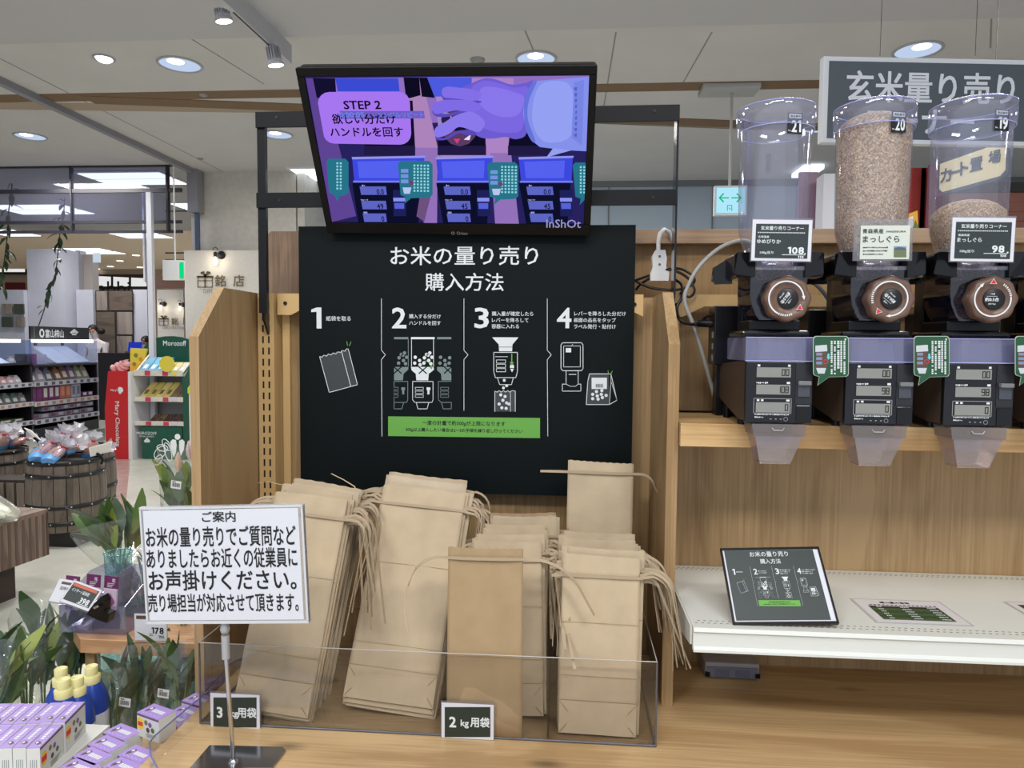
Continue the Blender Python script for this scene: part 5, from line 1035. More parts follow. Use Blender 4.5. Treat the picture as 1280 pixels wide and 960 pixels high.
# green speech bubble tags
tagG = mat('tag_green', (34, 84, 56), .35)
for (x0, lab) in ((1016.5, 'green speech bubble tag right of the empty dispenser'), (1142.5, 'green speech bubble tag right of the full dispenser'), (1269, 'green speech bubble tag at the right edge of the frame')):
    t = thing('speech_bubble_tag', lab, 'tag', P(x0 + 22, 472, Y=1.195)); f = front(x0, 420, 1.195, t); o = []
    for (cx, cy, a0) in ((40.5, 4, -90), (40.5, 47, 0)):
        for j in range(4): t_ = math.radians(a0 + j * 30); o.append((x0 + cx + 4 * math.cos(t_), 420 + cy + 4 * math.sin(t_)))
    o += [(x0 + 20, 471.5), (x0 + 5.5, 482), (x0 + 7.5, 471)]
    for (cx, cy, a0) in ((4, 46, 90), (4, 4, 180)):
        for j in range(4): t_ = math.radians(a0 + j * 30); o.append((x0 + cx + 4 * math.cos(t_), 420 + cy + 4 * math.sin(t_)))
    pts = [f.L(*p) for p in o]; obj('edge', MB().extr([f.W(x, y, -.0014) for x, y in pts], f.n * .001), mat('tag_edge', (186, 200, 186), .4), t)
    cx_ = sum(p[0] for p in pts) / len(pts); cy_ = sum(p[1] for p in pts) / len(pts)
    obj('card', MB().extr([f.W(cx_ + (x - cx_) * .965, cy_ + (y - cy_) * .975, -.0004) for x, y in pts], f.n * .0005), tagG, t)
    g1 = mat('tag_icon_grey', (196, 206, 210), .5); g2 = mat('tag_icon_blue', (120, 140, 170), .5)
    f.poly(g1, [(x0 + 2.5, 432), (x0 + 17, 431), (x0 + 17.5, 439), (x0 + 2.5, 440)], .0006); f.rect(mat('tag_icon_brown', (92, 70, 64), .5), x0 + 3, 439, x0 + 17, 460, .0005)
    for k in range(3): f.rect(g2, x0 + 3.5, 441 + k * 5.5, x0 + 11, 444.5 + k * 5.5, .0008)
    f.poly(g1, [(x0 + 3.5, 460), (x0 + 16, 460), (x0 + 14, 467), (x0 + 6, 467)], .0006); f.circ(redprint, x0 + 15.5, 452, 3.2, .0009); f.circ(mat('tag_icon_brown'), x0 + 15.5, 452, 2.3, .0011); f.poly(mat('tag_cyan', (110, 200, 220), .5), [(x0 + 17.5, 442), (x0 + 20, 442), (x0 + 20, 446), (x0 + 21.5, 446), (x0 + 18.8, 450), (x0 + 16.2, 446), (x0 + 17.5, 446)], .0009)
    f.poly(wprint, [(x0 + 38.5, 423.5), (x0 + 41.5, 423.5), (x0 + 40, 426)], .0006)
    rr = random.Random(3)
    for c_ in range(5):
        xx = x0 + 37.8 - c_ * 4; big = c_ == 2
        for j in range(18 if not big else 15):
            if rr.random() < .93: f.rect(wprint, xx, 426 + j * 2.35, xx + (2.9 if big else 2.2), 427.7 + j * 2.35, .0006)
    f.done()
# ================================================================ cables behind
wc_ = thing('power_plug', 'white moulded power plug hanging by a white cord beside the dark board', 'plug', P(823, 352, Y=1.56)); pf_ = front(812, 315, 1.56, wc_)
pts = [pf_.L(*p) for p in ((818, 314), (830, 314), (832, 324), (831, 335), (835, 341), (834, 352), (812, 352), (812, 343), (815, 335), (814, 322))]
obj('body', MB().extr([pf_.W(x, y, 0) for x, y in pts], pf_.n * .02), mat('plug_white', (226, 226, 228), .4), wc_, bevel=.003)
for y in (322, 332): pf_.circ(mat('screw_grey', (110, 110, 112), .4), 823, y, 1.7, .0205)
pf_.done(); obj('cord', MB().tube([P(a, b, Y=c) for a, b, c in ((823, 316, 1.555), (823, 302, 1.555), (825, 292, 1.556), (830, 287, 1.565), (836, 290, 1.59), (840, 300, 1.6))], .0045, 10), mat('plug_white'), wc_)
def cable(pts, r, m, lab, nm='cable'):
    P3 = [P(a, b, Y=c) for a, b, c in pts]; out = []
    for i in range(len(P3) - 1):
        p0, p1, p2, p3 = P3[max(i - 1, 0)], P3[i], P3[i + 1], P3[min(i + 2, len(P3) - 1)]
        for k in range(6): t = k / 6; out.append(.5 * ((2 * p1) + (p2 - p0) * t + (2 * p0 - 5 * p1 + 4 * p2 - p3) * t * t + (3 * p1 - p0 - 3 * p2 + p3) * t ** 3))
    out.append(P3[-1]); o = obj(nm, MB().tube(out, r, 10), m); tag(o, lab, 'cable'); return o
ck = mat('cable_black', (20, 20, 22), .4); cg_ = mat('cable_grey', (172, 172, 168), .45)
cable([(942, 304, 1.50), (925, 301, 1.49), (900, 310, 1.47), (875, 332, 1.45), (860, 358, 1.45), (856, 378, 1.45), (868, 410, 1.45), (880, 450, 1.45), (890, 485, 1.455), (893, 500, 1.46)], .0042, cg_, 'light grey cable arching over the divider down to the oak shelf')
cable([(1000, 348, 1.40), (1015, 352, 1.40), (1030, 366, 1.41), (1040, 384, 1.43), (1044, 400, 1.45)], .004, cg_, 'light grey cable behind the knob of the dispenser marked 21')
cable([(792, 350, 1.57), (815, 360, 1.56), (848, 362, 1.54), (866, 355, 1.52), (866, 345, 1.52), (850, 336, 1.53), (830, 338, 1.55), (812, 348, 1.56), (800, 356, 1.57), (795, 362, 1.58)], .0028, ck, 'looped black cable hanging by the white plug', 'looped_cable')
cable([(790, 352, 1.57), (810, 345, 1.56), (835, 337, 1.54), (858, 346, 1.52), (868, 362, 1.50), (862, 371, 1.49), (850, 366, 1.5)], .0028, ck, 'outer loop of black cable right of the white plug', 'looped_cable')
cable([(845, 350, 1.50), (852, 356, 1.49), (853, 370, 1.47), (846, 385, 1.46), (850, 400, 1.46), (862, 405, 1.45), (874, 404, 1.44), (884, 400, 1.44)], .0032, ck, 'black cable dropping behind the divider to the black power adapter')
cable([(872, 408, 1.45), (880, 398, 1.44), (888, 394, 1.43), (900, 392, 1.42)], .003, ck, 'short black cable entering the black box')
ad = thing('power_adapter', 'small black cable connector beside the black box at the divider', 'adapter', P(878, 408, Y=1.43)); obj('body', MB().tube([P(868, 405, Y=1.43), P(872, 405, Y=1.43), P(873, 404, Y=1.43), P(895, 405, Y=1.43)], [.004, .004, .0075, .0075], 12), blackP, ad)
for k, (x0, x1, y0, y1, Y) in enumerate(((890, 938, 383, 500, 1.43), (1005, 1052, 388, 500, 1.43), (1140, 1186, 392, 500, 1.43), (1262, 1300, 395, 500, 1.43))):
    a, b = P(x0, y0, Y=Y), P(x1, y1, Y=Y); bb = thing('black_control_unit', ('black control unit standing behind the dispenser marked 21', 'black control unit behind the full hopper dispenser', 'black control unit left of the cut off fourth dispenser', 'black control unit at the right edge, behind the cut off dispenser')[k], 'device', ((a.x + b.x) / 2, Y, 1.362))
    obj('case', bx(a.x, b.x + .005, Y - .03, Y + .03, 1.4625, a.z), mat('unit_black', (14, 14, 17), .3), bb, bevel=.002); obj('stand', bx(a.x + .01, b.x - .01, Y - .01, Y + .03, 1.3625, 1.4625), mat('unit_black'), bb)
    for j in range(3): obj('port', bx(a.x - .002, a.x + .001, Y - .02, Y - .008, 1.47 + j * .022, 1.482 + j * .022), mat('port_grey', (120, 120, 116), .5), bb)
pw = bx(.205, .24, 1.44, 1.455, 1.3625, 1.395)
# ================================================================ sweet shop shelving, far left
caseK = mat('case_black', (26, 22, 28), .4); railW = mat('price_rail_white', (196, 196, 204), .5)
caseG = clear('case_glass', (238, 242, 250), .04, .0, (180, 190, 220)); lightS = emis('case_light', (255, 250, 235), 7)
def shelf_unit(lab, a, b, x0, x1, ytop, ybot, rows, caselight, extra_case=True):
    """a, b: floor pixels under the front left and right corners"""
    A, B = P(*a, Z=0), P(*b, Z=0); t = thing('display_shelving', lab, 'shelving', (A + B) / 2); f = Face(A, B - A, (0, 0, -1), t); ww = (B - A).length
    yt = f.L(x1, ytop)[1]; yd = f.L(x1, rows['deck'])[1]
    xl, xr = f.L(x0, ybot)[0], f.L(x1, ybot)[0]
    obj('back_panel', f.box(xl, yt * .0 + yd, xr, 0, -.62, -.58), caseK, t); obj('base', f.box(xl, -.16, xr, 0, -.6, -.02), caseK, t)
    for x in (xl - .03, xr): obj('side_panel', f.box(x, yd, x + .03, 0, -.6, -.02), caseK, t)
    obj('deck', f.box(xl, yd, xr, yd + .03, -.6, 0), caseK, t)
    for k, (yr0, yr1) in enumerate(rows['rails']):
        y0, y1 = f.L(x1, yr0)[1], f.L(x1, yr1)[1]; obj('shelf_board', f.box(xl, y0, xr, y0 + .02, -.58, 0), caseK, t); r_ = obj('price_rail', f.box(xl, y0 - .005, xr, y1, 0, .015), railW, t)
        n_ = 9; g = MB()
        for j in range(n_): xx = xl + (xr - xl) * (j + .2) / n_; f.box(xx, y0 + .01, xx + (xr - xl) / n_ * .45, y1 - .012, .015, .017, g)
        obj('price_strip', g, mat('strip_dark', (90, 90, 110), .6) if k % 2 == 0 else mat('strip_orange', (190, 130, 110), .6), r_, kind='stuff')
    y0 = f.L(x1, ytop)[1]
    for (c_, d) in (((xl, y0, xr, yd, -.004, 0), 'f'), ((xl, y0, xl + .006, yd, -.55, 0), 's'), ((xr - .006, y0, xr, yd, -.55, 0), 's'), ((xl, y0, xr, y0 + .006, -.55, 0), 't')): obj('glass', f.box(*c_), caseG, t)
    obj('light_bar', f.box(xl + (xr - xl) * caselight[0], y0 - .012, xl + (xr - xl) * caselight[1], y0 + .03, -.05, .0), lightS, t)
    return f, xl, xr
fB, xl, xr = shelf_unit('black sweet shop shelving with lit glass case beside the red stand', (60, 547), (132, 534), 44, 124, 426, 546, dict(deck=453, rails=((472, 477), (494, 499), (514, 519))), (.03, .94))
fA, al, ar = shelf_unit('black sweet shop shelving with lit glass case at the left edge of the frame', (-45, 566), (52, 548), -40, 43, 425.5, 550, dict(deck=453, rails=((478, 483), (502, 507), (525, 530))), (.0, .82))
def goods(f, y_px_bot, x0, x1, n, hh, cols, where, nm='sweets_box', cat='box', h0=-.35, h1=-.06, xref=None, lean=0, grp=None, two=None):
    yb = f.L(xref or 120, y_px_bot)[1]; w_ = (x1 - x0) / n
    for k in range(n):
        a, b = x0 + w_ * k + w_ * .04, x0 + w_ * (k + 1) - w_ * .04; h_ = hh * (R.uniform(.85, 1.1) if lean else 1); c = cols[k % len(cols)]
        lab = '%s %s from the left, %s' % (ORD[k], {'sweets_box': 'sweets box', 'sweets_bag': 'sweets bag'}[nm], where)
        o0 = f.W((a + b) / 2, yb, (h0 + h1) / 2); t = thing(nm, lab, cat, o0, grp)
        if nm == 'sweets_box':
            obj('carton', f.box(a, yb - h_, b, yb, h0, h1), mat('carton_%d_%d_%d' % c, c, .5), t)
            wd = b - a; c2 = two[k % len(two)] if two else (230, 226, 224)
            obj('label', f.box(a + wd * .2, yb - h_ * .88, b - wd * .2, yb - h_ * .22, h1, h1 + .003), mat('label_%d_%d_%d' % c2, c2, .5), t)
        else:
            mx_ = (a + b) / 2; wd = (b - a) * .5; pts = [(mx_ - wd, yb), (mx_ - wd * 1.05, yb - h_ * .3), (mx_ - wd * .8, yb - h_ * .75), (mx_ - wd * .35, yb - h_ * .86), (mx_ - wd * .6, yb - h_), (mx_ + wd * .6, yb - h_ * .98), (mx_ + wd * .35, yb - h_ * .86), (mx_ + wd * .85, yb - h_ * .7), (mx_ + wd * 1.05, yb - h_ * .3), (mx_ + wd, yb)]
            obj('bag', MB().extr([f.W(x, y, h1 - .1 + (yb - y) * -.4) for x, y in pts], f.n * .09), mat('bag_%d_%d_%d' % c, c, .25), t, bevel=.012)
            obj('label', MB().extr([f.W(x, y, h1 + .0 - .1 + .091 + (yb - y) * -.4) for x, y in ((mx_ - wd * .6, yb - h_ * .15), (mx_ + wd * .6, yb - h_ * .15), (mx_ + wd * .5, yb - h_ * .5), (mx_ - wd * .5, yb - h_ * .5))], f.n * .004), mat('label_230_226_224', (230, 226, 224), .5), t)
W = xr - xl
goods(fB, 472, xl, xl + W * .36, 3, .2, [(150, 146, 170), (170, 160, 186), (120, 120, 150)], 'upper shelf of the case beside the red stand', 'sweets_bag', 'bag', lean=1, grp='bags on the upper shelf')
goods(fB, 472, xl + W * .38, xl + W * .93, 5, .24, [(150, 110, 90), (130, 100, 90), (140, 110, 160), (150, 160, 130), (170, 160, 150)], 'gift bags at the right of the upper shelf', 'sweets_bag', 'bag', lean=1, grp='gift bags on the upper shelf')
goods(fB, 494, xl, xl + W * .60, 7, .21, [(120, 50, 110), (120, 50, 110), (126, 54, 116), (126, 54, 116), (126, 54, 116), (200, 110, 90), (200, 110, 90)], 'middle shelf of the case beside the red stand', grp='purple and orange boxes on the middle shelf', two=[(126, 60, 120), (126, 60, 120), (226, 222, 210), (226, 222, 210), (226, 222, 210), (222, 150, 120), (222, 150, 120)])
goods(fB, 494, xl + W * .61, xl + W * .76, 2, .21, [(190, 190, 206), (186, 186, 204)], 'pale boxes right of the orange ones', grp='pale boxes on the middle shelf', two=[(120, 120, 150)])
goods(fB, 494, xl + W * .78, xl + W * .97, 2, .07, [(126, 54, 116), (130, 60, 120)], 'low purple boxes at the right of the middle shelf', grp='low purple boxes')
for lv, yy in enumerate((514, 506.5)): goods(fB, yy, xl + W * (.02 if lv == 0 else .16), xl + W * .97, 8, .065, [(150, 140, 160), (170, 160, 176), (140, 128, 150)], ('bottom layer', 'top layer')[lv] + ' of patterned boxes on the lowest shelf', grp='patterned boxes on the lowest shelf', two=[(120, 70, 110), (196, 192, 204)])
Wa = ar - al
goods(fA, 478, al, ar - Wa * .1, 8, .12, [(90, 150, 170), (200, 150, 160), (200, 170, 180), (190, 190, 200)], 'upper shelf at the left edge of the frame', 'sweets_bag', 'bag', lean=1, xref=40, grp='bags on the left upper shelf')
goods(fA, 502, al, ar - Wa * .02, 8, .15, [(120, 120, 126), (110, 130, 130), (90, 120, 110), (140, 140, 146)], 'middle shelf at the left edge of the frame', 'sweets_bag', 'bag', lean=1, xref=40, grp='bags on the left middle shelf')
goods(fA, 525, al, ar - Wa * .1, 5, .04, [(90, 110, 70), (110, 120, 90)], 'lowest shelf at the left edge of the frame', xref=40, grp='low boxes on the left lowest shelf')
# contents of the glass case: tilted boards with pictures, box
yd = fB.L(120, 453)[1]
def board(f, a, b, ytop, lab, c, n=5):
    t = thing('gift_board', lab, 'gift box', f.W((a + b) / 2, yd - .005, -.2)); k = .42
    pts = [f.W(a, yd - .005, -.08), f.W(b, yd - .005, -.08), f.W(b - .1, ytop, -.42), f.W(a - .1, ytop, -.42)]
    obj('lid', MB().extr(pts, (0, .02, .01)), mat('gift_lid', (196, 204, 232), .4), t)
    nrm = (pts[1] - pts[0]).cross(pts[3] - pts[0]).normalized(); nrm = nrm if nrm.dot(f.n) > 0 else -nrm
    for (u0, u1, v0, v1, cc) in ((.1, .9, .08, .36, (150, 110, 100)), (.12, .88, .42, .62, (210, 196, 160)), (.15, .85, .68, .92, (150, 170, 220))):
        q = [pts[0].lerp(pts[1], u).lerp(pts[3].lerp(pts[2], u), v) + nrm * .004 for u, v in ((u0, v0), (u1, v0), (u1, v1), (u0, v1))]; obj('picture', MB().extr(q, nrm * .003), mat('pic_%d' % cc[0], cc, .4), t)
board(fB, xl + W * .42, xl + W * .68, yd - .26, 'open gift box with pictured sweets, middle of the lit glass case', 0); board(fB, xl + W * .70, xl + W * .94, yd - .26, 'open gift box with pictured sweets, right in the lit glass case', 0); board(fA, al + Wa * .5, al + Wa * .75, yd - .22, 'tilted leaflets in the glass case at the left edge', 0)
t = thing('sweets_box', 'purple upright box in the lit glass case', 'box', fB.W(xl + W * .08, yd, -.2)); obj('carton', fB.box(xl + W * .01, yd - .16, xl + W * .14, yd, -.3, -.1), mat('carton_126_54_116'), t); obj('label', fB.box(xl + W * .14, yd - .15, xl + W * .30, yd, -.25, -.12), mat('pic_lilac', (190, 180, 214), .4), t)
t = thing('sweets_pouch', 'small white and red pouch in the glass case at the left edge', 'bag', fA.W(al + Wa * .9, yd, -.2)); c = fA.W(al + Wa * .86, yd, -.2)
obj('pouch', MB().lathe([(.05, 0), (.07, .04), (.05, .09), (.03, .1), (.05, .13)], 12, M=tr(*c)), mat('pouch_white', (200, 190, 196), .4), t); obj('tie', MB().lathe([(.08, 0), (.09, .02), (.08, .03)], 12, M=tr(*c)), mat('ribbon_red', (200, 40, 50), .5), t)
# black header sign of the confectioner
hs_ = thing('header_sign', 'black header sign with white characters and a white crest above the lit glass case', 'sign', fB.W(xl + .3, fB.L(80, 425)[1], -.3)); hf = Face(fB.W(0, 0, -.3), fB.u, fB.v, hs_)
obj('panel', hf.pbox(38, 407.5, 111.5, 424.5, -.03, 0), mat('header_black', (14, 14, 16), .4), hs_); hx, hy = hf.L(38, 424); obj('support', hf.box(hx + .1, hy, hx + .14, hy + .1, -.03, 0), caseK, hs_); obj('support', hf.box(hx + .7, hy, hx + .74, hy + .1, -.03, 0), caseK, hs_)
hf.text(wprint, '富山柿山', 68, 417, w=23, h=7.5, bold=.03, z=.004); hf.circ(wprint, 52, 416.5, 3.2, .004, ry=4.2); hf.circ(mat('header_black'), 52, 416.5, 1.6, .006, ry=2.4)
hf.poly(wprint, [(87, 415.5), (92.5, 411), (98, 415.5), (95.5, 417.5), (95, 419), (90, 419), (89.5, 417.5)], .004); hf.line(mat('header_black'), [(90, 416.5), (95, 416.5)], .5, .006); hf.dashes(mat('strip_dark'), 86, 420.8, 100, 421.8, 8, .004); hf.line(grprint, [(42.5, 408.5), (42.5, 424)], .6, .004); hf.done()
# dark service counter behind, laptop and two shop staff
sc = obj('service_counter', front(126, 440, 12.7).pbox(122, 441, 180, 534, -.25, 0), caseK); tag(sc, 'dark service counter behind the red stand', 'counter')
lp = thing('laptop', 'open laptop with a blue screen on the dark service counter', 'laptop', P(168, 441, Y=12.8)); lf = front(160, 427, 12.8, lp)
obj('screen', MB().extr([lf.W(*lf.L(*p)) for p in ((161, 427.5), (177, 427.5), (175.5, 439), (159.5, 439))], (0, .03, 0)), emis('laptop_blue', (40, 60, 190), .8), lp); obj('keyboard', lf.pbox(159, 439, 176, 441.2, -.1, .08), mat('lap_grey', (90, 90, 96), .4), lp)
def person(px, py, Y, lab, face_dir, masked, shirt):
    hz = P(px, py, Y=Y); H = hz.z + .10; t = thing('person', lab, 'person', (hz.x, Y, 0)); x0, y0 = hz.x, Y; s_ = face_dir
    vs = [(x0, y0, H * .53), (x0, y0, H * .66), (x0, y0, H * .80), (x0 + .01 * s_, y0, H * .855), (x0 + .03 * s_, y0 - .01, H - .12), (x0 + .035 * s_, y0 - .015, H - .03),
          (x0 - .17, y0, H * .80), (x0 - .23, y0 - .05, H * .64), (x0 - .14, y0 - .24, H * .60), (x0 + .17, y0, H * .80), (x0 + .23, y0 - .05, H * .64), (x0 + .14, y0 - .24, H * .60),
          (x0 - .09, y0, H * .50), (x0 - .10, y0, H * .28), (x0 - .10, y0, .05), (x0 - .10, y0 - .14, .03), (x0 + .09, y0, H * .50), (x0 + .10, y0, H * .28), (x0 + .10, y0, .05), (x0 + .10, y0 - .14, .03)]
    es = [(0, 1), (1, 2), (2, 3), (3, 4), (4, 5), (2, 6), (6, 7), (7, 8), (2, 9), (9, 10), (10, 11), (0, 12), (12, 13), (13, 14), (14, 15), (0, 16), (16, 17), (17, 18), (18, 19)]
    rd = [.13, .12, .14, .05, .088, .07, .06, .042, .03, .06, .042, .03, .09, .06, .045, .035, .09, .06, .045, .035]
    me = bpy.data.meshes.new('body'); org = V((x0, y0, 0)); me.from_pydata([V(v) - org for v in vs], es, []); o = bpy.data.objects.new('body', me); COL.objects.link(o); o.parent = t; INV[o.name] = INV[t.name]
    me.materials.append(mat('shirt_%d' % shirt[0], shirt, .8)); md = o.modifiers.new('skin', 'SKIN'); sub = o.modifiers.new('sub', 'SUBSURF'); sub.levels = 1; sub.render_levels = 1
    for i, r_ in enumerate(rd): me.skin_vertices[0].data[i].radius = (r_, r_)
    me.skin_vertices[0].data[0].use_root = True
    hc = V((x0 + .035 * s_, y0 - .015, H - .10))
    Mh = Matrix.Translation(hc) @ ry(18 * s_) @ rx(20); sk = mat('skin_tone', (206, 160, 132), .6)
    obj('head', MB().lathe([(.001, -.115), (.04, -.105), (.062, -.07), (.075, -.01), (.078, .04), (.06, .09), (.03, .112), (.001, .118)], 20, M=Mh), sk, t)
    hm = mat('hair_black', (16, 14, 14), .6)
    obj('hair', MB().lathe([(.078, -.03), (.089, .02), (.088, .06), (.068, .105), (.034, .128), (.001, .134)], 20, M=Mh @ tr(0, .016, 0)), hm, t)
    if px < 150: obj('hair_bun', MB().lathe([(.001, -.07), (.06, -.045), (.075, 0), (.06, .045), (.001, .07)], 16, M=tr(hc.x + .13, hc.y + .03, hc.z + .0)), hm, t)
    if masked: obj('face_mask', MB().extr([Mh @ V(p) for p in ((-.06, -.062, -.02), (.06, -.062, -.02), (.05, -.062, -.085), (0, -.07, -.1), (-.05, -.062, -.085))], (0, -.03, 0)), mat('mask_white', (222, 222, 226), .7), t, bevel=.008)
    obj('nose', MB().lathe([(.012, -.012), (.008, .012), (.001, .02)], 8, M=Mh @ tr(0, -.078, -.005)), sk, t)
    for e_ in (-1, 1): obj('eye', MB().lathe([(.001, -.006), (.009, 0), (.001, .006)], 8, M=Mh @ tr(e_ * .028, -.072, .012)), hm, t); obj('ear', MB().lathe([(.001, -.025), (.012, 0), (.001, .025)], 8, M=Mh @ tr(e_ * .078, 0, 0)), sk, t)
person(120, 414, 13.3, 'person with a black hair bun, head bowed, behind the black header sign', -1, False, (214, 206, 210)); person(180, 428, 13.35, 'person with short black hair and a white face mask behind the laptop', 1, True, (210, 212, 220))
# ---- red stand
Yr = P(148, 574, Z=0).y
rs = thing('chocolate_stand', 'tall red cardboard stand lettered in white, left of the green stand', 'display stand', P(148, 574, Z=0)); rf = front(133, 464, Yr, rs); rm = mat('stand_red', (196, 24, 28), .45)
pts = [rf.L(*p) for p in ((135, 464), (159.5, 464), (160.5, 574), (132.5, 573.5), (131, 510))]; pts = [(x, min(y, rf.L(148, 574)[1])) for x, y in pts]
obj('front_panel', MB().extr([rf.W(x, y) for x, y in pts], (0, .03, 0)), rm, rs); a = P(160.5, 574, Y=Yr); b = P(165, 574, Y=Yr)
obj('side_panel', bx(a.x, a.x + .05, Yr + .005, Yr + .45, 0, P(160, 465, Y=Yr).z), whiteP, rs); obj('body', bx(P(135, 500, Y=Yr).x, a.x, Yr + .03, Yr + .45, 0, P(160, 466, Y=Yr).z), rm, rs)
rf.text(wprint, 'Mary Chocolate', 146.5, 530, w=54, h=7, bold=.012, z=.004, rot=90); rf.text(wprint, "Mary's", 143, 488, w=9, h=3.4, bold=.02, z=.004)
rf.poly(wprint, [(147.5, 485), (150, 483.5), (153, 484.5), (154.5, 487.5), (153.5, 490), (151.5, 491), (151.5, 492.5), (149, 492), (148.3, 489.5)], .004); rf.done()
for k, (x, y) in enumerate(((143, 461), (149, 458), (155, 459), (152, 462), (158, 456))):
    c = P(x, y, Y=Yr + .12); t = thing('wrapped_sweet', '%s pink wrapped sweet bag from the left on top of the red stand' % ORD[k], 'bag', c, 'pink bags on the red stand')
    c.z = max(c.z, P(160, 466, Y=Yr).z + .03); obj('bag', MB().lathe([(.001, -.035), (.05, -.02), (.06, .01), (.03, .04), (.045, .06)], 10, M=tr(*c) @ ry(R.uniform(-50, 50))), mat('pink_wrap', (232, 170, 170), .35), t)
# yellow leaflet board
yl = thing('yellow_poster', 'yellow poster card with green pictures, between the red and green stands', 'poster', P(172, 478, Y=8.9)); yf = front(160, 434, 8.95, yl)
pts = [yf.L(*p) for p in ((163, 435), (184, 436), (180, 452), (176, 476), (162, 478))]; obj('card', MB().extr([yf.W(x, y) for x, y in pts], (0, .03, 0)), mat('poster_yellow', (222, 206, 70), .5), yl); obj('leg', yf.pbox(165, 476, 168, 573, -.05, -.03), whiteP, yl)
for (x, y, r_, c) in ((170, 444, 2.6, (120, 130, 50)), (176, 449, 2.4, (190, 150, 40)), (168, 455, 2.4, (140, 140, 50)), (172, 464, 2.2, (190, 160, 50))): yf.circ(mat('poster_dot_%d' % c[0], c, .5), x, y, r_, .004)
yf.done()
# ---- green stand
Yg = P(195, 574, Z=0).y; gs = thing('sweets_stand', 'dark green cardboard stand with three shelves of sweets and a rounded header', 'display stand', P(200, 574, Z=0)); gf = front(166, 420, Yg, gs); gm = mat('stand_green', (12, 82, 62), .45)
def gp(pts, h, d, m, nm): obj(nm, MB().extr([gf.W(*gf.L(*p), h) for p in pts], (0, d, 0)), m, gs)
gz = gf.L(195, 574)[1]
obj('front_panel', gf.box(gf.L(165.5, 0)[0], gf.L(180, 533)[1], gf.L(228, 550)[0], gz, -.02, 0), gm, gs)
hd = [(179, 440)] + [(213 + 33 * math.cos(math.radians(a_)), 436 - 16 * math.sin(math.radians(a_))) for a_ in range(170, -1, -17)] + [(247, 470), (176, 470)]
gfh = front(166, 420, Yg + .5); obj('header', MB().extr([gfh.W(*gfh.L(*p)) for p in hd], (0, .03, 0)), gm, gs); obj('side_panel', MB().extr([gf.W(gf.L(229, 550)[0], y, h) for (y, h) in ((gf.L(229, 471)[1], 0), (gz, 0), (gz, -.52), (gf.L(229, 425)[1], -.52))], (.03, 0, 0)), gm, gs); obj('side_panel', MB().extr([gf.W(gf.L(167, 550)[0] - .02, y, h) for (y, h) in ((gf.L(229, 471)[1], -.02), (gz, -.02), (gz, -.52), (gf.L(229, 435)[1], -.52))], (.02, 0, 0)), whiteP, gs)
obj('back_wall', gf.box(gf.L(167, 500)[0], gf.L(200, 471)[1], gf.L(229, 500)[0], gz, -.5, -.48), mat('stand_inner', (170, 166, 166), .7), gs)
gx0, gx1 = gf.L(168, 500)[0], gf.L(229, 500)[0]; YR = []
for (y0, y1, m_) in ((463, 470, 'a'), (496, 502, 'b'), (526.5, 532, 'c')):
    a_, b_ = gf.L(200, y0)[1], gf.L(200, y1)[1]; YR.append(b_); obj('shelf_board', gf.box(gx0, b_ - .02, gx1, b_, -.48, 0), whiteP, gs); r_ = obj('price_rail', gf.box(gx0, a_, gx1, b_, 0, .012), mat('rail_cream', (216, 212, 200), .5), gs)
    for (u, c) in ((.24, (200, 60, 90)), (.60, (200, 60, 90)), (.78, (226, 214, 110) if m_ == 'a' else (206, 206, 214))):
        x = gx0 + (gx1 - gx0) * u; obj('price_tag', gf.box(x, a_ + .005, x + .07, b_ - .005, .012, .018), mat('tag_%d_%d' % (c[0], c[1]), c, .5), r_)
gf2 = Face(gf.W(0, 0, -.49), gf.u, gf.v, gs); gf2.text(wprint, 'Morozoff', 218.5, 429, w=29, h=6.2, bold=.03, z=.004); gf2.done()
gf.text(wprint, 'MOROZOFF', 183.5, 541.5, w=25, h=3.6, bold=.015, z=.004); gf.text(wprint, 'SPECIAL SWEETS', 183.5, 545.5, w=19, h=1.6, z=.004); gf.poly(wprint, [(180, 551), (184, 547), (188, 551), (187, 553), (181, 553)], .004)
gf.done()
BL = (40, 150, 190); 
def packs(row, n, x0, x1, hh, cols, lab, lean):
    for k in range(n):
        u = x0 + (x1 - x0) * (k + .5) / n; w_ = (x1 - x0) / n * .46; yb = YR[row] - .03; c = cols[k % len(cols)]
        t = thing('sweets_packet', '%s packet from the left, %s' % (ORD[k], lab), 'packet', gf.W(u, yb, -.1), lab)
        pts = [(u - w_, yb), (u + w_, yb), (u + w_ + lean, yb - hh * .9), (u + w_ * .8 + lean, yb - hh), (u - w_ * .8 + lean, yb - hh), (u - w_ + lean, yb - hh * .9)]
        obj('wrapper', MB().extr([gf.W(x, y, -.03 - (yb - y) * .9) for x, y in pts], (0, .05, .0)), mat('foil_%d_%d' % (c[0], c[1]), c, .45), t, bevel=.01)
        q = [(u - w_ * .5 + lean * .3, yb - hh * .3), (u + w_ * .5 + lean * .3, yb - hh * .3), (u + w_ * .5 + lean * .5, yb - hh * .55), (u - w_ * .5 + lean * .5, yb - hh * .55)]
        obj('label', MB().extr([gf.W(x, y, -.027 - (yb - y) * .9) for x, y in q], (0, .002, .0)), mat('foil_label_%d' % row, ((210, 230, 240), (120, 96, 70), (60, 44, 40))[row], .4), t)
packs(0, 3, gx0 + .02, gx0 + .34, .2, [BL, (60, 160, 200), BL], 'blue packets on the top shelf of the green stand', .06); packs(0, 3, gx0 + .36, gx1 - .02, .14, [(200, 190, 120), (214, 200, 130), (206, 206, 190)], 'gold packets on the top shelf of the green stand', .04)
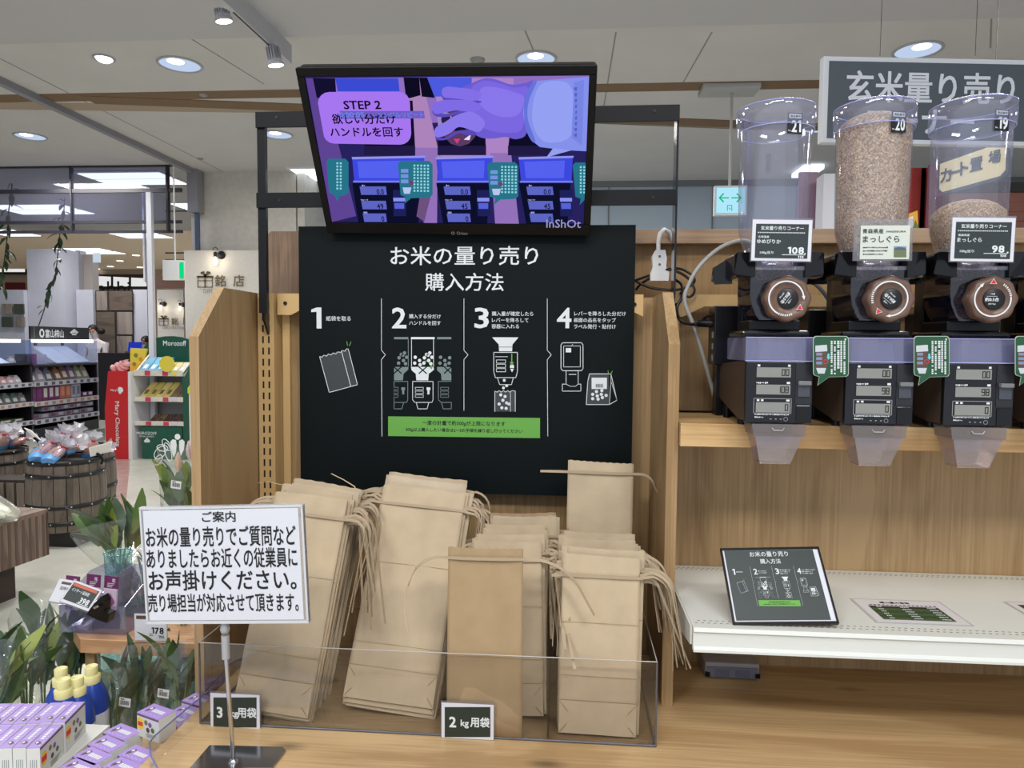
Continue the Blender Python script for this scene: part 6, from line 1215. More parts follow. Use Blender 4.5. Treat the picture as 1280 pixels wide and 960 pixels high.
packs(1, 6, gx0 + .02, gx1 - .02, .2, [(206, 190, 110), (196, 180, 96), (214, 200, 130), (206, 190, 110), (130, 110, 96), (150, 120, 96)], 'gold packets on the middle shelf of the green stand', .08); packs(2, 5, gx0 + .14, gx1 - .02, .1, [(90, 70, 60), (110, 86, 66), (74, 56, 50)], 'brown packets on the lowest shelf of the green stand', .05)
o = obj('round_card', MB().lathe([(.1, 0), (.1, .006)], 28, M=Matrix.Translation(P(209, 455, Y=Yg - .03)) @ rx(90)), mat('poster_yellow')); tag(o, 'round yellow price card on the top shelf of the green stand', 'price card')
wb = thing('white_bin', 'white box stand with a lime green rim right of the green stand', 'display stand', P(243, 556, Z=0)); a = P(236, 485, Y=7.6); b = P(262, 485, Y=7.6)
obj('body', bx(a.x, b.x, 7.6, 8.0, 0, a.z - .02), whiteP, wb); obj('rim', MB().extr([(a.x - .01, 7.59, a.z - .06), (a.x - .01, 7.59, a.z), (a.x + .12, 7.59, a.z + .16), (b.x, 7.59, a.z + .16), (b.x, 7.59, a.z - .06)], (0, .02, 0)), mat('lime', (186, 206, 60), .5), wb); obj('content', bx(a.x + .03, b.x - .02, 7.62, 7.9, a.z - .02, a.z + .05), mat('bin_navy', (50, 54, 76), .6), wb)
# ================================================================ barrels
barM = wood('barrel_oak', (118, 106, 94), (78, 70, 62), 'Z', 1.2, seed=6, knots=False); hoopM = mat('hoop_black', (20, 20, 24), .4); rivM = mat('rivet', (215, 215, 215), .3, .6)
def barrel(cx, cy, r, z0, z1, lab, n=20):
    t = thing('barrel', lab, 'barrel', (cx, cy, 0)); H = z1 - z0
    pr_ = [(r * (.86 + .14 * math.sin(math.pi * (.12 + .76 * k / 8))), z0 + H * k / 8) for k in range(9)]
    for k in range(n):
        a0, a1 = 2 * math.pi * (k + .03) / n, 2 * math.pi * (k + .97) / n; vs = []
        for (q, z) in pr_:
            for (aa, rr_) in ((a0, q), ((a0 + a1) / 2, q * 1.003), (a1, q), (a1, q - .015), (a0, q - .015)): vs.append((rr_ * math.cos(aa), rr_ * math.sin(aa), z))
        fs = [(j * 5 + i, j * 5 + (i + 1) % 5, (j + 1) * 5 + (i + 1) % 5, (j + 1) * 5 + i) for j in range(8) for i in range(5)] + [(4, 3, 2, 1, 0), tuple(40 + i for i in range(5))]
        obj('stave', MB().add(vs, fs), barM, t, True)
    for (u, hh) in ((.955, .035), (.78, .03), (.34, .03), (.1, .03)):
        i = u * 8; q = pr_[int(i)][0] * (1 - (i % 1)) + pr_[min(8, int(i) + 1)][0] * (i % 1); z = z0 + H * u; hb = obj('hoop', MB().lathe([(q + .001, z), (q + .006, z), (q + .006, z + hh), (q + .001, z + hh)], 40, cap=(False, False)), hoopM, t, True)
        for k in range(12): a_ = 2 * math.pi * (k + .4) / 12; obj('rivet', MB().lathe([(.006, 0), (.004, .004)], 8, M=tr((q + .006) * math.cos(a_), (q + .006) * math.sin(a_), z + hh / 2) @ rz(math.degrees(a_)) @ ry(90)), rivM, hb, True) if math.sin(a_) < .3 else None
    obj('lid', MB().lathe([(r * .84, z1 - .03), (.001, z1 - .03)], 32, cap=(False, False)), mat('barrel_lid', (60, 54, 50), .7), t, True)
    obj('plinth', MB().b(-r * .7, r * .7, -r * .7, r * .7, 0, z0), mat('plinth_black', (24, 22, 22), .6), t, True)
    return pr_[-1][0]
bcx = P(84.5, 640, Y=5.0).x; zt1 = P(85, 580, Y=4.76).z; barrel(bcx, 5.0, .262, .11, zt1, 'big grey brown barrel topped with candy bags, in front of the red stand')
b2x = P(-4, 600, Y=5.5).x; z2t = P(5, 568, Y=5.28).z; barrel(b2x, 5.5, .24, .1, z2t, 'barrel at the left edge, mostly hidden behind the bench'); barrel(P(104, 640, Y=5.62).x, 5.62, .255, .11, zt1 - .02, 'third barrel mostly hidden behind the big barrel')
def candy(c, yaw, pitch, lab, grp):
    M = Matrix.Translation(c) @ rz(yaw) @ rx(pitch) @ Matrix.Scale(1.2, 4); t = thing('candy_bag', lab, 'candy bag', M, grp); sq = Matrix.Diagonal((1, .55, 1, 1))
    obj('bag', MB().lathe([(.001, -.055), (.038, -.05), (.048, -.01), (.043, .03), (.022, .055), (.008, .065)], 12, M=sq), mat(*R.choice((('candy_orange', (226, 150, 120), .3), ('candy_pink', (230, 186, 190), .3), ('candy_peach', (222, 170, 150), .3)))), t, True)
    obj('film', MB().lathe([(.001, -.057), (.041, -.052), (.051, -.01), (.046, .03), (.024, .057), (.010, .068)], 12, M=sq, flute=lambda a, z: .06 * math.sin(5 * a + z * 60)), clear('candy_film', (245, 245, 250), .6, .12, (235, 235, 245), .12, True), t, True)
    obj('blue_base', MB().lathe([(.042, -.056), (.0515, -.03), (.0525, -.014)], 12, M=sq, cap=(True, False)), mat('candy_blue', (96, 160, 220), .35), t, True)
    obj('ribbon', MB().lathe([(.010, .062), (.014, .066), (.014, .072), (.010, .076)], 10), mat('ribbon_red'), t, True)
    obj('ruffle', MB().lathe([(.008, .07), (.018, .085), (.034, .105), (.040, .118)], 16, cap=(False, False), flute=lambda a, z: .28 * math.sin(6 * a) + .15 * math.sin(11 * a + 1)), clear('ruffle_film', (240, 240, 246), .8, .45, (232, 234, 242), .15, True), t, True)
rr = random.Random(5)
for k in range(22):
    a_ = rr.uniform(0, 6.28); q = .205 * math.sqrt((k + .5) / 22); c = V((bcx + q * math.cos(a_ * 1 + k * 2.4), 5.0 + q * math.sin(a_ + k * 2.4), zt1 + .035 + .07 * (1 - (q / .21) ** 2) + (.03 if k < 5 else 0)))
    candy(c, rr.uniform(60, 110) + (90 if rr.random() < .3 else 0), rr.uniform(30, 75), 'clear twisted candy bag with blue base and red tie heaped on the big barrel', 'candy bags heaped on the big barrel')
for k in range(10):
    a_ = k * 2.4; q = .18 * math.sqrt((k + .5) / 10); candy(V((b2x + q * math.cos(a_), 5.5 + q * math.sin(a_), z2t + .04 + .06 * (1 - (q / .2) ** 2))), rr.uniform(60, 110), rr.uniform(30, 75), 'clear twisted candy bag with red tie heaped on the barrel at the left edge', 'candy bags on the left barrel')
def clip_card(p, Y, lab, yaw=0):
    c = [P(x, y, Y=Y) for x, y in p]; t = thing('card_holder', lab, 'price card', sum(c, V()) / 4); obj('card', MB().extr(c, (0, .006, .002)), mat('holder_white', (226, 226, 222), .4), t)
    obj('inset', MB().extr([q.lerp(sum(c, V()) / 4, .14) - V((0, .003, 0)) for q in c], (0, .002, 0)), mat('inset_cream', (212, 208, 196), .5), t)
    m = (c[2] + c[3]) / 2; obj('clamp', MB().tube([m + V((-.01, -.02, .01)), m + V((.0, .0, -.01)), m + V((.02, .0, -.04)), m + V((-.01, .03, -.07))], .010, 8), blackP, t)
clip_card(((111, 560), (140, 552), (137, 565), (113, 571)), 4.83, 'white price card holder with black clamp on the rim of the big barrel'); clip_card(((30, 535), (38, 538), (52, 551), (41, 546)), 5.2, 'grey card holder seen edge on above the left candy heap')
# ---- bench with radish bags
zb = .50; K0 = P(60, 636, Z=zb); K1 = P(-30, 661, Z=zb); bh_ = P(60, 693, Y=K0.y).z; dirb = (K1 - K0).normalized(); nb = V((dirb.y, -dirb.x, 0)); nb = nb if nb.y > 0 else -nb
bw = wood('bench_walnut', (136, 114, 100), (94, 76, 66), 'Z', 2.2, seed=7, knots=False); be = thing('display_bench', 'low walnut bench with vertical grain at the left edge, carrying white radish bags', 'bench', (K0 + K1) / 2 - V((0, 0, zb)))
bd = 1.0; A0, A1 = K0, K0 + dirb * 1.6
A0z, A1z = A0 - V((0, 0, zb - bh_)), A1 - V((0, 0, zb - bh_))
obj('top_board', MB().extr([A0 - V((0, 0, .02)), A1 - V((0, 0, .02)), A1 + nb * bd - V((0, 0, .02)), A0 + nb * bd - V((0, 0, .02))], (0, 0, .02)), bw, be); obj('front_panel', MB().extr([A0z, A1z, A1 - V((0, 0, .02)), A0 - V((0, 0, .02))], nb * .02), bw, be); obj('end_panel', MB().extr([A0z, A0 - V((0, 0, .02)), A0 + nb * bd - V((0, 0, .02)), A0z + nb * bd], dirb * .02), bw, be)
g = MB()
for k in range(34): p = A0z + dirb * (.03 + k * .046); g.extr([p - nb * .002, p + dirb * .016 - nb * .002, p + dirb * .016 + V((0, 0, zb - bh_ - .025)) - nb * .002, p + V((0, 0, zb - bh_ - .025)) - nb * .002], nb * .003)
obj('grooves', g, mat('groove_dark', (92, 74, 64), .6), be, kind='stuff'); q0 = A0 + nb * .12 + dirb * .12; obj('plinth', MB().extr([V((p.x, p.y, 0)) for p in (q0, q0 + dirb * 1.4, q0 + dirb * 1.4 + nb * .8, q0 + nb * .8)], (0, 0, bh_)), mat('plinth_brown', (60, 48, 42), .7), be)
for k, (u, v, yaw) in enumerate(((.30, .16, 20), (.62, .1, 8), (.55, .34, 14))):
    c = A0 + dirb * u + nb * v + V((0, 0, .05)); t = thing('radish_bag', ('plastic bag of white radish nearest the bench corner', 'plastic bag of white radish at the left edge, front of the bench', 'plastic bag of white radish behind the front ones on the bench')[k], 'vegetable bag', c)
    for j in (-1, 1): obj('radish', MB().tube([c + V((-.17, j * .04, 0)), c + V((-.1, j * .045, .01)), c + V((.05, j * .045, .008)), c + V((.13, j * .03, -.01)), c + V((.17, j * .02, -.02))], [.02, .046, .044, .03, .012], 14), mat('radish_white', (226, 228, 206), .4), t)
    obj('plastic_bag', MB().tube([c + V((-.2, 0, 0)), c + V((-.12, 0, .008)), c + V((.06, 0, .008)), c + V((.17, 0, -.01)), c + V((.22, .02, -.03))], [.05, .1, .098, .06, .03], 16, flat=.62), clear('bag_film', (246, 248, 244), .4, .12, (235, 238, 230), .25, True), t)
# grey wicker crate left edge
wcx = P(0, 590, Y=4.9); cr = thing('slatted_crate', 'brown slatted crate standing behind the bench at the left edge', 'crate', (wcx.x - .1, 4.9, 0)); cz = P(10, 600, Y=4.9).z
for k in range(9): obj('slat', bx(wcx.x - .42 + k * .08, wcx.x - .36 + k * .08, 4.88, 4.9, .0, cz - .02), barM, cr)
obj('back', bx(wcx.x - .42, wcx.x + .28, 4.905, 5.1, 0, cz), mat('crate_dark', (50, 40, 36), .7), cr)
# ================================================================ ivy strands
leafG = [mat('leaf_%d' % k, c, .45) for k, c in enumerate(((46, 74, 40), (70, 100, 48), (96, 122, 58), (58, 86, 60), (140, 156, 70)))]
def leaf_mesh(m, L_=1.0, w_=.3, bend=.25, nm='leaf'):
    vs = []; n = 5
    for k in range(n + 1):
        u = k / n; ww = w_ * math.sin(math.pi * min(1, u * .94 + .03)) ** .8 * (1 if u < .5 else 1 - (u - .5) * .35); z = u * L_; y = -bend * u * u * L_
        vs += [(-ww / 2, y + ww * .12, z), (0, y, z), (ww / 2, y + ww * .12, z)]
    fs = []
    for k in range(n):
        for j in (0, 1): a = k * 3 + j; fs.append((a, a + 1, a + 4, a + 3))
    me = bpy.data.meshes.new(nm); me.from_pydata(vs, [], fs); me.materials.append(m); me.polygons.foreach_set('use_smooth', [True] * len(fs)); return me
LM = [leaf_mesh(m, 1, w, b) for m in leafG for (w, b) in ((.30, .2), (.42, .45), (.22, .1))]
def put_leaf(parent, M, idx): o = bpy.data.objects.new('leaf', LM[idx]); COL.objects.link(o); o.parent = parent; o.matrix_local = INV[parent.name] @ M; return o
def ivy(pts, Y, lab, seed):
    rr = random.Random(seed); t = thing('hanging_ivy', lab, 'ivy', P(*pts[-1], Y=Y)); W3 = [P(x, y, Y=Y) for x, y in pts]; obj('stem', MB().tube(W3, .008, 6), mat('ivy_stem', (50, 60, 40), .6), t)
    for i in range(len(W3) - 2 if pts[-1][1] > 398 else len(W3) - 1):
        n = int((W3[i + 1] - W3[i]).length / .055)
        for k in range(n): p = W3[i].lerp(W3[i + 1], (k + rr.random()) / n); put_leaf(t, Matrix.Translation(p) @ rz(rr.uniform(0, 360)) @ rx(rr.uniform(60, 160)) @ Matrix.Scale(rr.uniform(.13, .21), 4), rr.choice((0, 1, 9, 10)) if rr.random() < .7 else 1)
    obj('ceiling_hook', MB().lathe([(.04, 0), (.04, .02)], 12, M=tr(*W3[0])), mat('grid_black'), t)
ivy([(15, 227), (14, 245), (11, 262), (10, 285), (8, 305), (5, 330), (2, 345), (0, 362)], 10.05, 'ivy strand hanging nearest the left edge', 1)
ivy([(81, 247), (80, 262), (75, 290), (72, 320), (70, 340), (64, 358), (59, 372), (55, 388), (48, 408)], 11.15, 'ivy strand hanging in front of the white column', 2)
# ================================================================ near left: flower and goods racks
RX = -.66; rk = thing('flower_rack', 'oak flower rack with a thick plank and posts left of the counter', 'rack', (-.95, 1.6, 0)); PZ = .822
plk = wood('plank_oak', (206, 160, 120), (164, 122, 84), 'X', 2, seed=12)
p0 = P(100, 803, Y=1.5)
obj('plank', bx(p0.x, -.70, 1.50, 1.72, PZ - .032, PZ), plk, rk, bevel=.001); obj('plank', bx(p0.x - .04, p0.x + .04, 1.5, 2.3, PZ - .032, PZ - .0005), plk, rk, bevel=.001) if False else None
obj('plank', MB().extr([(p0.x, 1.5, PZ - .032), (p0.x - .06, 1.56, PZ - .032), (p0.x - .06, 1.9, PZ - .032), (p0.x, 1.9, PZ - .032)], (0, 0, .0315)), plk, rk)
obj('plank', bx(p0.x, -.70, 1.725, 2.2, PZ - .032, PZ), plk, rk); a = P(107, 840, Y=1.53)
for (x, y) in ((a.x, 1.53), (-.73, 1.53), (a.x, 2.1), (-.73, 2.1)): obj('post', bx(x, x + .022, y, y + .022, 0, PZ - .032), oakV, rk)
obj('shelf', bx(a.x - .35, -.70, 1.45, 2.2, .42, .44), oakH, rk)
# glass vases on lower shelf
vz = clear('vase_glass', (196, 232, 234), .5, .10, (190, 236, 240)); water = clear('water_teal', (170, 222, 224), .3, .12, (150, 215, 220))
def vase(x, y, r, z0, z1, lab):
    t = thing('glass_vase', lab, 'vase', (x, y, z0)); obj('glass', MB().lathe([(r * .9, z0 + .002), (r, z0 + (z1 - z0) * .5), (r * 1.08, z1)], 24, M=tr(x, y, 0), cap=(True, False)), vz, t); obj('water', MB().lathe([(r * .86, z0 + .006), (r * .93, z0 + (z1 - z0) * .6)], 24, M=tr(x, y, 0)), water, t); obj('rim', MB().tube([(x + r * 1.08 * math.cos(k * math.pi / 12), y + r * 1.08 * math.sin(k * math.pi / 12), z1) for k in range(25)], .002, 5, cap=False), vz, t)
for k, (px, lab) in enumerate(((132, 'leftmost glass vase under the oak plank'), (165, 'second glass vase under the oak plank'), (200, 'third glass vase under the oak plank'), (236, 'glass vase under the oak plank nearest the counter'))):
    c = P(px, 850, Y=1.72); vase(c.x, 1.72, .033, .44, .76, lab)
for (px, Y, lab) in ((150, 1.70, 'glass vase on the plank behind the purple packets'), (225, 1.66, 'dark blue glass vase on the plank beside the 178 price card')): c = P(px, 790, Y=Y); vase(c.x, Y, .03 if px < 200 else .028, PZ, PZ + (.14 if px < 200 else .05), lab)
film = clear('cellophane', (252, 254, 252), .35, .02, (236, 242, 240), .12, True)
def bunch(base, tip, spread, n, ll, lab, seed, idx, wrap=True, tag_px=None, flare=1.0, z_low=.35, stems=5):
    """leafy bunch in cellophane from base to tip"""
    rr = random.Random(seed); t = thing('leaf_bunch', lab, 'plant', base); ax = tip - base; H = ax.length; ax.normalize(); sx = ax.orthogonal().normalized(); sy = ax.cross(sx)
    for k in range(stems): a_ = k * 6.28 / stems; e = base + ax * H * .75 + (sx * math.cos(a_) + sy * math.sin(a_)) * spread * .4; obj('stem', MB().tube([base + (sx * math.cos(a_) + sy * math.sin(a_)) * .006, e], .0022, 6), mat('stem_green', (80, 104, 48), .6), t)
    for k in range(n):
        u = z_low + (1 - z_low) * (k + rr.random()) / n; a_ = rr.uniform(0, 6.28); q = spread * u * rr.uniform(.2, .8); p = base + ax * (H * u * .85) + (sx * math.cos(a_) + sy * math.sin(a_)) * q
        out = (sx * math.cos(a_) + sy * math.sin(a_)); d = (ax + out * rr.uniform(.15, .7)).normalized(); xx = d.cross(out).normalized(); yy = d.cross(xx)
        M = Matrix((xx, -yy if rr.random() < .5 else yy, d)).transposed().to_4x4(); M.translation = p; put_leaf(t, M @ rz(rr.uniform(-70, 70)) @ Matrix.Scale(ll * rr.uniform(.7, 1.15), 4), rr.choice(idx))
    if wrap:
        r1 = spread * 1.15 * flare; rot_ = ax.to_track_quat('Z', 'Y').to_matrix().to_4x4(); rot_.translation = base
        obj('cellophane', MB().lathe([(.016, 0), (.02 + r1 * .35, H * .35), (r1 * .85, H * .8), (r1, H * 1.08)], 20, M=rot_, cap=(False, False), flute=lambda a, z: .10 * math.sin(3 * a + 1 + z * 3) + .04 * math.sin(8 * a)), film, t)
    if tag_px:
        (x0, y0), Yt = tag_px; c = P(x0, y0, Y=Yt); f = Face(c, (1, 0, -.12), (-.1, 0, -1), t); obj('price_sticker', f.box(-.012, -.009, .012, .009, -.0005, .0003), mat('sticker_white', (226, 228, 230), .5), t)
        for k in range(11): f.lrect(kprint, -.009 + k * .0017, -.004, -.009 + k * .0017 + (.0011 if k % 3 else .0006), .005, .0006)
        f.lrect(kprint, -.009, -.0075, -.001, -.0055, .0006); f.done()
    return t
DK = (0, 1, 2, 9, 10, 3, 4); LT = (3, 4, 6, 7, 12, 10)
def B3(a, Ya, b, Yb): return P(*a, Y=Ya), P(*b, Y=Yb)
b_, t_ = B3((172, 915), 1.42, (186, 822), 1.5); bunch(b_, t_, .085, 34, .085, 'broad dark green leaf bunch with a barcode sticker under the plank', 3, DK, tag_px=((156, 878), 1.33))
b_, t_ = B3((225, 905), 1.42, (226, 818), 1.5); bunch(b_, t_, .06, 26, .08, 'leaf bunch with a bright stem nearest the counter end', 4, DK + (7,), tag_px=((204, 867), 1.36))
b_, t_ = B3((138, 935), 1.32, (140, 850), 1.38); bunch(b_, t_, .055, 18, .07, 'low leaf bunch behind the blue bottles', 5, DK)
b_, t_ = B3((58, 905), 1.5, (72, 775), 1.75); bunch(b_, t_, .09, 44, .10, 'large leaf bunch hanging out left of the oak plank', 6, DK + LT)
b_, t_ = B3((34, 900), 1.4, (32, 780), 1.6); bunch(b_, t_, .05, 20, .08, 'narrow leaf bunch with upright tips at the left', 7, DK)
b_, t_ = B3((-20, 930), 1.3, (6, 820), 1.4); bunch(b_, t_, .06, 18, .11, 'leaf bunch cut by the left edge of the frame', 8, LT)
b_, t_ = B3((95, 860), 1.6, (92, 790), 1.7); bunch(b_, t_, .05, 18, .08, 'leaf bunch directly under the left end of the plank', 9, DK, wrap=False)
b_, t_ = B3((150, 745), 1.95, (150, 668), 2.0); b_.z = PZ; bunch(b_, t_, .085, 26, .13, 'bright green leaf bunch standing behind the acrylic packet box', 10, LT, z_low=.6, flare=1.2)
b_, t_ = B3((180, 780), 1.7, (170, 705), 1.74); b_.z = PZ; bunch(b_, t_, .05, 16, .07, 'grey green leaf bunch peeking left of the white notice', 11, (9, 10, 11), flare=1.1)
b_, t_ = B3((228, 700), 1.6, (232, 575), 1.62); b_.z = PZ; fb = bunch(b_, t_, .055, 30, .085, 'wrapped lily bouquet with olive leaves beside the oak side panel', 12, (3, 4, 6, 7, 12, 13, 1), z_low=.5, flare=1.0, tag_px=((220, 606), 1.545))
c = P(240, 578, Y=1.6); lm = leaf_mesh(mat('petal_pink', (240, 222, 222), .5), 1, .4, .12, 'petal')
for k in range(6): o = bpy.data.objects.new('petal', lm); COL.objects.link(o); o.parent = fb; o.matrix_local = INV[fb.name] @ (Matrix.Translation(c) @ rz(60 * k + 10) @ rx(-16) @ Matrix.Scale(.052, 4))
o = obj('bud', MB().lathe([(.002, 0), (.006, .01), (.007, .03), (.002, .045)], 10, M=Matrix.Translation(P(223, 590, Y=1.56))), mat('bud_pink', (206, 176, 150), .5), fb)
lp_ = mat('loop_white', (228, 232, 232), .4)
for (cx, cy, rx_, ry_, rt) in ((208, 556, 4, 8, -30), (203, 560, 7, 4, 10), (200, 566, 6, 9, 40), (210, 565, 4, 12, -15), (198, 575, 4, 7, 30)):
    obj('white_loop', MB().tube([P(cx + rx_ * math.cos(k * math.pi / 8) * math.cos(math.radians(rt)) - ry_ * math.sin(k * math.pi / 8) * math.sin(math.radians(rt)), cy + rx_ * math.cos(k * math.pi / 8) * math.sin(math.radians(rt)) + ry_ * math.sin(k * math.pi / 8) * math.cos(math.radians(rt)), Y=1.555) for k in range(17)], .0009, 5), lp_, fb)
ff = front(212, 548, 1.556, fb); ff.circ(lp_, 222, 546, 3.6, .0004, 16); ff.poly(lp_, [(213, 552), (216, 549), (220, 550), (221, 556), (220, 566), (217, 572), (214, 562)], .0004); ff.poly(lp_, [(224, 551), (228, 549), (231, 552), (230, 562), (226, 570), (224, 560)], .0004); ff.done()
# ---- acrylic packet box on the plank
pb = thing('packet_dispenser', 'clear sloped acrylic box of purple flower food packets on the plank', 'box', P(115, 787, Y=1.55)); xa, xb = P(74, 780, Y=1.53).x, P(156, 780, Y=1.53).x; zA = PZ + .001
pa = clear('packet_acrylic', (238, 238, 248), .4, .05, (200, 202, 236)); zt_ = P(120, 700, Y=1.72).z; zf = P(110, 757, Y=1.53).z
obj('front_sheet', bx(xa, xb, 1.53, 1.532, zA, zf), pa, pb); obj('back_sheet', bx(xa, xb, 1.70, 1.702, zA, zt_), pa, pb); obj('floor_sheet', bx(xa, xb, 1.53, 1.70, zA, zA + .002), pa, pb)
for x in (xa, (xa + xb) / 2, xb): obj('side_sheet', MB().extr([(x, 1.53, zA), (x, 1.70, zA), (x, 1.70, zt_), (x, 1.64, zt_), (x, 1.53, zf)], (.0015, 0, 0)), pa, pb)
purp = mat('packet_purple', (110, 40, 100), .5); lilac = mat('packet_lilac', (206, 190, 214), .45)
for k, (px, py, hh) in enumerate(((95, 727, 1), (121, 725, 1), (143, 727, 1.1))):
    t = thing('flower_food_packet', ('leftmost purple packet in the acrylic box', 'middle purple packet in the acrylic box', 'rightmost purple packet in the acrylic box')[k], 'packet', P(px, 780, Y=1.58)); f = front(px - 12, py - 8, 1.575 - k * .002, t); f = Face(f.O, (1, 0, -.08), (0, 0, -1), t)
    wd = .034; obj('header', f.box(0, 0, wd, .030, -.001, .001), purp, t); obj('packet', f.box(.001, .030, wd - .001, .082, -.004, .003), lilac, t, bevel=.002)
    f.lpoly(mat('packet_pink', (150, 80, 130), .5), [(.004, .05), (.018, .04), (.03, .06), (.02, .078), (.004, .074)], .0036); f.ltext(wprint, '花', wd * .7, .010, h=.009, bold=.04, z=.0015)
    for j in range(3): f.lrect(wprint, .008, .017 + j * .004, .026 - j * .003, .0185 + j * .004, .0014)
    f.done()
def ptag(pts, Y0, Y1, lab, kind):
    c = [P(*p, Y=y) for p, y in zip(pts, (Y1, Y1, Y0, Y0))]; t = thing('price_tag_holder', lab, 'price tag', sum(c, V()) / 4); f = Face(c[0], c[1] - c[0], c[3] - c[0], t); w_, h_ = (c[1] - c[0]).length, (c[3] - c[0]).length
    obj('holder', f.box(-.001, -.001, w_ + .001, h_ + .003, -.0015, 0), clear('holder_clear'), t); obj('card', f.box(0, 0, w_, h_, 0, .0006), mat('card_white'), t); k = w_ / 50
    if kind == 398:
        f.lrect(mat('card_slate'), 2 * k, 3 * k, w_ - 3 * k, h_ - 4 * k, .0009); f.lrect(mat('tag_orange', (200, 96, 66), .5), 3 * k, 3.5 * k, w_ - 5 * k, 8 * k, .0011); f.ltext(wprint, 'インサート延命剤', w_ * .42, 13.5 * k, w=.6 * w_, h=6 * k, z=.0012); f.ltext(wprint, '398', w_ * .70, h_ - 11 * k, w=16 * k, h=9 * k, bold=.04, z=.0012); f.lrect(wprint, w_ * .5, h_ - 6 * k, w_ * .9, h_ - 5 * k, .0012)
    elif kind == 0: f.lrect(mat('tag_orange_dark', (90, 66, 56), .5), 8 * k, 5 * k, w_ - 10 * k, 10 * k, .0009); f.ltext(kprint, '花持ち剤', w_ * .45, 18 * k, w=.5 * w_, h=7 * k, z=.0009)
    else: f.lrect(mat('tag_orange_dark'), 3 * k, 2.5 * k, 22 * k, 8 * k, .0009); f.ltext(kprint, '178', w_ * .72, h_ * .62, w=19 * k, h=10 * k, bold=.04, z=.0009); f.lrect(kprint, w_ * .45, h_ * .74, w_ * .56, h_ * .76, .0009); f.ltext(kprint, '195', w_ * .83, h_ * .85, w=9 * k, h=4.5 * k, z=.0009); f.lrect(redprint, w_ * .45, h_ * .79, w_ * .58, h_ * .82, .0009)
    f.done(); return t
ptag(((75, 723), (104, 728), (87, 760), (61, 751)), 1.49, 1.52, 'plain white price tag, left one clipped to the acrylic packet box', 0); tg = ptag(((93, 725), (128, 738), (109, 766), (78, 752)), 1.46, 1.49, 'dark price tag reading 398 clipped to the acrylic packet box', 398)
cl_ = thing('black_clip', 'glossy black clip holding the 398 price tag', 'clip', P(122, 765, Y=1.46)); pts = [P(*p, Y=1.455) for p in ((127, 745), (131, 752), (130, 765), (137, 768), (134, 779), (122, 775), (108, 768), (113, 760), (120, 752))]; obj('body', MB().extr(pts, (0, .022, 0)), mat('clip_black', (6, 6, 8), .25, spec=.3), cl_, bevel=.002)
obj('jaw', MB().tube([P(118, 760, Y=1.452), P(124, 757, Y=1.45)], .003, 8), chrome, cl_)
ptag(((168, 767), (208, 768), (208, 800), (169, 800)), 1.492, 1.493, 'white price tag reading 178 on the front of the oak plank', 178)
# ---- blue bottles
tb = thing('goods_table', 'low display table under the purple cartons at the bottom left', 'table', (-.95, 1.1, 0)); TZ = .785; obj('top', bx(-1.6, -.665, .82, 1.20, TZ - .03, TZ), oakH, tb); obj('lower_board', bx(-1.6, -.80, 1.21, 1.36, .63, .65), oakH, tb) 
for (x, y) in ((-1.55, .86), (-.72, .86), (-1.55, 1.19), (-.85, 1.19)): obj('leg', bx(x, x + .04, y, y + .04, 0, TZ - .03 if y < 1 else .63), oakV, tb)
capM = mat('cap_cream', (228, 222, 160), .35); botB = mat('bottle_blue', (34, 70, 170), .25)
def bottle(px, py, Y, lab, tilt):
    top = P(px, py, Y=Y); z0 = .65; h = top.z - z0; M = Matrix.Translation((top.x, top.y, z0)); t = thing('blue_bottle', lab, 'bottle', M, None); s_ = 1
    obj('bottle', MB().lathe([(.027, 0), (.029, .004), (.029, h - .070), (.026, h - .054), (.0155, h - .034)], 28), botB, t, True); obj('collar', MB().lathe([(.0150, h - .034), (.0160, h - .0195), (.0125, h - .0175)], 28), capM, t, True)
    obj('cap', MB().lathe([(.0115, h - .0185), (.0118, h - .001), (.0105, h), (.0098, h - .002), (.001, h - .002)], 28), capM, t, True); obj('label', MB().lathe([(.0292, h * .1), (.0292, h - .09)], 28, cap=(False, False)), mat('bottle_label', (210, 220, 236), .5), t, True)
bottle(76, 835, 1.30, 'blue bottle with cream cap, back left of the four', 0); bottle(79, 848.5, 1.225, 'blue bottle with cream cap, front left of the four', 0); bottle(96, 846, 1.245, 'blue bottle with cream cap, front right of the four', 0); bottle(114, 832, 1.31, 'blue bottle with cream cap, rightmost, half behind cellophane', 0)
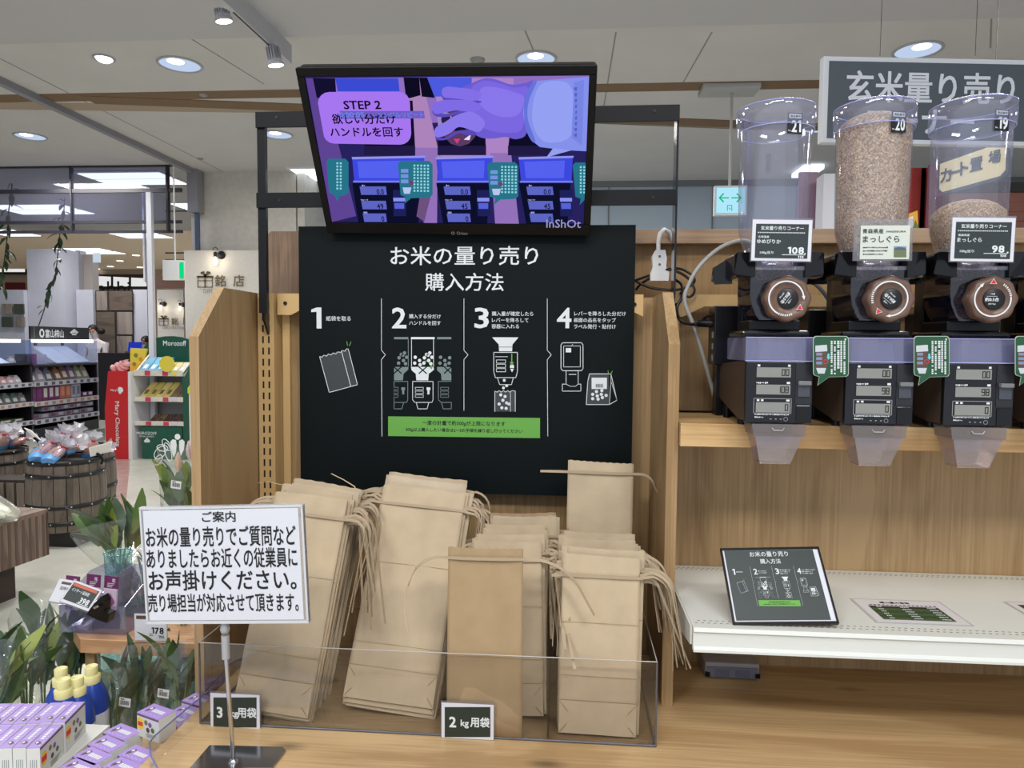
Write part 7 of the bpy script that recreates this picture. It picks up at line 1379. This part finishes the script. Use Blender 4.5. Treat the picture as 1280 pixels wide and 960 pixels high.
# ---- purple cartons
pc = mat('carton_purple', (158, 130, 206), .4); pw_ = mat('carton_offwhite', (214, 216, 214), .45); burst = mat('burst_yellow', (236, 206, 40), .5)
def carton(M, lab, grp, L_=.068, Wd=.0195, H_=.052, side=False, flat=False):
    """L_ long axis along local y, Wd across x, H_ up; purple top"""
    t = thing('purple_carton', lab, 'carton', M, grp); obj('box', MB().b(-Wd / 2, Wd / 2, 0, L_, 0, H_), pw_, t, True, bevel=.0004); obj('top_flap', MB().b(-Wd / 2 + .0003, Wd / 2 - .0003, .0003, L_ - .0003, H_, H_ + .0008), pc, t, True)
    f = Face((-Wd / 2, 0, H_ + .0008), (0, 1, 0), (1, 0, 0), t, True)
    L = L_
    f.lpoly(mat('print_brown', (84, 60, 60), .5), [(L * .12, Wd * .6), (L * .2, Wd * .25), (L * .3, Wd * .3), (L * .26, Wd * .6), (L * .18, Wd * .8)], .0002); f.lpoly(wprint, [(L * .17, Wd * .42), (L * .22, Wd * .3), (L * .27, Wd * .42), (L * .21, Wd * .52)], .0003)
    for k in range(6): f.lrect(wprint, L * (.36 + .08 * k), Wd * .36, L * (.42 + .08 * k), Wd * .62, .0002)
    for k in range(9): f.lcirc(wprint, L * (.1 + .09 * k), Wd * (.86 if k % 2 else .8), .0007, .0002, 6)
    f.done()
    if side:
        g = Face((Wd / 2, 0, H_), (0, 1, 0), (0, 0, -1), t, True)
        g.lrect(mat('print_plum', (110, 84, 120), .5), 0, 0, L, .004, .0002); g.lcirc(burst, L * .16, H_ * .42, .0085, .0002, 14, ry=.011); g.lrect(redprint, L * .05, H_ * .34, L * .27, H_ * .52, .0003)
        for (x, y, c) in ((.42, .3, (120, 120, 60)), (.5, .6, (90, 70, 50)), (.6, .35, (130, 90, 160)), (.72, .55, (80, 110, 60))): g.lcirc(mat('fruit_%d' % c[0], c, .5), L * x, H_ * y, .0045, .0003, 10)
        for k in range(5): g.lrect(kprint, L * .42, H_ * (.75 + .035 * k), L * (.9 - .05 * k), H_ * (.762 + .035 * k), .0002)
        g.done()
    g = Face((-Wd / 2, 0, H_), (1, 0, 0), (0, 0, -1), t, True)
    for k in range(4): g.lrect(grprint, Wd * (.25 + .15 * k), H_ * .35, Wd * (.3 + .15 * k), H_ * .85, .0002)
    g.done()
tr0 = thing('carton_tray', 'white cardboard tray holding the upright purple cartons', 'tray', (-.9, 1.1, TZ)); obj('tray', bx(-1.13, -.80, .93, 1.165, TZ + .001, P(110, 876, Y=1.145).z - .0535), pw_, tr0)
zc = P(110, 876, Y=1.145).z - .0528; e1 = P(110, 876, Y=1.145); ori = rz(9)
for row in range(2):
    for k in range(9):
        c = e1 + ori @ V((-.012 - k * .0205, -.070 - row * .0705, 0)); c.z = max(zc - row * .002, TZ + .031) + R.uniform(-.001, .0015)
        carton(Matrix.Translation(c) @ rz(9 + R.uniform(-1.5, 1.5)) , '%s upright purple carton from the right in the %s row of the tray' % (ORD[k], ('rear', 'front')[row]), 'upright purple cartons in the tray', side=(k == 0))
# loose cartons lying right of the tray
hz_ = TZ + .012
seen_ = 0
pos = [((182, 884), .872)] + [((140 + 37 * j - 18.5 * i, 909 + 13 * j + 14.5 * i), .838) for i in range(4) for j in range(4)] + [((205 - 18.5 * i, 893 + 14.5 * i), .839) for i in range(1)] + [((236, 870), .838), ((222, 884), .8385)]
for k, ((x, y), z) in enumerate(pos):
    c = P(x, y, Z=z); c.z = z - .0415
    if k and c.x + (.046 if k < 18 else .02) > -.657: continue
    carton(Matrix.Translation(c) @ rz(-112 + (R.uniform(-3, 3) if k else 0)), 'loose purple carton standing highest, in front of the broad leaves' if k == 0 else 'loose purple carton lying at an angle right of the tray', 'loose purple cartons right of the tray' if k else None, side=True, L_=.055, Wd=.033, H_=.040)
